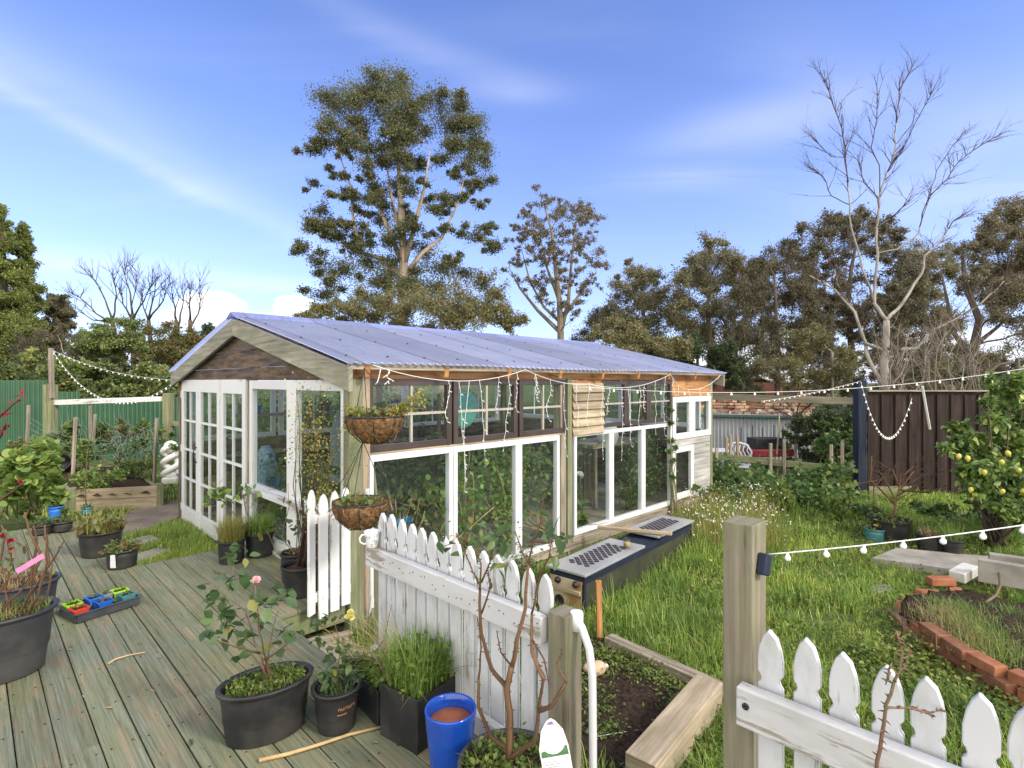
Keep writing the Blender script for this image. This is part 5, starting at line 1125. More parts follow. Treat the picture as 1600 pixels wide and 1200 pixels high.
w0 = GO+V((xl(885)*.7071+.12, xl(885)*.7071-.12, 0)); lights('string of round bulbs from the greenhouse wall across to beyond the dark fence', sag(V((w0.x, w0.y, CZ-(604-HY)*w0.y/FP)), D(1700, 558, 6.2), .20, 30), .013, 22, .003)
lights('fairy lights rising from the greenhouse end to the top of the navy post', sag(D(1190, 627, 8.6), D(1343, 596, 9.1), .03), .010, 20, .003)
lights('fairy lights hanging in a deep loop from the navy post over the dark fence', sag(D(1345, 596, 9.05), D(1425, 622, 8.9), .78, 36), .016, 24, .003)
lights('upper fairy light string between the light pole and the greenhouse', sag(D(82, 547, 10.4), D(278, 594, 8.0), .12), .011, 21, .003)
lights('lower drooping fairy light string between the light pole and the greenhouse', sag(D(82, 548, 10.35), D(278, 592, 7.95), .62), .013, 34, .003)
ic = empty('icicle_lights', GO+V((0, 0, 0)), R(45), 'white icicle lights strung in swags under the greenhouse eave', 'string lights')
def ip(px, py, o=.19): return V((xl(px), -o, zl(px, py)+.0))
swag = []
anch = [(563, 571), (800, 578), (900, 600), (1028, 585), (1047, 606), (1108, 586)]
drops = {0: [(673, 62), (590, 20), (700, 150), (715, 165), (735, 120)], 1: [(757, 52), (772, 112), (793, 58)], 2: [(818, 40), (842, 62), (860, 110), (878, 70), (812, 30)], 3: [(918, 110), (905, 70), (930, 40), (950, 110), (962, 90), (975, 60), (1003, 80), (985, 40)], 4: [(1018, 90), (1032, 40), (1040, 60)], 5: [(1056, 60), (1075, 70), (1092, 40)]}
cab_ = MB()
for (a_, b_), s_ in zip(zip(anch, anch[1:]), (.12, .05, .10, .02, .10)):
    S_ = sag(ip(*a_), ip(*b_), s_, 14); cab_.tube(S_, .0034, 5); swag.append(S_)
cab_.tube(sag(ip(575, 577), ip(567, 600), .03, 6), .004, 5); cab_.build('cable', M_['wire'], ic)
for seg, lst in drops.items():
    S_ = swag[max(0, min(seg-1 if seg else 0, 4))]
    for px_, L_ in lst:
        x = xl(px_); best = min((q for s2 in swag for q in s2), key=lambda q: abs(q.x-x)); d_ = GO.y+x/S2; L2 = L_*d_/FP
        pts = [V(best)]; n_ = 8
        for k in range(n_): pts.append(pts[-1]+V((U(-.016, .016)*1.6, U(-.01, .01), -L2/n_)))
        mb = MB(); mb.tube(pts, .0028, 4)
        for k in range(1, len(pts)): q = pts[k]; dx = V((U(-1, 1), -.4, -.5)).normalized()*.028; mb.tube([q, q+dx], [.003, .0045], 5)
        mb.build('strand', M_['wire'], ic)
# ---------------------------------------------------------------- pots and plants
def A(v): return np.array(v, float)
def pot(name, label, cat, loc, rt, rb, h, mat='blackpot', sx=1, sy=1, rz=0, fill_=.85, soilmat='soil', group=None, lip=.012, rings=False):
    root = empty(name, loc, rz, label, cat, group); t = .004
    mb = MB(); pr = [(rb*.96, 0), (rb, .004)]
    if rings: pr += [(rb+(rt-rb)*k+(.003 if i % 2 else 0), h*k) for i, k in enumerate(np.linspace(.05, .9, 12))]
    pr += [(rb+(rt-rb)*k*.98, h*k) for k in (.03, .2, .4, .6, .8)]*(not rings)+[(rt-.005, h-.030), (rt-.004, h-.024), (rt-.003, h-.022), (rt+lip*.7, h-.020), (rt+lip, h-.004), (rt+lip*.6, h), (rt-t, h), (rt-t*2, h-.02), (rb+(rt-rb)*.5, h*.4), (rb*.9, .012), (0, .012)]
    mb.lathe(pr, 40, sx=sx, sy=sy); mb.build('pot', M_[mat], root)
    rs = rb+(rt-rb)*fill_-.006; n = 24; s = MB(); s.lathe([(rs, h*fill_-.01), (rs*.96, h*fill_), (rs*.6, h*fill_+.012), (rs*.25, h*fill_+.018), (0, h*fill_+.016)], n, sx=sx, sy=sy); s.build('soil', M_[soilmat], root)
    return root
def ws(root, pts):                         # world points into a root's own space
    m = (Mx.Translation(root.location)@Mx.Rotation(root.rotation_euler.z, 4, 'Z')).inverted(); return [m@V(p) for p in pts]
def stems(root, paths, r0=.006, r1=.002, mat='greenstem', name='stems', thorns=False, n=6):
    mb = MB()
    for p in paths:
        q = ws(root, p); sm = []
        for a_, b_ in zip(q, q[1:]):
            for k in range(3): sm.append(a_.lerp(b_, k/3)+V((U(-1, 1), U(-1, 1), U(-1, 1)))*.02*(b_-a_).length)
        sm.append(q[-1]); m = len(sm)-1; k0 = r0 if len(p) < 99 else r0
        rr = [k0+(r1-k0)*(i/m) for i in range(m+1)]; mb.tube(sm, rr, n)
        if thorns:
            for i in range(1, m):
                for _ in range(2):
                    d = V((U(-1, 1), U(-1, 1), U(-.2, .6))).normalized(); f_ = U(0, 1); c = sm[i].lerp(sm[i+1], f_); mb.tube([c, c+d*(rr[i]+.004), c+d*(rr[i]+.011)+V((0, 0, -.002))], [.003, .002, .0004], 4, False)
    return mb.build(name, M_[mat], root)
def leaves(root, pos, size, mat, tm=T_LEAF, zb=.1, wide=1.0, name='foliage', up=(0, 0, 1), spread=None, axis=None):
    pos = A(ws(root, pos)) if len(pos) and not isinstance(pos, np.ndarray) else pos
    ax = rdir(len(pos), zb) if axis is None else axis
    return scatter(name, tm, pos, ax, RN.uniform(.65, 1.2, len(pos))*size, M_[mat], root, A(up)*1.0 if up is not None else None, wide)
def clus(c, n, r, flat=.7): return [V(q) for q in blob(n, c, r, (1, 1, flat), .2)]
def tuft(root, c, r, n, h, mat, w=.004, lean=.5, name='grass_blades', sx=1, sy=1): return grass(name, disc(n, r, c, sx, sy), RN.uniform(.5, 1, n)*h, M_[mat], w, lean, root)
# oval pot with the pink rose
o1 = pot('potted_rose', 'oval black pot with a leafy rose bearing one pale pink bloom', 'potted plant', W(416, 1143), .158, .135, .255, sx=1.28, sy=.86, rz=R(32))
tuft(o1, (0, 0, .225), .135, 420, .06, 'l_weed', .005, .9, 'weeds', 1.25, .84); leaves(o1, disc(420, .14, (0, 0, .245), 1.25, .84)+RN.normal(size=(420, 3))*[0, 0, .014], .021, 'l_weed', T_LEAF4, .3, name='foliage', up=(0, 0, 1))
bz = W(416, 1143)+V((.01, 0, .24)); dd = lambda x, y, e=0: D(x, y, 2.55+e)
st = [[bz, dd(414, 1030), dd(405, 985, -.1), dd(399, 915, -.15)], [bz, dd(410, 1040), dd(375, 1005, .1), dd(362, 980, .1)], [bz, dd(418, 1030), dd(425, 990), dd(434, 955)], [bz, dd(408, 1030), dd(385, 960, .15), dd(362, 930, .2), dd(365, 880, .25)], [dd(414, 1030), dd(450, 1005, -.1), dd(465, 990, -.1)], [dd(405, 1020), dd(365, 1010, -.15), dd(340, 1000, -.2)]]
stems(o1, st, .0055, .0018, 'redstem'); stems(o1, [[bz-V((0, 0, .03)), bz+V((0, 0, .06))]], .014, .010, 'bark', 'stump')
L = []
for x, y, n in ((345, 935, 7), (330, 920, 5), (355, 905, 5), (375, 900, 6), (318, 985, 4), (350, 990, 5), (365, 980, 5), (392, 960, 5), (405, 975, 5), (385, 990, 5), (430, 920, 7), (442, 930, 6), (425, 945, 5), (450, 985, 5), (372, 1025, 3), (355, 955, 6), (365, 870, 5), (372, 858, 5), (385, 870, 4), (345, 1000, 3), (395, 930, 4), (460, 990, 4), (340, 965, 4), (410, 945, 4), (438, 1008, 3)):
    L += clus(dd(x, y, U(-.15, .2)), n, .030)
leaves(o1, L, .060, 'l_rose', zb=-.25, wide=1.25)
def bloom(root, p, r, mat, name='bloom'):
    q = ws(root, [p])[0]; P, ax, up = [], [], []
    for k in range(16):
        a_ = k*2.4; e = .2+.08*k; P.append((q.x, q.y, q.z)); d = (math.cos(a_)*math.cos(e), math.sin(a_)*math.cos(e), math.sin(e)); ax.append(d)
    return scatter(name, T_ROUND, A(P), A(ax), r, mat, root)
M_['pinkpetal'] = leaf('pale_pink_petal', (.78, .42, .42), (.85, .60, .58), transl=.25)
bloom(o1, dd(400, 909, -.15), .026, M_['pinkpetal'])
# lettered pot
lp = W(526, 1134); o2 = pot('potted_plant', 'round black pot with faded orange lettering and a bushy green seedling', 'potted plant', lp, .108, .088, .205, fill_=.72)
tuft(o2, (.0, 0, .14), .07, 130, .12, 'l_rose', .006, .8, 'strap_leaves')
L = [];
for x, y in ((520, 1040), (535, 1025), (510, 1030), (548, 1035), (530, 1050), (520, 1060), (540, 1055), (505, 1050), (555, 1050), (530, 1010)): L += clus(D(x, y, 2.66), 9, .04)
leaves(o2, L, .045, 'l_rose', zb=.2); stems(o2, [[lp+V((0, 0, .14)), D(528, 1060, 2.66), D(532, 1015, 2.66)], [lp+V((0, 0, .14)), D(515, 1040, 2.66)]], .004, .002)
inr = MB(); inr.lathe([(.07, .13), (.084, .195), (.088, .197), (.080, .18), (.068, .13)], 32); inr.build('inner_pot', M_['slate'], o2)
mo = plain('faded_orange_print', (.42, .20, .08), (.30, .14, .06), 30, .6)
va = math.atan2(-lp.y, -lp.x)
def wrap(z0, a0, h, rt, rb):
    def f(co):
        z = z0+co.y; r_ = rb+(rt-rb)*z/h+.0015+co.z; a_ = a0+co.x/r_; return V((r_*math.cos(a_), r_*math.sin(a_), z))
    return f
text_obj('lettering', 'nurture', .030, mo, o2, None, wrap(.125, va+.05, .205, .108, .088)).data.update()
b = MB(); f_ = wrap(.105, va+.05, .205, .108, .088)
for k in range(9): p0 = f_(V((k*.0052, 0, 0))); b.box(p0, (.0012, .0036, .005), va+.05+k*.05)
b.build('small_print', mo, o2)
# thin yellow flowered rose behind
o3p = W(562, 1088); o3 = pot('potted_rose', 'small dark pot with a thin rose carrying one pale yellow bloom', 'potted plant', o3p, .10, .085, .16)
e3 = lambda x, y: D(x, y, 2.9)
stems(o3, [[o3p+V((0, 0, .13)), e3(545, 1010), e3(548, 975)], [o3p+V((0, 0, .13)), e3(572, 1000), e3(580, 930)], [o3p+V((0, 0, .13)), e3(600, 1000), e3(612, 945)], [e3(545, 1015), e3(505, 980), e3(490, 970)], [e3(560, 1040), e3(530, 1000), e3(520, 960)]], .004, .0015, 'redstem')
bloom(o3, e3(546, 966), .030, leaf('pale_yellow_petal', (.72, .68, .22), (.80, .76, .34), transl=.25)); bloom(o3, e3(548, 958), .022, leaf('pale_yellow_bud', (.70, .68, .26), (.78, .74, .3), transl=.25), 'inner_petals')
L = []
for x, y in ((500, 972), (512, 965), (490, 978), (525, 970), (497, 1000), (505, 1010), (560, 1030), (580, 1020), (540, 1030)): L += clus(e3(x, y), 5, .03)
leaves(o3, L, .05, 'l_rose', zb=-.1, wide=1.2)
# square planter with long grass, second planter behind
n0 = W(655, 1181); sd = V((.58, .82, 0)).normalized(); sl_ = V((-.82, .58, 0))
pc = n0+sd*.15+sl_*.13; o4 = empty('planter', pc, math.atan2(sd.y, sd.x), 'square black planter overflowing with long rank grass beside the blue pot', 'planter')
def sqpot(root, lx, ly, h, mat='blackpot'):
    mb = MB(); t = .012
    for s_ in (-1, 1): mb.box((s_*(lx/2-t/2), 0, h/2), (t, ly, h)); mb.box((0, s_*(ly/2-t/2), h/2), (lx-2*t, t-.001, h-.002))
    mb.box((0, 0, .01), (lx-2*t, ly-2*t, .012)); mb.build('pot', M_[mat], root, bevel=.003)
    s = MB(); s.box((0, 0, h-.04), (lx-2*t-.002, ly-2*t-.002, .02)); s.build('soil', M_['soil'], root)
sqpot(o4, .31, .25, .245)
def wild(root, c, rx, ry, n, h, kinds=('g_long', 'l_weed'), leaf_n=300, lsz=.03, w=.004, lean=.6):
    p = np.stack([RN.uniform(-rx, rx, n)+c[0], RN.uniform(-ry, ry, n)+c[1], np.full(n, c[2])], 1)
    grass('grass_blades', p, RN.uniform(.35, 1, n)*h, M_[kinds[0]], w, lean, root)
    if leaf_n:
        q = np.stack([RN.uniform(-rx*1.15, rx*1.15, leaf_n)+c[0], RN.uniform(-ry*1.15, ry*1.15, leaf_n)+c[1], c[2]+RN.uniform(0, h*.55, leaf_n)], 1)
        leaves(root, q, lsz, kinds[1], T_LEAF, .3)
wild(o4, (0, 0, .22), .14, .11, 900, .34, leaf_n=420, lsz=.032, lean=.55)
p = np.stack([RN.uniform(-.12, .0, 70), RN.uniform(.09, .12, 70), np.full(70, .235)], 1); grass('drooping_blades', p, RN.uniform(.24, .42, 70), M_['g_dry'], .0035, 1.6, o4, RN.normal(1.9, .5, 70))
o5p = W(606, 1120); o5 = empty('planter', o5p+V((.0, .08, 0)), R(40), 'dark planter almost hidden under clover, left of the square one', 'planter'); sqpot(o5, .26, .22, .17); wild(o5, (0, 0, .15), .12, .10, 420, .20, leaf_n=420, lsz=.034)
# blue glazed pot
M_['bluepot'] = plain('cobalt_glaze', (.008, .055, .34), (.012, .085, .46), 5, .14, .05, coat=.4, bd=.002); M_['terra'] = plain('wet_terracotta_dust', (.24, .075, .03), (.32, .11, .05), 16, .8, .3)
bp_ = AB(1.435, 1.80); o6 = empty('blue_pot', bp_, 0, 'tall glazed cobalt blue pot with fluted sides, half full of rusty grit', 'plant pot'); mb = MB(); n = 72; prof_ = [(.072, 0), (.078, .012), (.092, .14), (.104, .25), (.107, .285), (.109, .305), (.105, .312), (.099, .306), (.094, .26), (.080, .14), (.06, .03), (0, .03)]
mb.lathe(prof_, n)
for i in range(1, 5):
    for k in range(n):
        if k % 2: v = mb.v[i*n+k]; v.x *= .972; v.y *= .972
mb.build('pot', M_['bluepot'], o6); mb = MB(); mb.lathe([(.0955, .25), (.09, .257), (.04, .252), (0, .255)], 32); mb.build('grit', M_['terra'], o6)
# grey pot with the bare pruned rose
rp = V((-.005, 2.0, 0)); o7 = pot('potted_rose', 'grey round pot with a bare thorny pruned rose and a white plant tag', 'potted plant', rp, .185, .155, .285, 'greypot', fill_=.9)
tuft(o7, (0, 0, .25), .16, 420, .07, 'l_weed', .005, .8, 'weeds'); leaves(o7, disc(500, .17, (0, 0, .28))+RN.normal(size=(500, 3))*[0, 0, .016], .026, 'l_weed', T_LEAF4, .3, name='foliage')
r_ = lambda x, y, e=0: D(x, y, 1.98+e); b0 = r_(795, 1185)
stems(o7, [[b0, r_(797, 1130), r_(792, 1075), r_(800, 1040)]], .0145, .0105, 'bark', 'trunk', True, 9)
stems(o7, [[r_(792, 1075), r_(768, 1045, .05), r_(752, 990, .08), r_(750, 920, .08)], [r_(800, 1045), r_(808, 1000, -.03), r_(820, 950, -.02), r_(826, 880, 0)], [r_(795, 1170), r_(765, 1150, .05), r_(748, 1105, .05), r_(748, 1060, .06)], [b0, r_(835, 1160, -.06), r_(843, 1100, -.05), r_(850, 1060, -.05)], [r_(843, 1110, -.05), r_(860, 1105, -.1), r_(885, 1065, -.12)], [r_(850, 1062, -.05), r_(832, 1020, 0), r_(831, 960, .03)]], .0095, .005, 'bark', 'canes', True, 7)
stems(o7, [[r_(750, 922, .08), r_(752, 880, .08), r_(740, 850, .1)], [r_(750, 915, .08), r_(735, 885, .1), r_(722, 850, .1), r_(712, 832, .1)], [r_(752, 910, .08), r_(765, 880, .08), r_(772, 850, .08)], [r_(826, 882), r_(832, 850), r_(845, 815), r_(850, 770)], [r_(826, 880), r_(815, 860), r_(805, 830)], [r_(831, 962, .03), r_(842, 905, .03), r_(858, 870), r_(862, 840)], [r_(800, 1040), r_(782, 1020, .1), r_(776, 985, .1)], [r_(748, 1062, .06), r_(752, 1010, .08), r_(746, 965, .08)], [r_(832, 1000), r_(850, 1030, -.05), r_(858, 1070, -.05)], [r_(885, 1066, -.12), r_(870, 1040, -.1), r_(880, 1010, -.1)], [r_(752, 960, .08), r_(766, 920, .08), r_(762, 890, .08)], [r_(832, 850), r_(850, 850), r_(866, 846)]], .0042, .0016, 'bark', 'twigs', True, 6)
L = []
for x, y, n_ in ((748, 845, 4), (770, 840, 5), (790, 870, 3), (840, 800, 4), (865, 835, 5), (880, 845, 4), (690, 850, 3), (700, 860, 2), (780, 885, 3), (850, 830, 4), (775, 855, 4), (745, 820, 3), (830, 838, 3), (870, 860, 3)): L += clus(r_(x, y, U(0, .1)), n_, .028)
leaves(o7, L, .055, 'l_rose', zb=-.2, wide=.95)
# white plant tag tied to the rose
tg = D(866, 1172, 1.83); tag_o = empty('plant_tag', tg, math.atan2(-tg.x, tg.y)+R(6), 'white hanging plant tag printed with a pale flower picture', 'plant tag')
poly = [(-.048, -.10), (.052, -.10), (.050, .01), (.040, .065), (.018, .098), (.004, .108), (-.012, .10), (-.034, .07), (-.050, .01)]
TM = Mx.Rotation(-.16, 4, 'Y')
mb = MB(); mb.prism(poly, -.0008, .0008, TM); mb.build('card', plain('white_card', (.80, .80, .82), (.74, .74, .77), 30, .4), tag_o)
fm = plain('printed_pale_flower', (.68, .72, .82), (.84, .85, .90), 90, .4); gm = plain('printed_green', (.06, .14, .06), (.10, .22, .10), 90, .4); pm = plain('printed_purple', (.22, .10, .28), (.40, .25, .48), 90, .4); km = plain('printed_grey_text', (.30, .30, .34), (.4, .4, .44), 90, .5)
mb = MB(); mb.prism([(.040*math.cos(t_), .028+.040*math.sin(t_)) for t_ in np.linspace(0, 2*PI, 28)[:-1]], -.0026, -.0008, TM); mb.build('flower_picture', fm, tag_o)
mb = MB(); mb.prism([(-.046, -.020), (.047, -.020), (.044, .012), (-.044, .0)], -.0018, -.0008, TM); mb.build('leaf_picture', gm, tag_o)
mb = MB(); mb.prism([(-.012, .088), (.014, .086), (.008, .098), (-.006, .097)], -.0018, -.0008, TM); mb.build('purple_mark', pm, tag_o); mb = MB(); mb.prism([(.02, -.10), (.050, -.10), (.050, -.085), (.02, -.09)], -.0018, -.0008, TM); mb.build('purple_corner', pm, tag_o)
mb = MB()
for k in range(7): wl_ = U(.045, .062); mb.prism([(-.040, -.036-k*.0085), (-.040+wl_, -.036-k*.0085), (-.040+wl_, -.039-k*.0085), (-.040, -.039-k*.0085)], -.0014, -.0008, TM)
for k in range(10): mb.prism([(.033, -.030-k*.004), (.044, -.030-k*.004), (.044, -.0316-k*.004), (.033, -.0316-k*.004)], -.0014, -.0008, TM)
mb.build('fine_print', km, tag_o)
# left foreground pots
o8p = W(-16, 1056); o8 = pot('potted_rose', 'large oval grey tub at the deck side with dead brown rose stems and grass', 'potted plant', o8p, .26, .215, .365, 'greypot', 1.12, .80, R(28), .93, lip=.018)
tuft(o8, (0, 0, .33), .23, 700, .09, 'l_weed', .005, .7, 'grass_blades', 1.18, .82); tuft(o8, (.02, -.08, .33), .15, 160, .10, 'g_dry', .004, .9, 'dry_blades', 1.2, .8)
s8 = lambda x, y, e=0: D(x, y, 3.1+e); b8 = s8(20, 985)
stems(o8, [[b8, s8(45, 930), s8(80, 880), s8(100, 845)], [b8, s8(10, 920, .1), s8(18, 860, .1), s8(2, 820, .1)], [s8(35, 975), s8(60, 930, -.1), s8(72, 880, -.1), s8(74, 835, -.1)], [b8, s8(40, 960), s8(75, 930), s8(82, 870)], [b8, s8(5, 950), s8(40, 915), s8(60, 895)], [s8(10, 990), s8(-10, 940), s8(12, 905), s8(50, 900)], [s8(40, 990), s8(50, 940, .1), s8(48, 890, .1), s8(40, 850, .1)]], .0085, .0035, 'bark', 'canes', True, 7)
L = []
for x, y in ((15, 870), (30, 855), (10, 885), (45, 1010), (20, 1000), (70, 905), (5, 840), (35, 880), (25, 920)): L += clus(s8(x, y, .1), 6, .04)
leaves(o8, L, .045, 'l_autumn', zb=-.2); rr_ = s8(8, 830, .1)
M_['redpetal'] = leaf('dark_red_petal', (.22, .012, .02), (.32, .02, .035), transl=.2)
for k, (x, y) in enumerate(((5, 838), (16, 846), (18, 860))): bloom(o8, s8(x, y, .1), .020, M_['redpetal'])
pk0, pk1 = s8(26, 893, -.1), s8(68, 868, -.1); mb = MB(); mb.bar(ws(o8, [pk0])[0], ws(o8, [pk1])[0], .003, .028); mb.build('pink_tape', plain('pink_ribbon', (.72, .22, .42), (.62, .18, .36), 20, .5), o8)
o9p = W(16, 968); o9 = pot('potted_rose', 'wide dark tub behind the big grey one, with old rose wood', 'potted plant', o9p, .25, .21, .27, 'slate', 1.1, .8, R(20), .9)
s9 = lambda x, y, e=0: D(x, y, 3.95+e)
stems(o9, [[s9(40, 925), s9(65, 870), s9(45, 830), s9(38, 800)], [s9(55, 925), s9(75, 880), s9(70, 820)], [s9(20, 930), s9(0, 880), s9(10, 830)], [s9(60, 925), s9(50, 890), s9(58, 850), s9(52, 820)]], .013, .005, 'bark', 'canes', True, 7); tuft(o9, (0, 0, .24), .2, 300, .10, 'g_dry', .005, .8)
# seedling tray
tA, tB, tC, tD = [W(*p, .055) for p in ((108, 970), (213, 938), (203, 922), (98, 938))]
tc_ = (tA+tB+tC+tD)/4; tx = (tB-tA); trz = math.atan2(tx.y, tx.x); tl_, tw_ = tx.length, .30
o10 = empty('seedling_tray', (tc_.x, tc_.y, 0), trz, 'shallow dark grey nursery tray on the deck holding bright square seedling pots', 'tray')
mb = MB(); mb.box((0, 0, .008), (tl_-.03, tw_-.03, .010)); 
for s_ in (-1, 1): mb.box((0, s_*(tw_/2-.008), .034), (tl_-.02, .010, .058)); mb.box((s_*(tl_/2-.008), 0, .034), (.010, tw_-.028, .0575)); mb.box((0, s_*(tw_/2-.002), .064), (tl_+.012, .022, .007)); mb.box((s_*(tl_/2-.002), 0, .0642), (.022, tw_+.01, .0065))
mb.build('tray', M_['slate'], o10, bevel=.003)
tcol = {'red': (.55, .05, .02), 'blue': (.01, .10, .50), 'teal': (.05, .20, .22), 'lime': (.35, .62, .03), 'grey': (.25, .26, .27), 'bright blue': (.02, .16, .62)}
for c_ in tcol: M_['tp'+c_] = plain(c_.replace(' ', '_')+'_plastic', tcol[c_], tuple(k*.85 for k in tcol[c_]), 5, .4, .03)
for x, y, c_, lab in ((-.38, -.22, 'red', 'red square seedling pot at the near corner of the tray'), (-.02, -.22, 'blue', 'blue square seedling pot between the red and the teal one'), (.34, -.22, 'teal', 'dull teal square seedling pot at the tray corner'), (-.36, .22, 'lime', 'lime green rimmed seedling pot behind the red one'), (-.04, .22, 'bright blue', 'bright blue seedling pot in the middle of the back row'), (.16, .24, 'grey', 'grey seedling pot wedged into the back row of the tray'), (.36, .22, 'lime', 'lime green rimmed seedling pot at the far corner of the tray')):
    pr_ = Mx.Rotation(trz, 3, 'Z')@V((x*tl_, y*tw_, .014)); p = empty('seedling_pot', V((tc_.x, tc_.y, 0))+pr_, trz+U(-.06, .06), lab, 'plant pot', 'seedling pots in the tray'); s_ = .088 if c_ != 'grey' else .06; mb = MB(); t = .004; hh = .075
    mb.prism([(-s_/2*.86, 0), (s_/2*.86, 0), (s_/2, hh), (-s_/2, hh)], -s_/2, -s_/2+t); mb.prism([(-s_/2*.86, 0), (s_/2*.86, 0), (s_/2, hh), (-s_/2, hh)], s_/2-t, s_/2)
    for q in (-1, 1): mb.bar((q*s_*.43, 0, 0), (q*(s_/2-.002), 0, hh-.001), s_-2*t-.0005, t, (1, 0, 0))
    for q in (-1, 1): mb.box((0, q*(s_/2), hh-.006), (s_+.012, .006, .012)); mb.box((q*(s_/2+.002), 0, hh-.0062), (.006, s_-.008, .0116))
    mb.build('pot', M_['tp'+c_], p); m2 = MB(); m2.box((0, 0, hh-.016), (s_*.88, s_*.88, .01)); m2.build('soil', M_['soil'], p)
    q = np.stack([RN.uniform(-s_*.4, s_*.4, 26), RN.uniform(-s_*.4, s_*.4, 26), RN.uniform(hh-.01, hh+.025, 26)], 1); leaves(p, q, .022, 'l_weed', T_LEAF4, .5, .7, 'foliage')
q = np.stack([RN.uniform(-.5, .5, 200)*tl_*.9, RN.uniform(-.48, .48, 200)*tw_, RN.uniform(.03, .09, 200)], 1); leaves(o10, q, .018, 'l_weed', T_LEAF4, .5, .7, 'foliage')
# pots at the far left of the deck
def potp(label, px, py, wpx, h, mat='blackpot', foliage=(), fill_=.85, name='potted_plant', lift=0, **k):
    p = W(px, py) if not k.get('ground') else WG(px, py); k.pop('ground', None); p = V((p.x, p.y+wpx/2*p.y/FP*.9, p.z)); r = wpx/2*p.y/FP; root = pot(name, label, 'potted plant', p, r-.01, r*.82, h, mat, fill_=fill_, **k)
    for f in foliage:
        ty, n, hh, m, *x = f
        if ty == 'g': tuft(root, (0, 0, h*fill_), r*.85, n, hh, m, *(x or (.005, .6)))
        elif ty == 'l': leaves(root, blob(n, (0, 0, h*fill_+hh*.5), r*1.15, (1, 1, hh/r*.5), .2), x[0] if x else .04, m, zb=.1)
        elif ty == 'r': leaves(root, blob(n, (0, 0, h*fill_+hh*.5), r*1.2, (1, 1, hh/r*.45), .2), x[0] if x else .05, m, T_ROUND, .1)
        elif ty == 'd': grass('hanging_blades', disc(n, r, (0, 0, h*.95)), RN.uniform(.6, 1, n)*hh, M_[m], .007, 1.5, root)
    return root
potp('black pot with strawberry leaves turning rust, its blades hanging over the rim', 137, 874, 60, .235, foliage=(('l', 260, .16, 'l_autumn', .055), ('g', 240, .20, 'g_yel', .008, .9), ('d', 60, .34, 'g_yel')))
w1 = potp('smaller black pot with a white label and low rusty leaves', 176, 892, 46, .165, foliage=(('l', 190, .07, 'l_autumn', .045), ('l', 90, .09, 'l_house', .04)))
mb = MB(); r_w = .118; mb.prism([(-.024, .03), (.022, .03), (.022, .15), (-.016, .15), (-.024, .06)], -.001, .001); mb.build('label', M_['alu'], w1, (.015, -.128, .0), (R(6), 0, R(4)))
potp('low black bowl pot on the far left boards, left of its twin', 55, 838, 30, .11, foliage=(('l', 60, .06, 'l_house', .04),))
potp('low black bowl pot on the far left boards, below the little blue pot', 86, 834, 30, .12, foliage=(('l', 80, .08, 'l_house', .04), ('g', 40, .1, 'g_long', .005, .6)))
potp('little blue plastic pot at the far edge of the deck', 80, 811, 20, .14, 'tpbright blue', foliage=(('l', 30, .06, 'l_house', .04),))
c_ = potp('slender potted fruit seedling with a thin red cane, before the raised bed', 130, 806, 16, .10, 'tpteal', foliage=(('l', 20, .05, 'l_house', .05),)); stems(c_, [[c_.location+V((0, 0, .1)), D(133, 745, 6.8), D(138, 700, 6.8)]], .008, .004, 'redstem')
# pots at the door
potp('black pot of yellowing fine grass, nearest the white doors', 352, 884, 42, .21, foliage=(('g', 700, .30, 'g_yel', .005, .45),))
q4 = potp('black pot with grass and a tall yellow leaved seedling by the gable window', 396, 874, 44, .225, foliage=(('g', 500, .28, 'g_long', .005, .5), ('r', 24, .12, 'l_house', .09)))
z5 = lambda x, y: D(x, y, 5.35)
stems(q4, [[q4.location+V((0, 0, .2)), z5(385, 800), z5(378, 765)], [q4.location+V((0, 0, .2)), z5(372, 810), z5(345, 780), z5(330, 770)], [q4.location+V((0, 0, .2)), z5(400, 800), z5(405, 775)], [q4.location+V((0, 0, .2)), z5(410, 820), z5(420, 790)]], .006, .003, 'redstem')
L = []
for x, y, n_ in ((335, 775, 14), (348, 768, 14), (325, 785, 8), (375, 770, 10), (388, 765, 8), (340, 762, 10), (405, 773, 5), (352, 783, 8), (395, 785, 5)): L += clus(z5(x, y), n_, .05)
leaves(q4, L, .075, 'l_nast', zb=-.1, wide=1.2)
q5 = potp('black pot with pink red stalks against the gable window', 453, 914, 46, .24, foliage=(('l', 24, .06, 'l_autumn', .04),))
z6 = lambda x, y: D(x, y, 4.65)
stems(q5, [[q5.location+V((0, 0, .21)), z6(440, 840), z6(452, 790), z6(450, 755)], [q5.location+V((0, 0, .21)), z6(465, 830), z6(468, 780)], [q5.location+V((0, 0, .21)), z6(430, 860), z6(418, 830)]], .005, .002, 'greenstem')
stems(q5, [[q5.location+V((U(-.04, .04), U(-.04, .04), .2)), q5.location+V((U(-.09, .09), U(-.09, .09), .27))] for _ in range(9)], .006, .003, plain and 'pinkstalk' if 'pinkstalk' in M_ else 'redstem', 'red_stalks')
L = []
for x, y, n_ in ((462, 815, 8), (440, 830, 8), (470, 800, 6), (445, 845, 6), (450, 790, 4), (468, 830, 6)): L += clus(z6(x, y), n_, .05)
leaves(q5, L, .06, 'l_rose', zb=-.1)
potp('slim dark pot half behind the picket panel', 471, 926, 28, .22); potp('empty grey black pot closest to the picket panel', 484, 930, 30, .215, 'slate', fill_=.5)
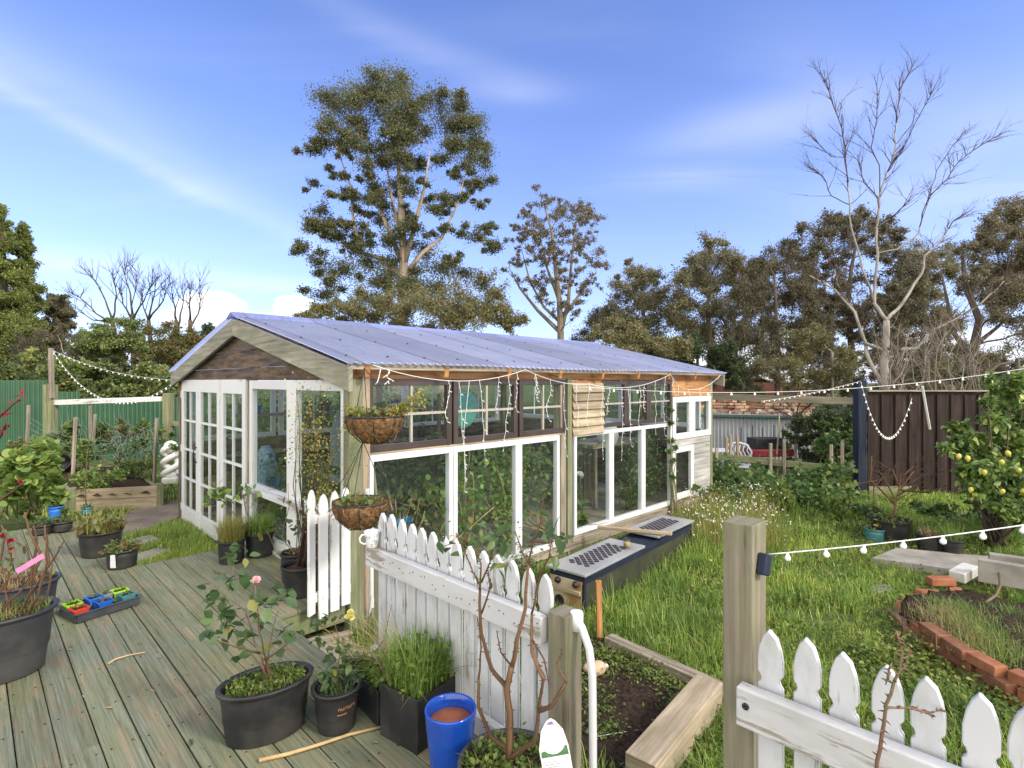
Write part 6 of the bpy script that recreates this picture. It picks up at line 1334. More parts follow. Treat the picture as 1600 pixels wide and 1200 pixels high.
# tall yellow shrub before the gable window
ysp = AB(1.86, 4.22); ys_ = pot('potted_shrub', 'tall airy shrub with tiny yellow leaves standing before the gable window', 'potted shrub', ysp, .14, .11, .24); P = []; paths = []
for k in range(26):
    x1_ = random.gauss(499, 20); y1_ = U(600, 790); tp_ = D(x1_, y1_, 4.25+U(-.2, .2)); mid = ysp.lerp(tp_, .5)+V((U(-.04, .04), U(-.04, .04), .1)); paths.append([ysp+V((U(-.03, .03), U(-.03, .03), .2)), mid, tp_])
    for _ in range(58): f_ = U(.42, 1.05)**.8; P.append(mid.lerp(tp_, (f_-.3)/.7)+V((random.gauss(0, .05), random.gauss(0, .05), random.gauss(0, .04))))
stems(ys_, paths, .005, .0014, 'twig'); leaves(ys_, P, .020, 'l_yel', T_LEAF4, 0, 1.3)
# hanging baskets
def basket(label, c, r, h, grow, top):
    root = empty('hanging_basket', c, 0, label, 'hanging basket')
    mb = MB(); N = 36; prof_ = [(.03, -h), (r*.45, -h*.93), (r*.8, -h*.6), (r*.97, -h*.2), (r, 0), (r*.92, -.01), (r*.85, -h*.25), (0, -h*.3)]; mb.lathe(prof_, N)
    for v in mb.v: k = 1+RN.uniform(-.05, .05); v.x *= k; v.y *= k; v.z += U(-.006, .006)
    mb.build('coir_liner', M_['coir'], root)
    fz = A(disc(900, 1)); an = RN.uniform(0, 2*PI, 900); tt = RN.uniform(0, 1, 900); zz_ = -h*(1-tt**.5*1.0); rr2 = r*np.sqrt(np.clip(1-((-zz_)/h)**2.2, .02, 1)); P_ = np.stack([rr2*np.cos(an), rr2*np.sin(an), zz_], 1)
    scatter('coir_fibres', T_STRIP, P_, norm(np.stack([-np.sin(an), np.cos(an), RN.normal(0, .6, 900)], 1)+RN.normal(size=(900, 3))*.5), RN.uniform(.03, .07, 900), M_['coir'], root, wide=.6)
    mb = MB(); mb.tube([(r*1.02*math.cos(a_), r*1.02*math.sin(a_), .0) for a_ in np.linspace(0, 2*PI, 33)], .006, 6)
    for k in range(8):
        a_ = k*PI/4+.2; mb.tube([(r*1.03*math.cos(a_)*q, r*1.03*math.sin(a_)*q, z_) for q, z_ in ((1, 0), (1.0, -h*.25), (.85, -h*.62), (.5, -h*.96), (.1, -h*1.03))], .0042, 5)
    mb.build('wire_frame', M_['iron'], root)
    mb = MB()
    for k in range(3): a_ = k*2*PI/3+.5; mb.tube([(r*math.cos(a_), r*math.sin(a_), 0), top-c], .0028, 4)
    mb.build('chains', M_['iron'], root)
    grow(root, r); return root
cb1 = D(586, 650, 3.86)
def grow1(root, r):
    leaves(root, blob(150, (0, 0, .01), r*.9, (1, 1, .25), .2), .05, 'l_autumn'); leaves(root, blob(60, (0, 0, .0), r*.9, (1, 1, .25), .2), .045, 'l_house')
    paths = []; P = []
    for k in range(34):
        a_ = random.choice((random.gauss(0, .35), random.gauss(.2, .5), random.gauss(PI, .5))); L_ = U(.10, .30) if abs(a_) < 1.5 else U(.05, .14); up_ = U(.12, .55); e = V((math.cos(a_)*L_, math.sin(a_)*L_*.6, up_*L_*1.3)); s_ = V((math.cos(a_)*r*.5, math.sin(a_)*r*.4, 0)); paths.append([s_, s_+e*.6+V((0, 0, .01)), s_+e])
        for _ in range(26): f_ = U(.2, 1); P.append(s_+e*f_+V((U(-1, 1), U(-1, 1), U(-1, 1)))*.018)
    mb = MB(); [mb.tube(p, [.003, .0022, .001], 5) for p in paths]; mb.build('stems', M_['greenstem'], root); leaves(root, A([tuple(p) for p in P]), .028, 'l_yel', T_LEAF4, .4, .8, 'sprigs')
basket('upper coir hanging basket with feathery yellow green sprigs, on the corner post', cb1, .195, .19, grow1, D(569, 575, 4.0))
cb2 = D(564, 783, 3.75)
def grow2(root, r): leaves(root, blob(200, (0, 0, -.01), r*.88, (1, 1, .14), .1), .045, 'l_autumn'); leaves(root, blob(110, (0, 0, .0), r*.88, (1, 1, .16), .1), .035, 'l_house')
basket('lower coir hanging basket with dry rusty leaves, hung by chains under the other', cb2, .185, .185, grow2, D(567, 690, 3.86))
# pots on the right
w5 = potp('big black tub with a bare sprawling shrub before the dark fence', 1409, 851, 56, .27, foliage=(('l', 120, .08, 'l_weed', .05),), ground=True)
sh = lambda x, y, e=0: D(x, y, w5.location.y+e); b9 = w5.location+V((0, 0, .2))
paths = [[b9, sh(1402, 780), sh(1408, 740)], [b9, sh(1400, 780), sh(1380, 745, .1), sh(1372, 735, .1)], [b9, sh(1404, 770), sh(1425, 740, -.1), sh(1432, 735)], [sh(1402, 775), sh(1440, 755, .2), sh(1462, 738, .2)], [sh(1402, 790), sh(1360, 750, .1), sh(1362, 712, .1)], [sh(1404, 760), sh(1395, 735), sh(1390, 742, .1)], [sh(1404, 765), sh(1450, 770, .1), sh(1480, 758, .1)], [sh(1380, 745, .1), sh(1366, 760, .1), sh(1364, 790, .1)], [sh(1410, 745), sh(1428, 728), sh(1440, 745)]]
stems(w5, paths, .014, .005, 'bark', 'branches'); tw = MB()
for p in paths:
    for _ in range(4): f_ = U(.3, 1); k = min(int(f_*(len(p)-1)), len(p)-2); q = ws(w5, [p[k].lerp(p[k+1], U(0, 1))])[0]; twigs(tw, q, V((U(-1, 1), U(-1, 1), U(-.3, .8))), U(.15, .4), .006, 1, .0, .8, 4, 3)
tw.build('twigs', M_['twig'], w5)
potp('small green glazed pot with a yellow flowered succulent, left of the big tub', 1376, 849, 30, .16, 'tpteal', foliage=(('l', 40, .10, 'l_yel', .05),), ground=True)
potp('navy black plastic pot of grass, first right of the big tub', 1462, 866, 34, .21, foliage=(('g', 120, .16, 'g_dry', .005, .6), ('l', 40, .08, 'l_weed', .04)), ground=True)
potp('navy black plastic pot with long grass flopping out, second right of the big tub', 1499, 873, 32, .20, foliage=(('g', 160, .28, 'g_long', .005, .9),), ground=True)
# lone rose cane in front of the right fence
rcb = AB(1.50, .34); rc = empty('rose_cane', (rcb.x, rcb.y, 0), 0, 'single bare rose cane rising before the white picket fence', 'rose cane'); y_ = lambda x, y, e=0: D(x, y, 1.26+e)
stems(rc, [[V((rcb.x, rcb.y, .0)), y_(1372, 1190), y_(1381, 1130), y_(1384, 1100), y_(1404, 1050), y_(1410, 1020), y_(1400, 985)]], .0052, .0024, 'redstem', 'cane', True)
stems(rc, [[y_(1382, 1104), y_(1420, 1106, .03), y_(1450, 1112, .05), y_(1478, 1110, .06)], [y_(1420, 1106, .03), y_(1445, 1113, .03), y_(1462, 1120, .03)], [y_(1402, 1050), y_(1416, 1040), y_(1420, 1010)], [y_(1387, 1062), y_(1390, 1040), y_(1384, 1070)]], .003, .0012, 'redstem', 'twigs', True)
# burgundy plant at the left edge
cp = W(-60, 940); bg_ = pot('potted_plant', 'pot with dark burgundy strappy stems leaning in from the edge of the deck', 'potted plant', cp, .13, .1, .22); u_ = lambda x, y: D(x, y, 3.4)
stems(bg_, [[cp+V((0, 0, .2)), u_(-40, 750), u_(-5, 655), u_(34, 619)], [cp+V((0, 0, .2)), u_(-30, 760), u_(-4, 690), u_(10, 662)], [cp+V((0, 0, .2)), u_(-30, 800), u_(10, 775), u_(40, 752)]], .010, .006, plain and 'twig', 'stems')
L = []
for x, y in ((34, 619), (20, 630), (10, 662), (4, 672), (5, 650), (35, 756)): L += clus(u_(x, y), 4, .015)
leaves(bg_, L, .05, 'l_burg' if 'l_burg' in M_ else 'redpetal', T_LEAF, .5, .5)
# ---------------------------------------------------------------- garden plants
def plantmass(name, label, cat, base, pts, lsz, lm, tm=T_LEAF, stempts=(), sm='greenstem', group=None, wide=1, zb=.1, r0=.006):
    root = empty(name, base, 0, label, cat, group)
    if stempts: stems(root, stempts, r0, .002, sm)
    leaves(root, pts, lsz, lm, tm, zb, wide); return root
def region(n, poly, d0, d1):
    xs_ = [p[0] for p in poly]; ys_ = [p[1] for p in poly]; out = []
    while len(out) < n:
        q = np.stack([RN.uniform(min(xs_), max(xs_), n), RN.uniform(min(ys_), max(ys_), n)], 1); q = q[inpoly(q, poly)]
        out += [D(x, y, U(d0, d1)) for x, y in q]
    return out[:n]
def bushy(name, label, cat, clumps, d, dd, n, lsz, lm, tm=T_LEAF, base=None, group=None, wide=1, zb=.1, sm='greenstem'):
    cl = [(D(x, y, d+U(-dd, dd)), r*d/FP) for x, y, r in clumps]; bx = sum((c for c, r in cl), V())/len(cl); b = V((bx.x, bx.y, base if base is not None else gz(bx.x, bx.y))); root = empty(name, b, 0, label, cat, group)
    stems(root, [[b+V((U(-.1, .1), U(-.1, .1), 0)), b.lerp(c, .6)+V((0, 0, .03)), c] for c, r in cl], .012 if d > 5 else .006, .003, sm)
    P = crown_pts([(c-b, r) for c, r in cl], n, 6, .5, .9); ax = rdir(len(P), zb); scatter('foliage', tm, P, ax, RN.uniform(.6, 1.2, len(P))*lsz, M_[lm], root, A((0, 0, 1)), wide); return root
bushy('nasturtium', 'sprawling nasturtium with round lime green leaves at the deck edge', 'plant', [(60, 735, 20), (80, 755, 18), (40, 750, 20), (62, 775, 18), (25, 735, 18), (90, 775, 14), (45, 795, 16), (20, 770, 16), (75, 720, 14), (30, 715, 14), (70, 700, 12)], 6.9, .5, 520, .10, 'l_nast', T_ROUND, 0)
bushy('shrub', 'rusty leaved shrub at the left edge behind the nasturtium', 'shrub', [(10, 715, 20), (0, 745, 20), (25, 700, 14), (-15, 760, 24), (45, 712, 10)], 6.6, .4, 420, .06, 'l_autumn', T_LEAF, 0)
bushy('squash_plant', 'large leaved plant behind the tipped pot in the raised bed', 'plant', [(85, 690, 18), (105, 685, 16), (75, 705, 14), (95, 708, 16), (120, 695, 14), (110, 672, 10), (65, 715, 10)], 10, .4, 260, .13, 'l_house', T_ROUND, .05)
bushy('celery_plant', 'leafy celery like plant spilling over the front of the raised bed', 'plant', [(120, 752, 14), (140, 745, 16), (155, 755, 16), (170, 748, 14), (150, 765, 12), (185, 740, 10), (128, 742, 12)], 8.35, .25, 600, .06, 'l_nast', T_LEAF, .08)
bushy('bean_plant', 'tangled dark green bean plant under the netting', 'plant', [(165, 700, 14), (190, 705, 16), (210, 700, 16), (228, 710, 14), (200, 725, 14), (180, 690, 12), (225, 690, 14), (218, 735, 12), (235, 728, 10), (185, 720, 12), (150, 712, 10)], 9.6, .5, 460, .06, 'l_ivy', T_LEAF, .05)
bushy('autumn_shrub', 'reddish tipped shrub before the green fence', 'shrub', [(185, 672, 12), (195, 680, 12), (178, 685, 10), (205, 678, 10), (188, 660, 6)], 11, .3, 420, .07, 'l_autumn', T_LEAF, .0)
bushy('fern_bush', 'green bush at the white statue by the doors', 'shrub', [(270, 690, 9), (276, 700, 9), (268, 680, 7), (250, 690, 6)], 10.5, .2, 460, .06, 'l_ivy', T_LEAF, -.27)
bushy('herb_plant', 'low herb clump at the foot of the deck corner', 'plant', [(100, 800, 8), (110, 812, 8), (94, 790, 8)], 6.7, .15, 700, .04, 'l_house', T_LEAF, -.1)
# creeper on the low fence
ivp = region(3600, [(1110, 712), (1122, 735), (1140, 716), (1160, 742), (1185, 726), (1212, 752), (1250, 728), (1275, 738), (1300, 722), (1345, 735), (1350, 810), (1300, 805), (1190, 780), (1112, 768)], 9.1, 9.8)+region(1500, [(1120, 750), (1180, 745), (1345, 760), (1375, 815), (1290, 815), (1120, 785)], 8.6, 9.2)
ivr = plantmass('creeper', 'dense ivy like creeper smothering the low rustic fence', 'creeper', D(1230, 790, 9.5), [p+V((random.gauss(0, .05), 0, random.gauss(0, .05))) for p in ivp], .085, 'l_ivy', T_IVY, [[D(x, 795, 9.5), D(x+U(-15, 15), 750, 9.5), D(x+U(-25, 25), 710, 9.6)] for x in range(1120, 1340, 14)], 'greenstem')
bushy('vine', 'yellow green vine climbing between the shed and the navy post', 'vine', [(1292, 690, 14), (1310, 680, 12), (1325, 700, 14), (1280, 705, 12), (1300, 710, 16), (1330, 685, 10), (1318, 715, 14), (1285, 665, 8), (1310, 660, 7)], 10.5, .4, 420, .08, 'l_ivy', T_IVY)
bushy('vine', 'loose climbing plant with hanging leaves on the nearer end post of the greenhouse', 'vine', [(1047, 660, 5), (1049, 690, 6), (1050, 720, 5), (1047, 640, 4), (1056, 700, 4), (1045, 705, 5), (1051, 745, 4)], 7.7, .08, 1300, .04, 'l_ivy', T_LEAF)
bushy('courgette_plant', 'broad leaved weed clump left of the big black tub', 'plant', [(1340, 800, 12), (1355, 810, 14), (1330, 815, 12), (1370, 800, 12), (1350, 825, 10), (1385, 810, 8)], 8.0, .4, 500, .09, 'l_ivy', T_LEAF)
lem = [(1510, 700, 22), (1500, 670, 14), (1530, 690, 24), (1550, 720, 26), (1580, 700, 30), (1600, 740, 30), (1545, 660, 20), (1570, 640, 24), (1600, 620, 26), (1590, 660, 28), (1555, 750, 22), (1530, 745, 18), (1515, 730, 14), (1580, 770, 26), (1620, 700, 34), (1540, 630, 10), (1560, 610, 14), (1585, 596, 14), (1630, 640, 34), (1640, 760, 34), (1492, 690, 9), (1610, 790, 26), (1505, 748, 8), (1490, 668, 9), (1482, 705, 9), (1515, 690, 16), (1500, 735, 14), (1520, 770, 16), (1545, 785, 18), (1570, 800, 20), (1600, 815, 24), (1560, 680, 20), (1535, 765, 16), (1600, 700, 28), (1575, 735, 24), (1545, 590, 10), (1580, 615, 18), (1610, 590, 18)]
for k_, (x, y, h_, lab, lm_, sz_) in enumerate(((1100, 785, 10, 'leafy weed against the end of the greenhouse wall, left of the creeper', 'l_weed', .05), (1160, 795, 12, 'leafy weed sprawling before the low fence, nearest the greenhouse', 'l_ivy', .07), (1215, 798, 14, 'broad bright weed clump before the middle of the creeper', 'l_weed', .07), (1265, 806, 13, 'dark weed clump before the right half of the creeper', 'l_ivy', .08), (1310, 812, 14, 'bright weed clump at the foot of the navy post', 'l_weed', .07))):
    bushy('weed_clump', lab, 'weed clump', [(x+U(-16, 16), y-U(0, 1)*h_*2.2, h_*U(.7, 1.1)) for _ in range(7)], 8.4-.1*k_, .3, 420, sz_, lm_, T_LEAF, None, 'weed clumps before the creeper')
for k_, (x, y, d__, lab, lm_, tm_, sz_) in enumerate(((60, 715, 10.5, 'pale leafy plant before the green fence, left of the raised bed', 'l_nast', T_LEAF, .08), (125, 712, 9.6, 'leafy green plant in the middle of the raised bed', 'l_weed', T_LEAF, .07), (212, 742, 9.0, 'feathery green plant at the right end of the raised bed', 'l_weed', T_LEAF, .05), (150, 690, 10.8, 'tall weedy plant behind the netting', 'l_house', T_LEAF, .08), (235, 690, 10.6, 'leafy plant between the netting and the post by the doors', 'l_weed', T_LEAF, .07))):
    bushy('vegetable_plant', lab, 'vegetable plant', [(x+U(-22, 22), y-U(-8, 22), U(9, 14)) for _ in range(7)], d__, .3, 380, sz_, lm_, tm_, None, 'vegetable plants in the left garden')
lt = bushy('lemon_tree', 'bushy lemon tree with yellow fruit in front of the dark fence', 'lemon tree', lem, 6.6, .5, 520, .085, 'l_lemon', T_LEAF, None, None, 1.0, -.1, 'dkbark')
lmat = plain('lemon_skin', (.52, .44, .05), (.44, .46, .09), 40, .4, .15)
mb = MB(); mb.ball((0, 0, 0), .026, (1, 1, 1.25), 14); mb.ball((0, 0, -.033), .008, n=8); lo = mb.build('lemon', lmat); lme = lo.data; bpy.data.objects.remove(lo)
for x, y in ((1498, 713), (1512, 716), (1538, 738), (1517, 765), (1565, 722), (1566, 768), (1592, 735), (1598, 767), (1575, 708)):
    q = D(x, y, 6.05+U(-.15, .2)); o = link('lemon', lme, None, lt, q-lt.location); o.rotation_euler = (U(-.5, .5), U(-.5, .5), 0)
bushy('undergrowth', 'shady undergrowth of weeds below the lemon tree', 'undergrowth', [(1480, 800, 16), (1510, 810, 18), (1540, 820, 20), (1570, 830, 22), (1600, 840, 24), (1450, 800, 14), (1530, 790, 16), (1580, 800, 20), (1430, 790, 10), (1625, 860, 26)], 7.3, .5, 480, .07, 'l_ivy')['kind'] = 'stuff'
# ---------------------------------------------------------------- grass
cabp = [c0+V((-.02, -.02, 0)), c1+V((.02, -.02, 0)), c1+(c2-c0), c2]; CABP = [(p.x, p.y) for p in cabp]
PATHP = [tuple(WG(*p).xy) for p in ((1362, 884), (1400, 862), (1640, 890), (1640, 935), (1500, 905))]
WORN = [tuple(WG(*p).xy) for p in ((1215, 955), (1330, 960), (1345, 985), (1240, 975))]
NB = 230000
r_s = 2.0+12.5*RN.uniform(0, 1, NB)**1.25; th = RN.uniform(math.atan(-.35), math.atan(1.15), NB); Pg = np.stack([r_s*np.sin(th), r_s*np.cos(th)], 1)
a_g = (Pg[:, 0]+Pg[:, 1])/S2; b_g = (Pg[:, 1]-Pg[:, 0])/S2
keep = (a_g > 1.80) & ((b_g < 3.86) | (a_g > 8.6)) & ~inpoly(Pg, BED) & ~inpoly(Pg, CABP) & ~inpoly(Pg, PATHP) & ~inpoly(Pg, rpoly) & (Pg[:, 1] < 9.3) & ~((a_g < 2.9) & (b_g > 1.2) & (RN.uniform(0, 1, NB) < .6))
def near_line(P, line, r):
    m = np.zeros(len(P), bool)
    for p, q in zip(line, line[1:]):
        p, q = A(p.xy), A(q.xy); t_ = np.clip(((P-p)@(q-p))/((q-p)@(q-p)), 0, 1); m |= np.hypot(*(P-(p+t_[:, None]*(q-p))).T) < r
    return m
shortg = near_line(Pg, path, .30)
for px_, py_, r_c in ((1409, 848, .55), (1376, 852, .35), (1462, 868, .4), (1499, 875, .4), (1430, 872, .5), (1395, 866, .4)):
    q_ = WG(px_, py_); shortg |= np.hypot(Pg[:, 0]-q_.x, Pg[:, 1]-q_.y) < r_c
wn_ = inpoly(Pg, WORN); keep &= ~(wn_ & (RN.uniform(0, 1, NB) < .75))
Pg = Pg[keep]; zz = np.array([gz(x, y) for x, y in Pg]); nz = np.sin(Pg[:, 0]*2.3+1)*np.sin(Pg[:, 1]*2.7)+.6*np.sin(Pg[:, 0]*5.1)*np.sin(Pg[:, 1]*4.3+2)
pix_x = 800+FP*Pg[:, 0]/Pg[:, 1]; pix_y = HY+FP*(CZ-zz)/Pg[:, 1]
shortg = shortg[keep]
longp = np.exp(-(((pix_x-1010)/90)**2+((pix_y-960)/70)**2))+.8*np.exp(-(((pix_x-1130)/120)**2+((pix_y-840)/50)**2))
hh = (.085+.05*np.clip(nz, -.8, 1.4))*RN.uniform(.5, 1.3, len(Pg))+.17*longp*RN.uniform(.3, 1, len(Pg)); hh = np.maximum(hh, .03); hh *= np.where(RN.uniform(0, 1, len(Pg)) < .08, 1.7, 1); hh = np.where(shortg, np.minimum(hh, RN.uniform(.02, .06, len(hh))), hh)
P3 = np.column_stack([Pg, zz-.01]); dist = np.hypot(Pg[:, 0], Pg[:, 1]); ww = .0028+.0007*dist
il = (longp > RN.uniform(.15, .9, len(Pg)))
tag(grass('grass', P3[~il], hh[~il], M_['g_lawn'], ww[~il], .55), 'patchy bright green garden grass right of the greenhouse', 'grass', kind='stuff')
tag(grass('long_grass', P3[il], hh[il], M_['g_long'], ww[il]*1.1, .65), 'long lush grass growing beside the metal cabinet', 'grass', kind='stuff')
tf = P3[RN.integers(0, len(P3), 420)]; tf = tf[(np.hypot(tf[:, 0], tf[:, 1]) > 2.6)]; tk = RN.integers(34, 80, len(tf)); th_ = RN.uniform(.10, .26, len(tf)); tP = np.repeat(tf, tk, 0); tP = tP+RN.normal(size=tP.shape)*[.030, .030, 0]; tH = np.repeat(th_, tk)*RN.uniform(.5, 1, len(tP))
sg = np.zeros(len(tP), bool)
for px_, py_, r_c in ((1409, 848, .55), (1376, 852, .35), (1462, 868, .4), (1499, 875, .4), (1430, 872, .5)): q_ = WG(px_, py_); sg |= np.hypot(tP[:, 0]-q_.x, tP[:, 1]-q_.y) < r_c
sg |= near_line(tP[:, :2], path, .32) | inpoly(tP[:, :2], rpoly) | inpoly(tP[:, :2], BED) | inpoly(tP[:, :2], CABP); tP, tH = tP[~sg], tH[~sg]
tag(grass('tufted_grass', tP, tH, M_['g_long'], .0026+.0007*np.hypot(tP[:, 0], tP[:, 1]), .8), 'taller tufts standing out of the garden grass', 'grass', kind='stuff')
# low broad leaved weeds through the lawn
m_ = RN.uniform(0, 1, len(P3)) < .24; Pw = P3[m_]+np.column_stack([np.zeros((m_.sum(), 2)), RN.uniform(.02, .10, m_.sum())])
tag(scatter('clover', T_LEAF, Pw, rdir(len(Pw), .2, .5), RN.uniform(.02, .05, len(Pw)), M_['l_weed'], None, A((0, 0, 1))), 'small leaved clover and weeds through the lawn', 'weeds', kind='stuff')
# white flowered weeds by the greenhouse end
fl = [WG(x, y) for x, y in zip(RN.uniform(1050, 1215, 700), RN.uniform(788, 862, 700))]; fl = [p for p in fl if not inpoly(A([tuple(p.xy)]), CABP)[0]]
fp = A([tuple(p) for p in fl]); tag(grass('yellow_grass', np.repeat(fp, 5, 0)+RN.normal(size=(len(fp)*5, 3))*[.08, .08, 0], RN.uniform(.15, .42, len(fp)*5), M_['g_yel'], .006, .5), 'yellow green flowering weeds beyond the metal cabinet', 'weeds', kind='stuff')
pf = fp+np.column_stack([RN.normal(size=(len(fp), 2))*.08, RN.uniform(.18, .42, len(fp))]); pf = np.repeat(pf[::2], 2, 0); pf = pf+RN.normal(size=(len(pf), 3))*.008; tag(scatter('white_flowers', T_LEAF4, pf, rdir(len(pf), .5), .024, M_['petal_w'], None), 'tiny white flowers over the tall weeds', 'flowers', kind='stuff')
# left grass between deck and doors, and in front of the raised bed
NL = 26000; al = RN.uniform(.9, 2.25, NL); bl_ = RN.uniform(5.93, 8.6, NL); P2 = np.stack([(al-bl_)/S2, (al+bl_)/S2], 1)
SL = [[tuple(WG(*p).xy) for p in q] for q in ([(198, 846), (236, 838), (252, 845), (212, 858)], [(196, 872), (246, 858), (272, 862), (215, 884)], [(176, 822), (206, 800), (288, 784), (300, 800), (268, 818), (196, 842)])]
k_ = (al < 2.10) & ~((al < .97) & (bl_ < 8.3))
for q in SL: k_ &= ~(inpoly(P2, q) & (RN.uniform(0, 1, NL) < .97))
P2 = P2[k_]; tag(grass('grass', np.column_stack([P2, np.array([gz(*p) for p in P2])-.005]), RN.uniform(.03, .12, len(P2)), M_['g_lawn'], .006, .6), 'short grass between the deck and the white doors', 'grass', kind='stuff')
NL = 9000; P2 = np.stack([RN.uniform(-7.6, -4.4, NL), RN.uniform(7.6, 11.5, NL)], 1); k_ = ~inpoly(P2, [(p.x, p.y) for p in cor])
for q in SL: k_ &= ~inpoly(P2, q)
P2 = P2[k_]; P2 = P2[((P2[:, 1]-P2[:, 0])/S2 > 7.9)]; tag(grass('grass', np.column_stack([P2, np.array([gz(*p) for p in P2])-.005]), RN.uniform(.03, .14, len(P2)), M_['g_lawn'], .008, .6), 'rough grass round the raised bed', 'grass', kind='stuff')
# weeds in the soil bed, in the round bed, at the foot of the deck
def weeds(name, label, pixels, n, lsz, lm='l_weed', tm=T_LEAF, h=.06, z=.02, spread=.10):
    P = []
    for x, y, k in pixels: c = WG(x, y, z); q = RN.normal(size=(int(n*k), 3))*[spread*k, spread*k, 0]+A(c); q[:, 2] += np.abs(RN.normal(size=len(q)))*h; P.append(q)
    P = np.concatenate(P); return tag(scatter(name, tm, P, rdir(len(P), .15, .5), RN.uniform(.5, 1.2, len(P))*lsz, M_[lm], None, A((0, 0, 1))), label, 'weeds', kind='stuff')
weeds('weeds', 'bright chickweed spreading over the dark soil bed', [(925, 1025, .8), (960, 1035, 1), (990, 1045, 1), (1015, 1060, .8), (1040, 1072, .6), (925, 1085, .8), (935, 1120, .7), (955, 1148, .4), (1075, 1095, .6), (1055, 1110, .5), (1085, 1088, .6), (1000, 1062, .6), (950, 1060, .7), (930, 1150, .5), (1030, 1150, .3), (915, 1050, .8), (1020, 1185, .3)], 420, .026, h=.035)
weeds('weeds', 'low weeds along the brick edge of the round bed', [(1440, 1045, 1), (1480, 1080, 1.2), (1420, 1020, 1), (1540, 1115, 1.2), (1400, 1060, 1), (1380, 1040, .8), (1600, 1150, 1.2), (1350, 1030, .8)], 300, .035, h=.06)
def gtuft(name, label, px, n, h, mat, spread, w=.005, lean=.8, z=.12):
    P = []
    for x, y in px: c = WG(x, y, z); P.append(RN.normal(size=(n, 3))*[spread, spread, .012]+A(c))
    P = np.concatenate(P); return tag(grass(name, P, RN.uniform(.4, 1, len(P))*h, M_[mat], w, lean), label, 'grass', kind='stuff')
gtuft('turf_heap', 'dry pale turf heaped in the round brick bed', [(1480, 985), (1500, 995), (1470, 972), (1520, 1010), (1540, 1018), (1490, 970), (1510, 985)], 420, .16, 'g_dry', .10, .004, 1.0)
gtuft('turf_grass', 'living green blades on the turf of the round bed', [(1490, 978), (1520, 1000), (1545, 1020), (1560, 1035), (1490, 960), (1530, 985), (1575, 970), (1505, 965), (1535, 1000), (1555, 1010)], 260, .18, 'g_long', .10, .0045, .9)
gtuft('dead_stalks', 'brown dead stalks strewn over the round bed', [(1590, 1000), (1570, 985), (1600, 985), (1560, 1005)], 200, .10, 'g_dry', .10, .003, 1.6)
gtuft('rank_grass', 'tall grass along the far edge of the concrete path', [(x, 838) for x in range(1430, 1620, 14)], 70, .34, 'g_long', .14, .007, .7, .0)
gtuft('rank_grass', 'tall grass at the foot of the creeper fence', [(x, 800-(1340-x)*.05) for x in range(1120, 1400, 12)], 90, .24, 'g_long', .16, .009, .6, .0)
gtuft('edge_grass', 'grass growing up between the fence and the garden steps', [(620, 990), (590, 960), (575, 1000), (610, 1010)], 80, .3, 'g_long', .07, .005, .5, .0)
weeds('weeds', 'weeds growing against the greenhouse base behind the fence', [(640, 960, 1), (700, 950, 1), (760, 930, 1), (820, 910, 1), (590, 930, .6), (610, 900, .6)], 300, .05, 'l_house', h=.22)
P = np.stack([RN.uniform(-3.8, 0.2, 260), RN.uniform(1.9, 5.6, 260), np.full(260, .006)], 1); ka = (P[:, 0]+P[:, 1])/S2; P = P[(ka < 1.5)]
tag(scatter('fallen_leaves', T_LEAF, P, rdir(len(P), 0, .05), RN.uniform(.008, .040, len(P)), M_['g_dry'], None, A((0, 0, 2.5)), .6), 'small dry leaves and bits fallen on the deck boards', 'fallen leaves', kind='stuff')
# ---------------------------------------------------------------- inside the greenhouse
def G(x, y, z): return GO+V(((x-y)*.70711, (x+y)*.70711, z))
mb = MB(); mb.box((GL_/2, GW_/2, -.24), (GL_-.2, GW_-.1, .06)); mb.build('soil_floor', M_['clay'], gh)
for z in (.62, 1.18): mb = MB(); mb.box((2.2, GW_-.28, z), (4.2, .36, .03)); mb.build('shelf', M_['gt'], gh)
for x in (.4, 2.2, 4.2): mb = MB(); mb.box((x, GW_-.45, .6), (.05, .05, 1.7)); mb.build('shelf_post', M_['gt'], gh)
for i, x in enumerate((.5, .9, 1.5, 2.0, 2.6, 3.3, 3.9)):
    p_ = G(x, GW_-.3, 1.196 if i % 2 else .636); pt = pot('shelf_pot', ['small blue pot on the upper shelf inside the greenhouse', 'small blue pot on the lower shelf inside the greenhouse'][1-i % 2], 'plant pot', p_, .08, .06, .13, 'tpblue' if i % 3 else 'slate', group='pots on the greenhouse shelves'); leaves(pt, blob(40, (0, 0, .17), .1, (1, 1, .8)), .05, 'l_house')
def inside(label, x, y, h, w_, n, lsz, lm, tm=T_LEAF, ns=6, sm='greenstem', z0=-.22, name='greenhouse_plant'):
    b = G(x, y, z0); root = empty(name, b, 0, label, 'greenhouse plant'); ps = []; P = []
    for k in range(ns):
        t_ = V((random.gauss(0, w_*.5), random.gauss(0, w_*.5), h*U(.65, 1))); ps.append([b, b+t_*.55+V((U(-.05, .05), U(-.05, .05), 0)), b+t_])
        for _ in range(n//ns): f_ = U(.12, 1.02); P.append(t_*f_+V((random.gauss(0, w_*.22), random.gauss(0, w_*.22), random.gauss(0, .05))))
    stems(root, ps, .008, .003, sm)
    if n: leaves(root, A([tuple(p) for p in P]), lsz, lm, tm, -.2)
    return root
inside('dry tomato plant slumped behind the first tall pane', .8, .5, 1.0, .6, 620, .08, 'l_autumn', ns=8, sm='drystem'); inside('dense dark tomato plant filling the first tall pane', .9, 1.7, 1.2, .8, 800, .10, 'l_ivy', ns=10)
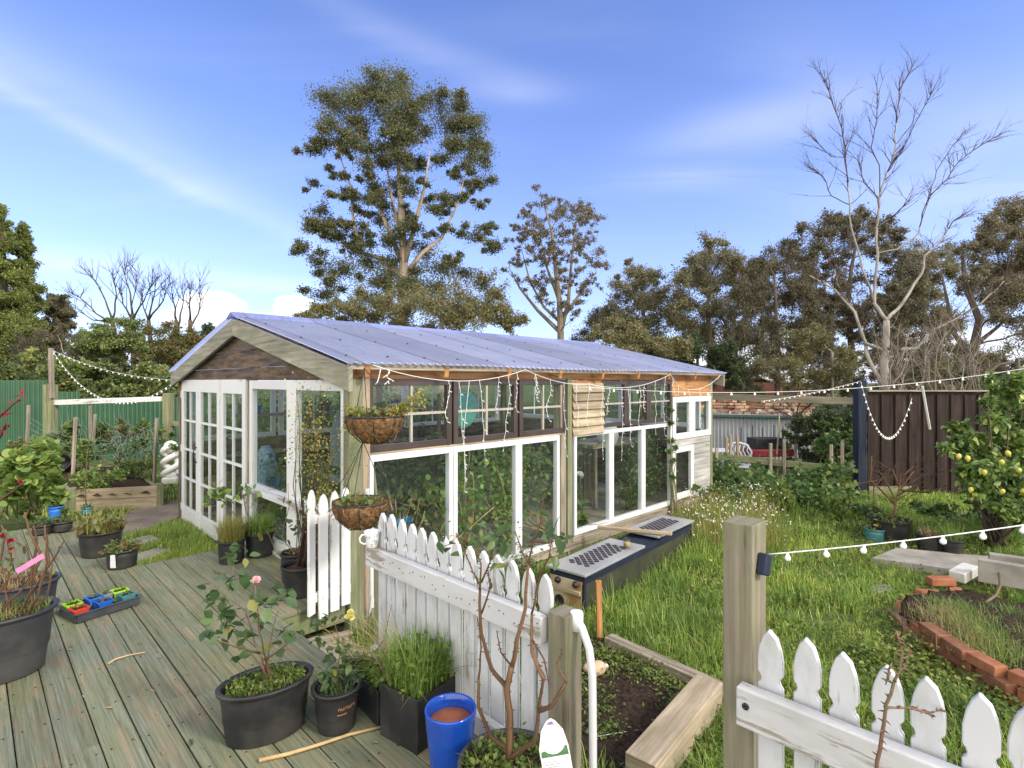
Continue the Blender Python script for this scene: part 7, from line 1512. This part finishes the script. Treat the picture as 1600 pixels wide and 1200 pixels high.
inside('yellow green chilli plant behind the second tall pane', 1.55, .45, 1.15, .5, 700, .09, 'l_nast', ns=8, sm='drystem'); inside('tall bean plant behind the narrow third pane', 2.25, .5, 1.25, .45, 1000, .065, 'l_nast', ns=9, sm='drystem')
inside('dark leafy tomato plant deep behind the second pane', 1.9, 1.8, 1.25, .8, 800, .10, 'l_ivy', ns=10); inside('dark fig like plant behind the fourth tall pane', 3.1, 1.4, 1.3, .8, 900, .11, 'l_lemon', ns=9)
inside('young pale leaved seedling low behind the fourth pane', 3.35, .45, .45, .2, 46, .15, 'l_nast', T_ROUND, 4); inside('dark climbing plant behind the fifth tall pane', 4.0, 1.3, 1.3, .7, 800, .09, 'l_lemon', ns=8); inside('bushy herb low behind the sixth tall pane', 4.75, .55, .8, .4, 900, .05, 'l_house', ns=8)
inside('plant with yellow flowers by the far end panes', 5.5, .7, 1.2, .5, 800, .06, 'l_ivy', ns=8); inside('straw stalks heaped behind the first tall pane', .7, .45, .8, .7, 0, .05, 'l_autumn', ns=26, sm='drystem', name='straw_stalks')
inside('straw stalks lying low behind the fourth tall pane', 3.0, .55, .30, .5, 0, .05, 'l_autumn', ns=24, sm='drystem', name='straw_stalks'); inside('leafy plant behind the gable window glass', .6, 2.3, 1.1, .5, 700, .07, 'l_ivy', ns=7)
inside('yellowish plant low behind the gable window', .45, 1.1, .95, .5, 800, .05, 'l_yel', ns=8); inside('trailing plant beyond the white door panes', .9, 3.7, .9, .5, 500, .07, 'l_house', ns=6)
for x, y, s_, m in ((3.62, .55, .085, 'petal_w'), (4.3, .55, .075, 'petal_w')):
    r = empty('white_bloom_plant', G(x, y, -.2), 0, 'stalk with a big white bloom '+('behind the fifth tall pane' if x < 4 else 'behind the sixth tall pane'), 'flower'); t_ = V((0, 0, .62 if x < 4 else .72)); stems(r, [[r.location, r.location+t_*.5+V((.03, 0, 0)), r.location+t_]], .006, .004); bloom(r, r.location+t_, s_*.8, M_[m])
for i, (x, y, lab, lm_) in enumerate(((1.25, 5.9, 'dark shrub added at the back wall to darken the view through the door panes', 'l_ivy'), (2.2, 5.95, 'added shrub behind the back wall, darkening the view through the first bronze window', 'l_dark'), (3.3, 5.9, 'added shrub behind the back wall, darkening the view through the middle bronze window', 'l_ivy'), (4.4, 5.8, 'added shrub behind the back wall, darkening the view through the small bronze windows', 'l_dark'), (5.8, 5.8, 'added shrub behind the back wall, darkening the view past the far white windows', 'l_ivy'))):  # shrubs added outside so the view through the back windows turns dark
    b_ = G(x, y, -.3); r = empty('shrub', b_, 0, lab, 'shrub'); stems(r, [[b_, b_+V((U(-.2, .2), U(-.2, .2), .8)), b_+V((U(-.5, .5), U(-.5, .5), 1.7))] for _ in range(6)], .02, .006, 'dkbark'); leaves(r, blob(1500, (0, 0, .95), .95, (.9, .9, 1.0), .3), .10, lm_)
# teal cushion, coats, crate, trough, bucket, broom
tq = G(xl(777)-.05, .45, 1.38); cu_ = empty('cushion', tq, R(45), 'plump teal cushion hanging inside behind the middle bronze window', 'cushion'); mb = MB(); mb.ball((0, 0, 0), .20, (.85, .42, 1.0), 28, Mx.Rotation(.5, 3, 'Y'))
for v in mb.v: f_ = 1-.12*max(0, math.sin(v.x*34+v.z*12))**4; v.x *= f_; v.y *= f_
mb.build('cover', plain('teal_fabric', (.10, .32, .30), (.15, .40, .37), 9, .8, .2), cu_); mb = MB(); mb.tube([(0, 0, .22), (0, 0, .36)], .004, 5); mb.build('hanging_cord', M_['wire'], cu_)
def coat(label, y, x, w_, z0, z1, mat, name='coat'):
    b = G(x, y, 0); r = empty(name, b, R(45), label, 'coat'); mb = MB(); n, m = 18, 12
    for j in range(m+1):
        k = j/m; z = z1+(z0-z1)*k; wd = w_*(.28+.72*min(1, k*3)**.6); dp = .05+.07*min(1, k*2.5)
        for i in range(n): a_ = 2*PI*i/n; mb.v.append(V((dp*math.sin(a_)*(1+.3*math.sin(5*a_+k*3)*k), wd/2*math.cos(a_), z)))
    for j in range(m):
        for i in range(n): i2 = (i+1) % n; mb._face([j*n+i, j*n+i2, (j+1)*n+i2, (j+1)*n+i], [(0, 0)]*4, True)
    mb._face(list(range(n)), [(0, 0)]*n); mb.build('cloth', mat, r); mb = MB(); mb.tube([(0, 0, z1-.01), (0, 0, z1+.08), (.02, 0, z1+.12)], .004, 5); mb.build('hook', M_['iron'], r)
coat('pale blue grey coat hanging inside the gable window', yg(430)-.05, .7, .36, .62, 1.42, plain('blue_grey_cloth', (.16, .19, .20), (.11, .14, .15), 8, .9, .3)); coat('khaki coat hanging beside the pale one inside the gable window', yg(418), .9, .34, .66, 1.36, plain('khaki_cloth', (.22, .18, .11), (.16, .13, .08), 8, .9, .3))
coat('blue patterned cloth hanging behind the third white door', yg(366), .35, .34, .40, .92, plain('blue_print_cloth', (.07, .16, .26), (.26, .36, .42), 22, .8, .1), 'cloth')
tr = empty('trough', G(.55, yg(437), -.21), R(45), 'terracotta plastic trough under a black crate inside the gable window', 'trough'); mb = MB(); mb.box((0, 0, .19), (.34, .62, .38)); mb.build('body', plain('terracotta_plastic', (.40, .11, .04), (.34, .09, .035), 4, .5), tr, bevel=.02); mb = MB(); mb.box((0, 0, .37), (.37, .66, .03)); mb.build('rim', M_['terra'], tr, bevel=.006)
bx_ = G(.55, yg(437), .18); mb = MB(); mb.box((0, 0, .15), (.32, .5, .28)); bo = tag(mb.build('crate', M_['iron'], None, bx_, (0, 0, R(45)), bevel=.015), 'black crate standing on the terracotta trough inside', 'crate')
bkt = G(.62, .30, .22); bb = empty('bucket', bkt, 0, 'blue plastic bucket behind the first tall pane', 'bucket'); mb = MB(); mb.lathe([(0, 0), (.10, 0), (.135, .2), (.145, .205), (.13, .2), (.1, .02), (0, .02)], 28); mb.build('body', plain('blue_bucket_plastic', (.02, .16, .36), (.02, .2, .42), 4, .4), bb)
mb = MB(); mb.box((0, 0, -.22), (.36, .36, .42)); tag(mb.build('upturned_box', M_['gt'], None, bkt-V((0, 0, .0)), (0, 0, R(45)), bevel=.01), 'timber box under the blue bucket', 'box')
br0, br1 = G(xl(606), .16, .55), G(xl(588)+.03, .10, .98); mb = MB(); mb.tube([V((0, 0, -.75)), V((0, 0, 0)), br1-br0], .014, 8); bm = tag(mb.build('broom', M_['pine'], None, br0), 'broom with a pale handle leaning inside the corner pane', 'broom'); mb = MB(); mb.ball((0, 0, .02), .09, (.9, .6, .8), 14); mb.build('brush_head', M_['iron'], bm)
bag = G(4.75, .9, .78); mb = MB(); mb.ball((0, 0, .1), .19, (.9, .8, 1.1), 20)
for v in mb.v: k = 1+.08*math.sin(v.x*40)*math.sin(v.z*31); v.x *= k; v.y *= k
tag(mb.build('sack', plain('white_sack', (.66, .65, .60), (.5, .5, .46), 6, .7, .4), None, bag), 'white plastic sack on the bench behind the sixth tall pane', 'sack'); mb = MB(); mb.box((4.95, 1.1, .73), (1.4, .6, .06)); mb.build('bench_top', M_['gt'], gh); mb = MB(); mb.box((4.4, 1.1, .24), (.06, .5, .92)); mb.build('bench_leg', M_['gt'], gh)
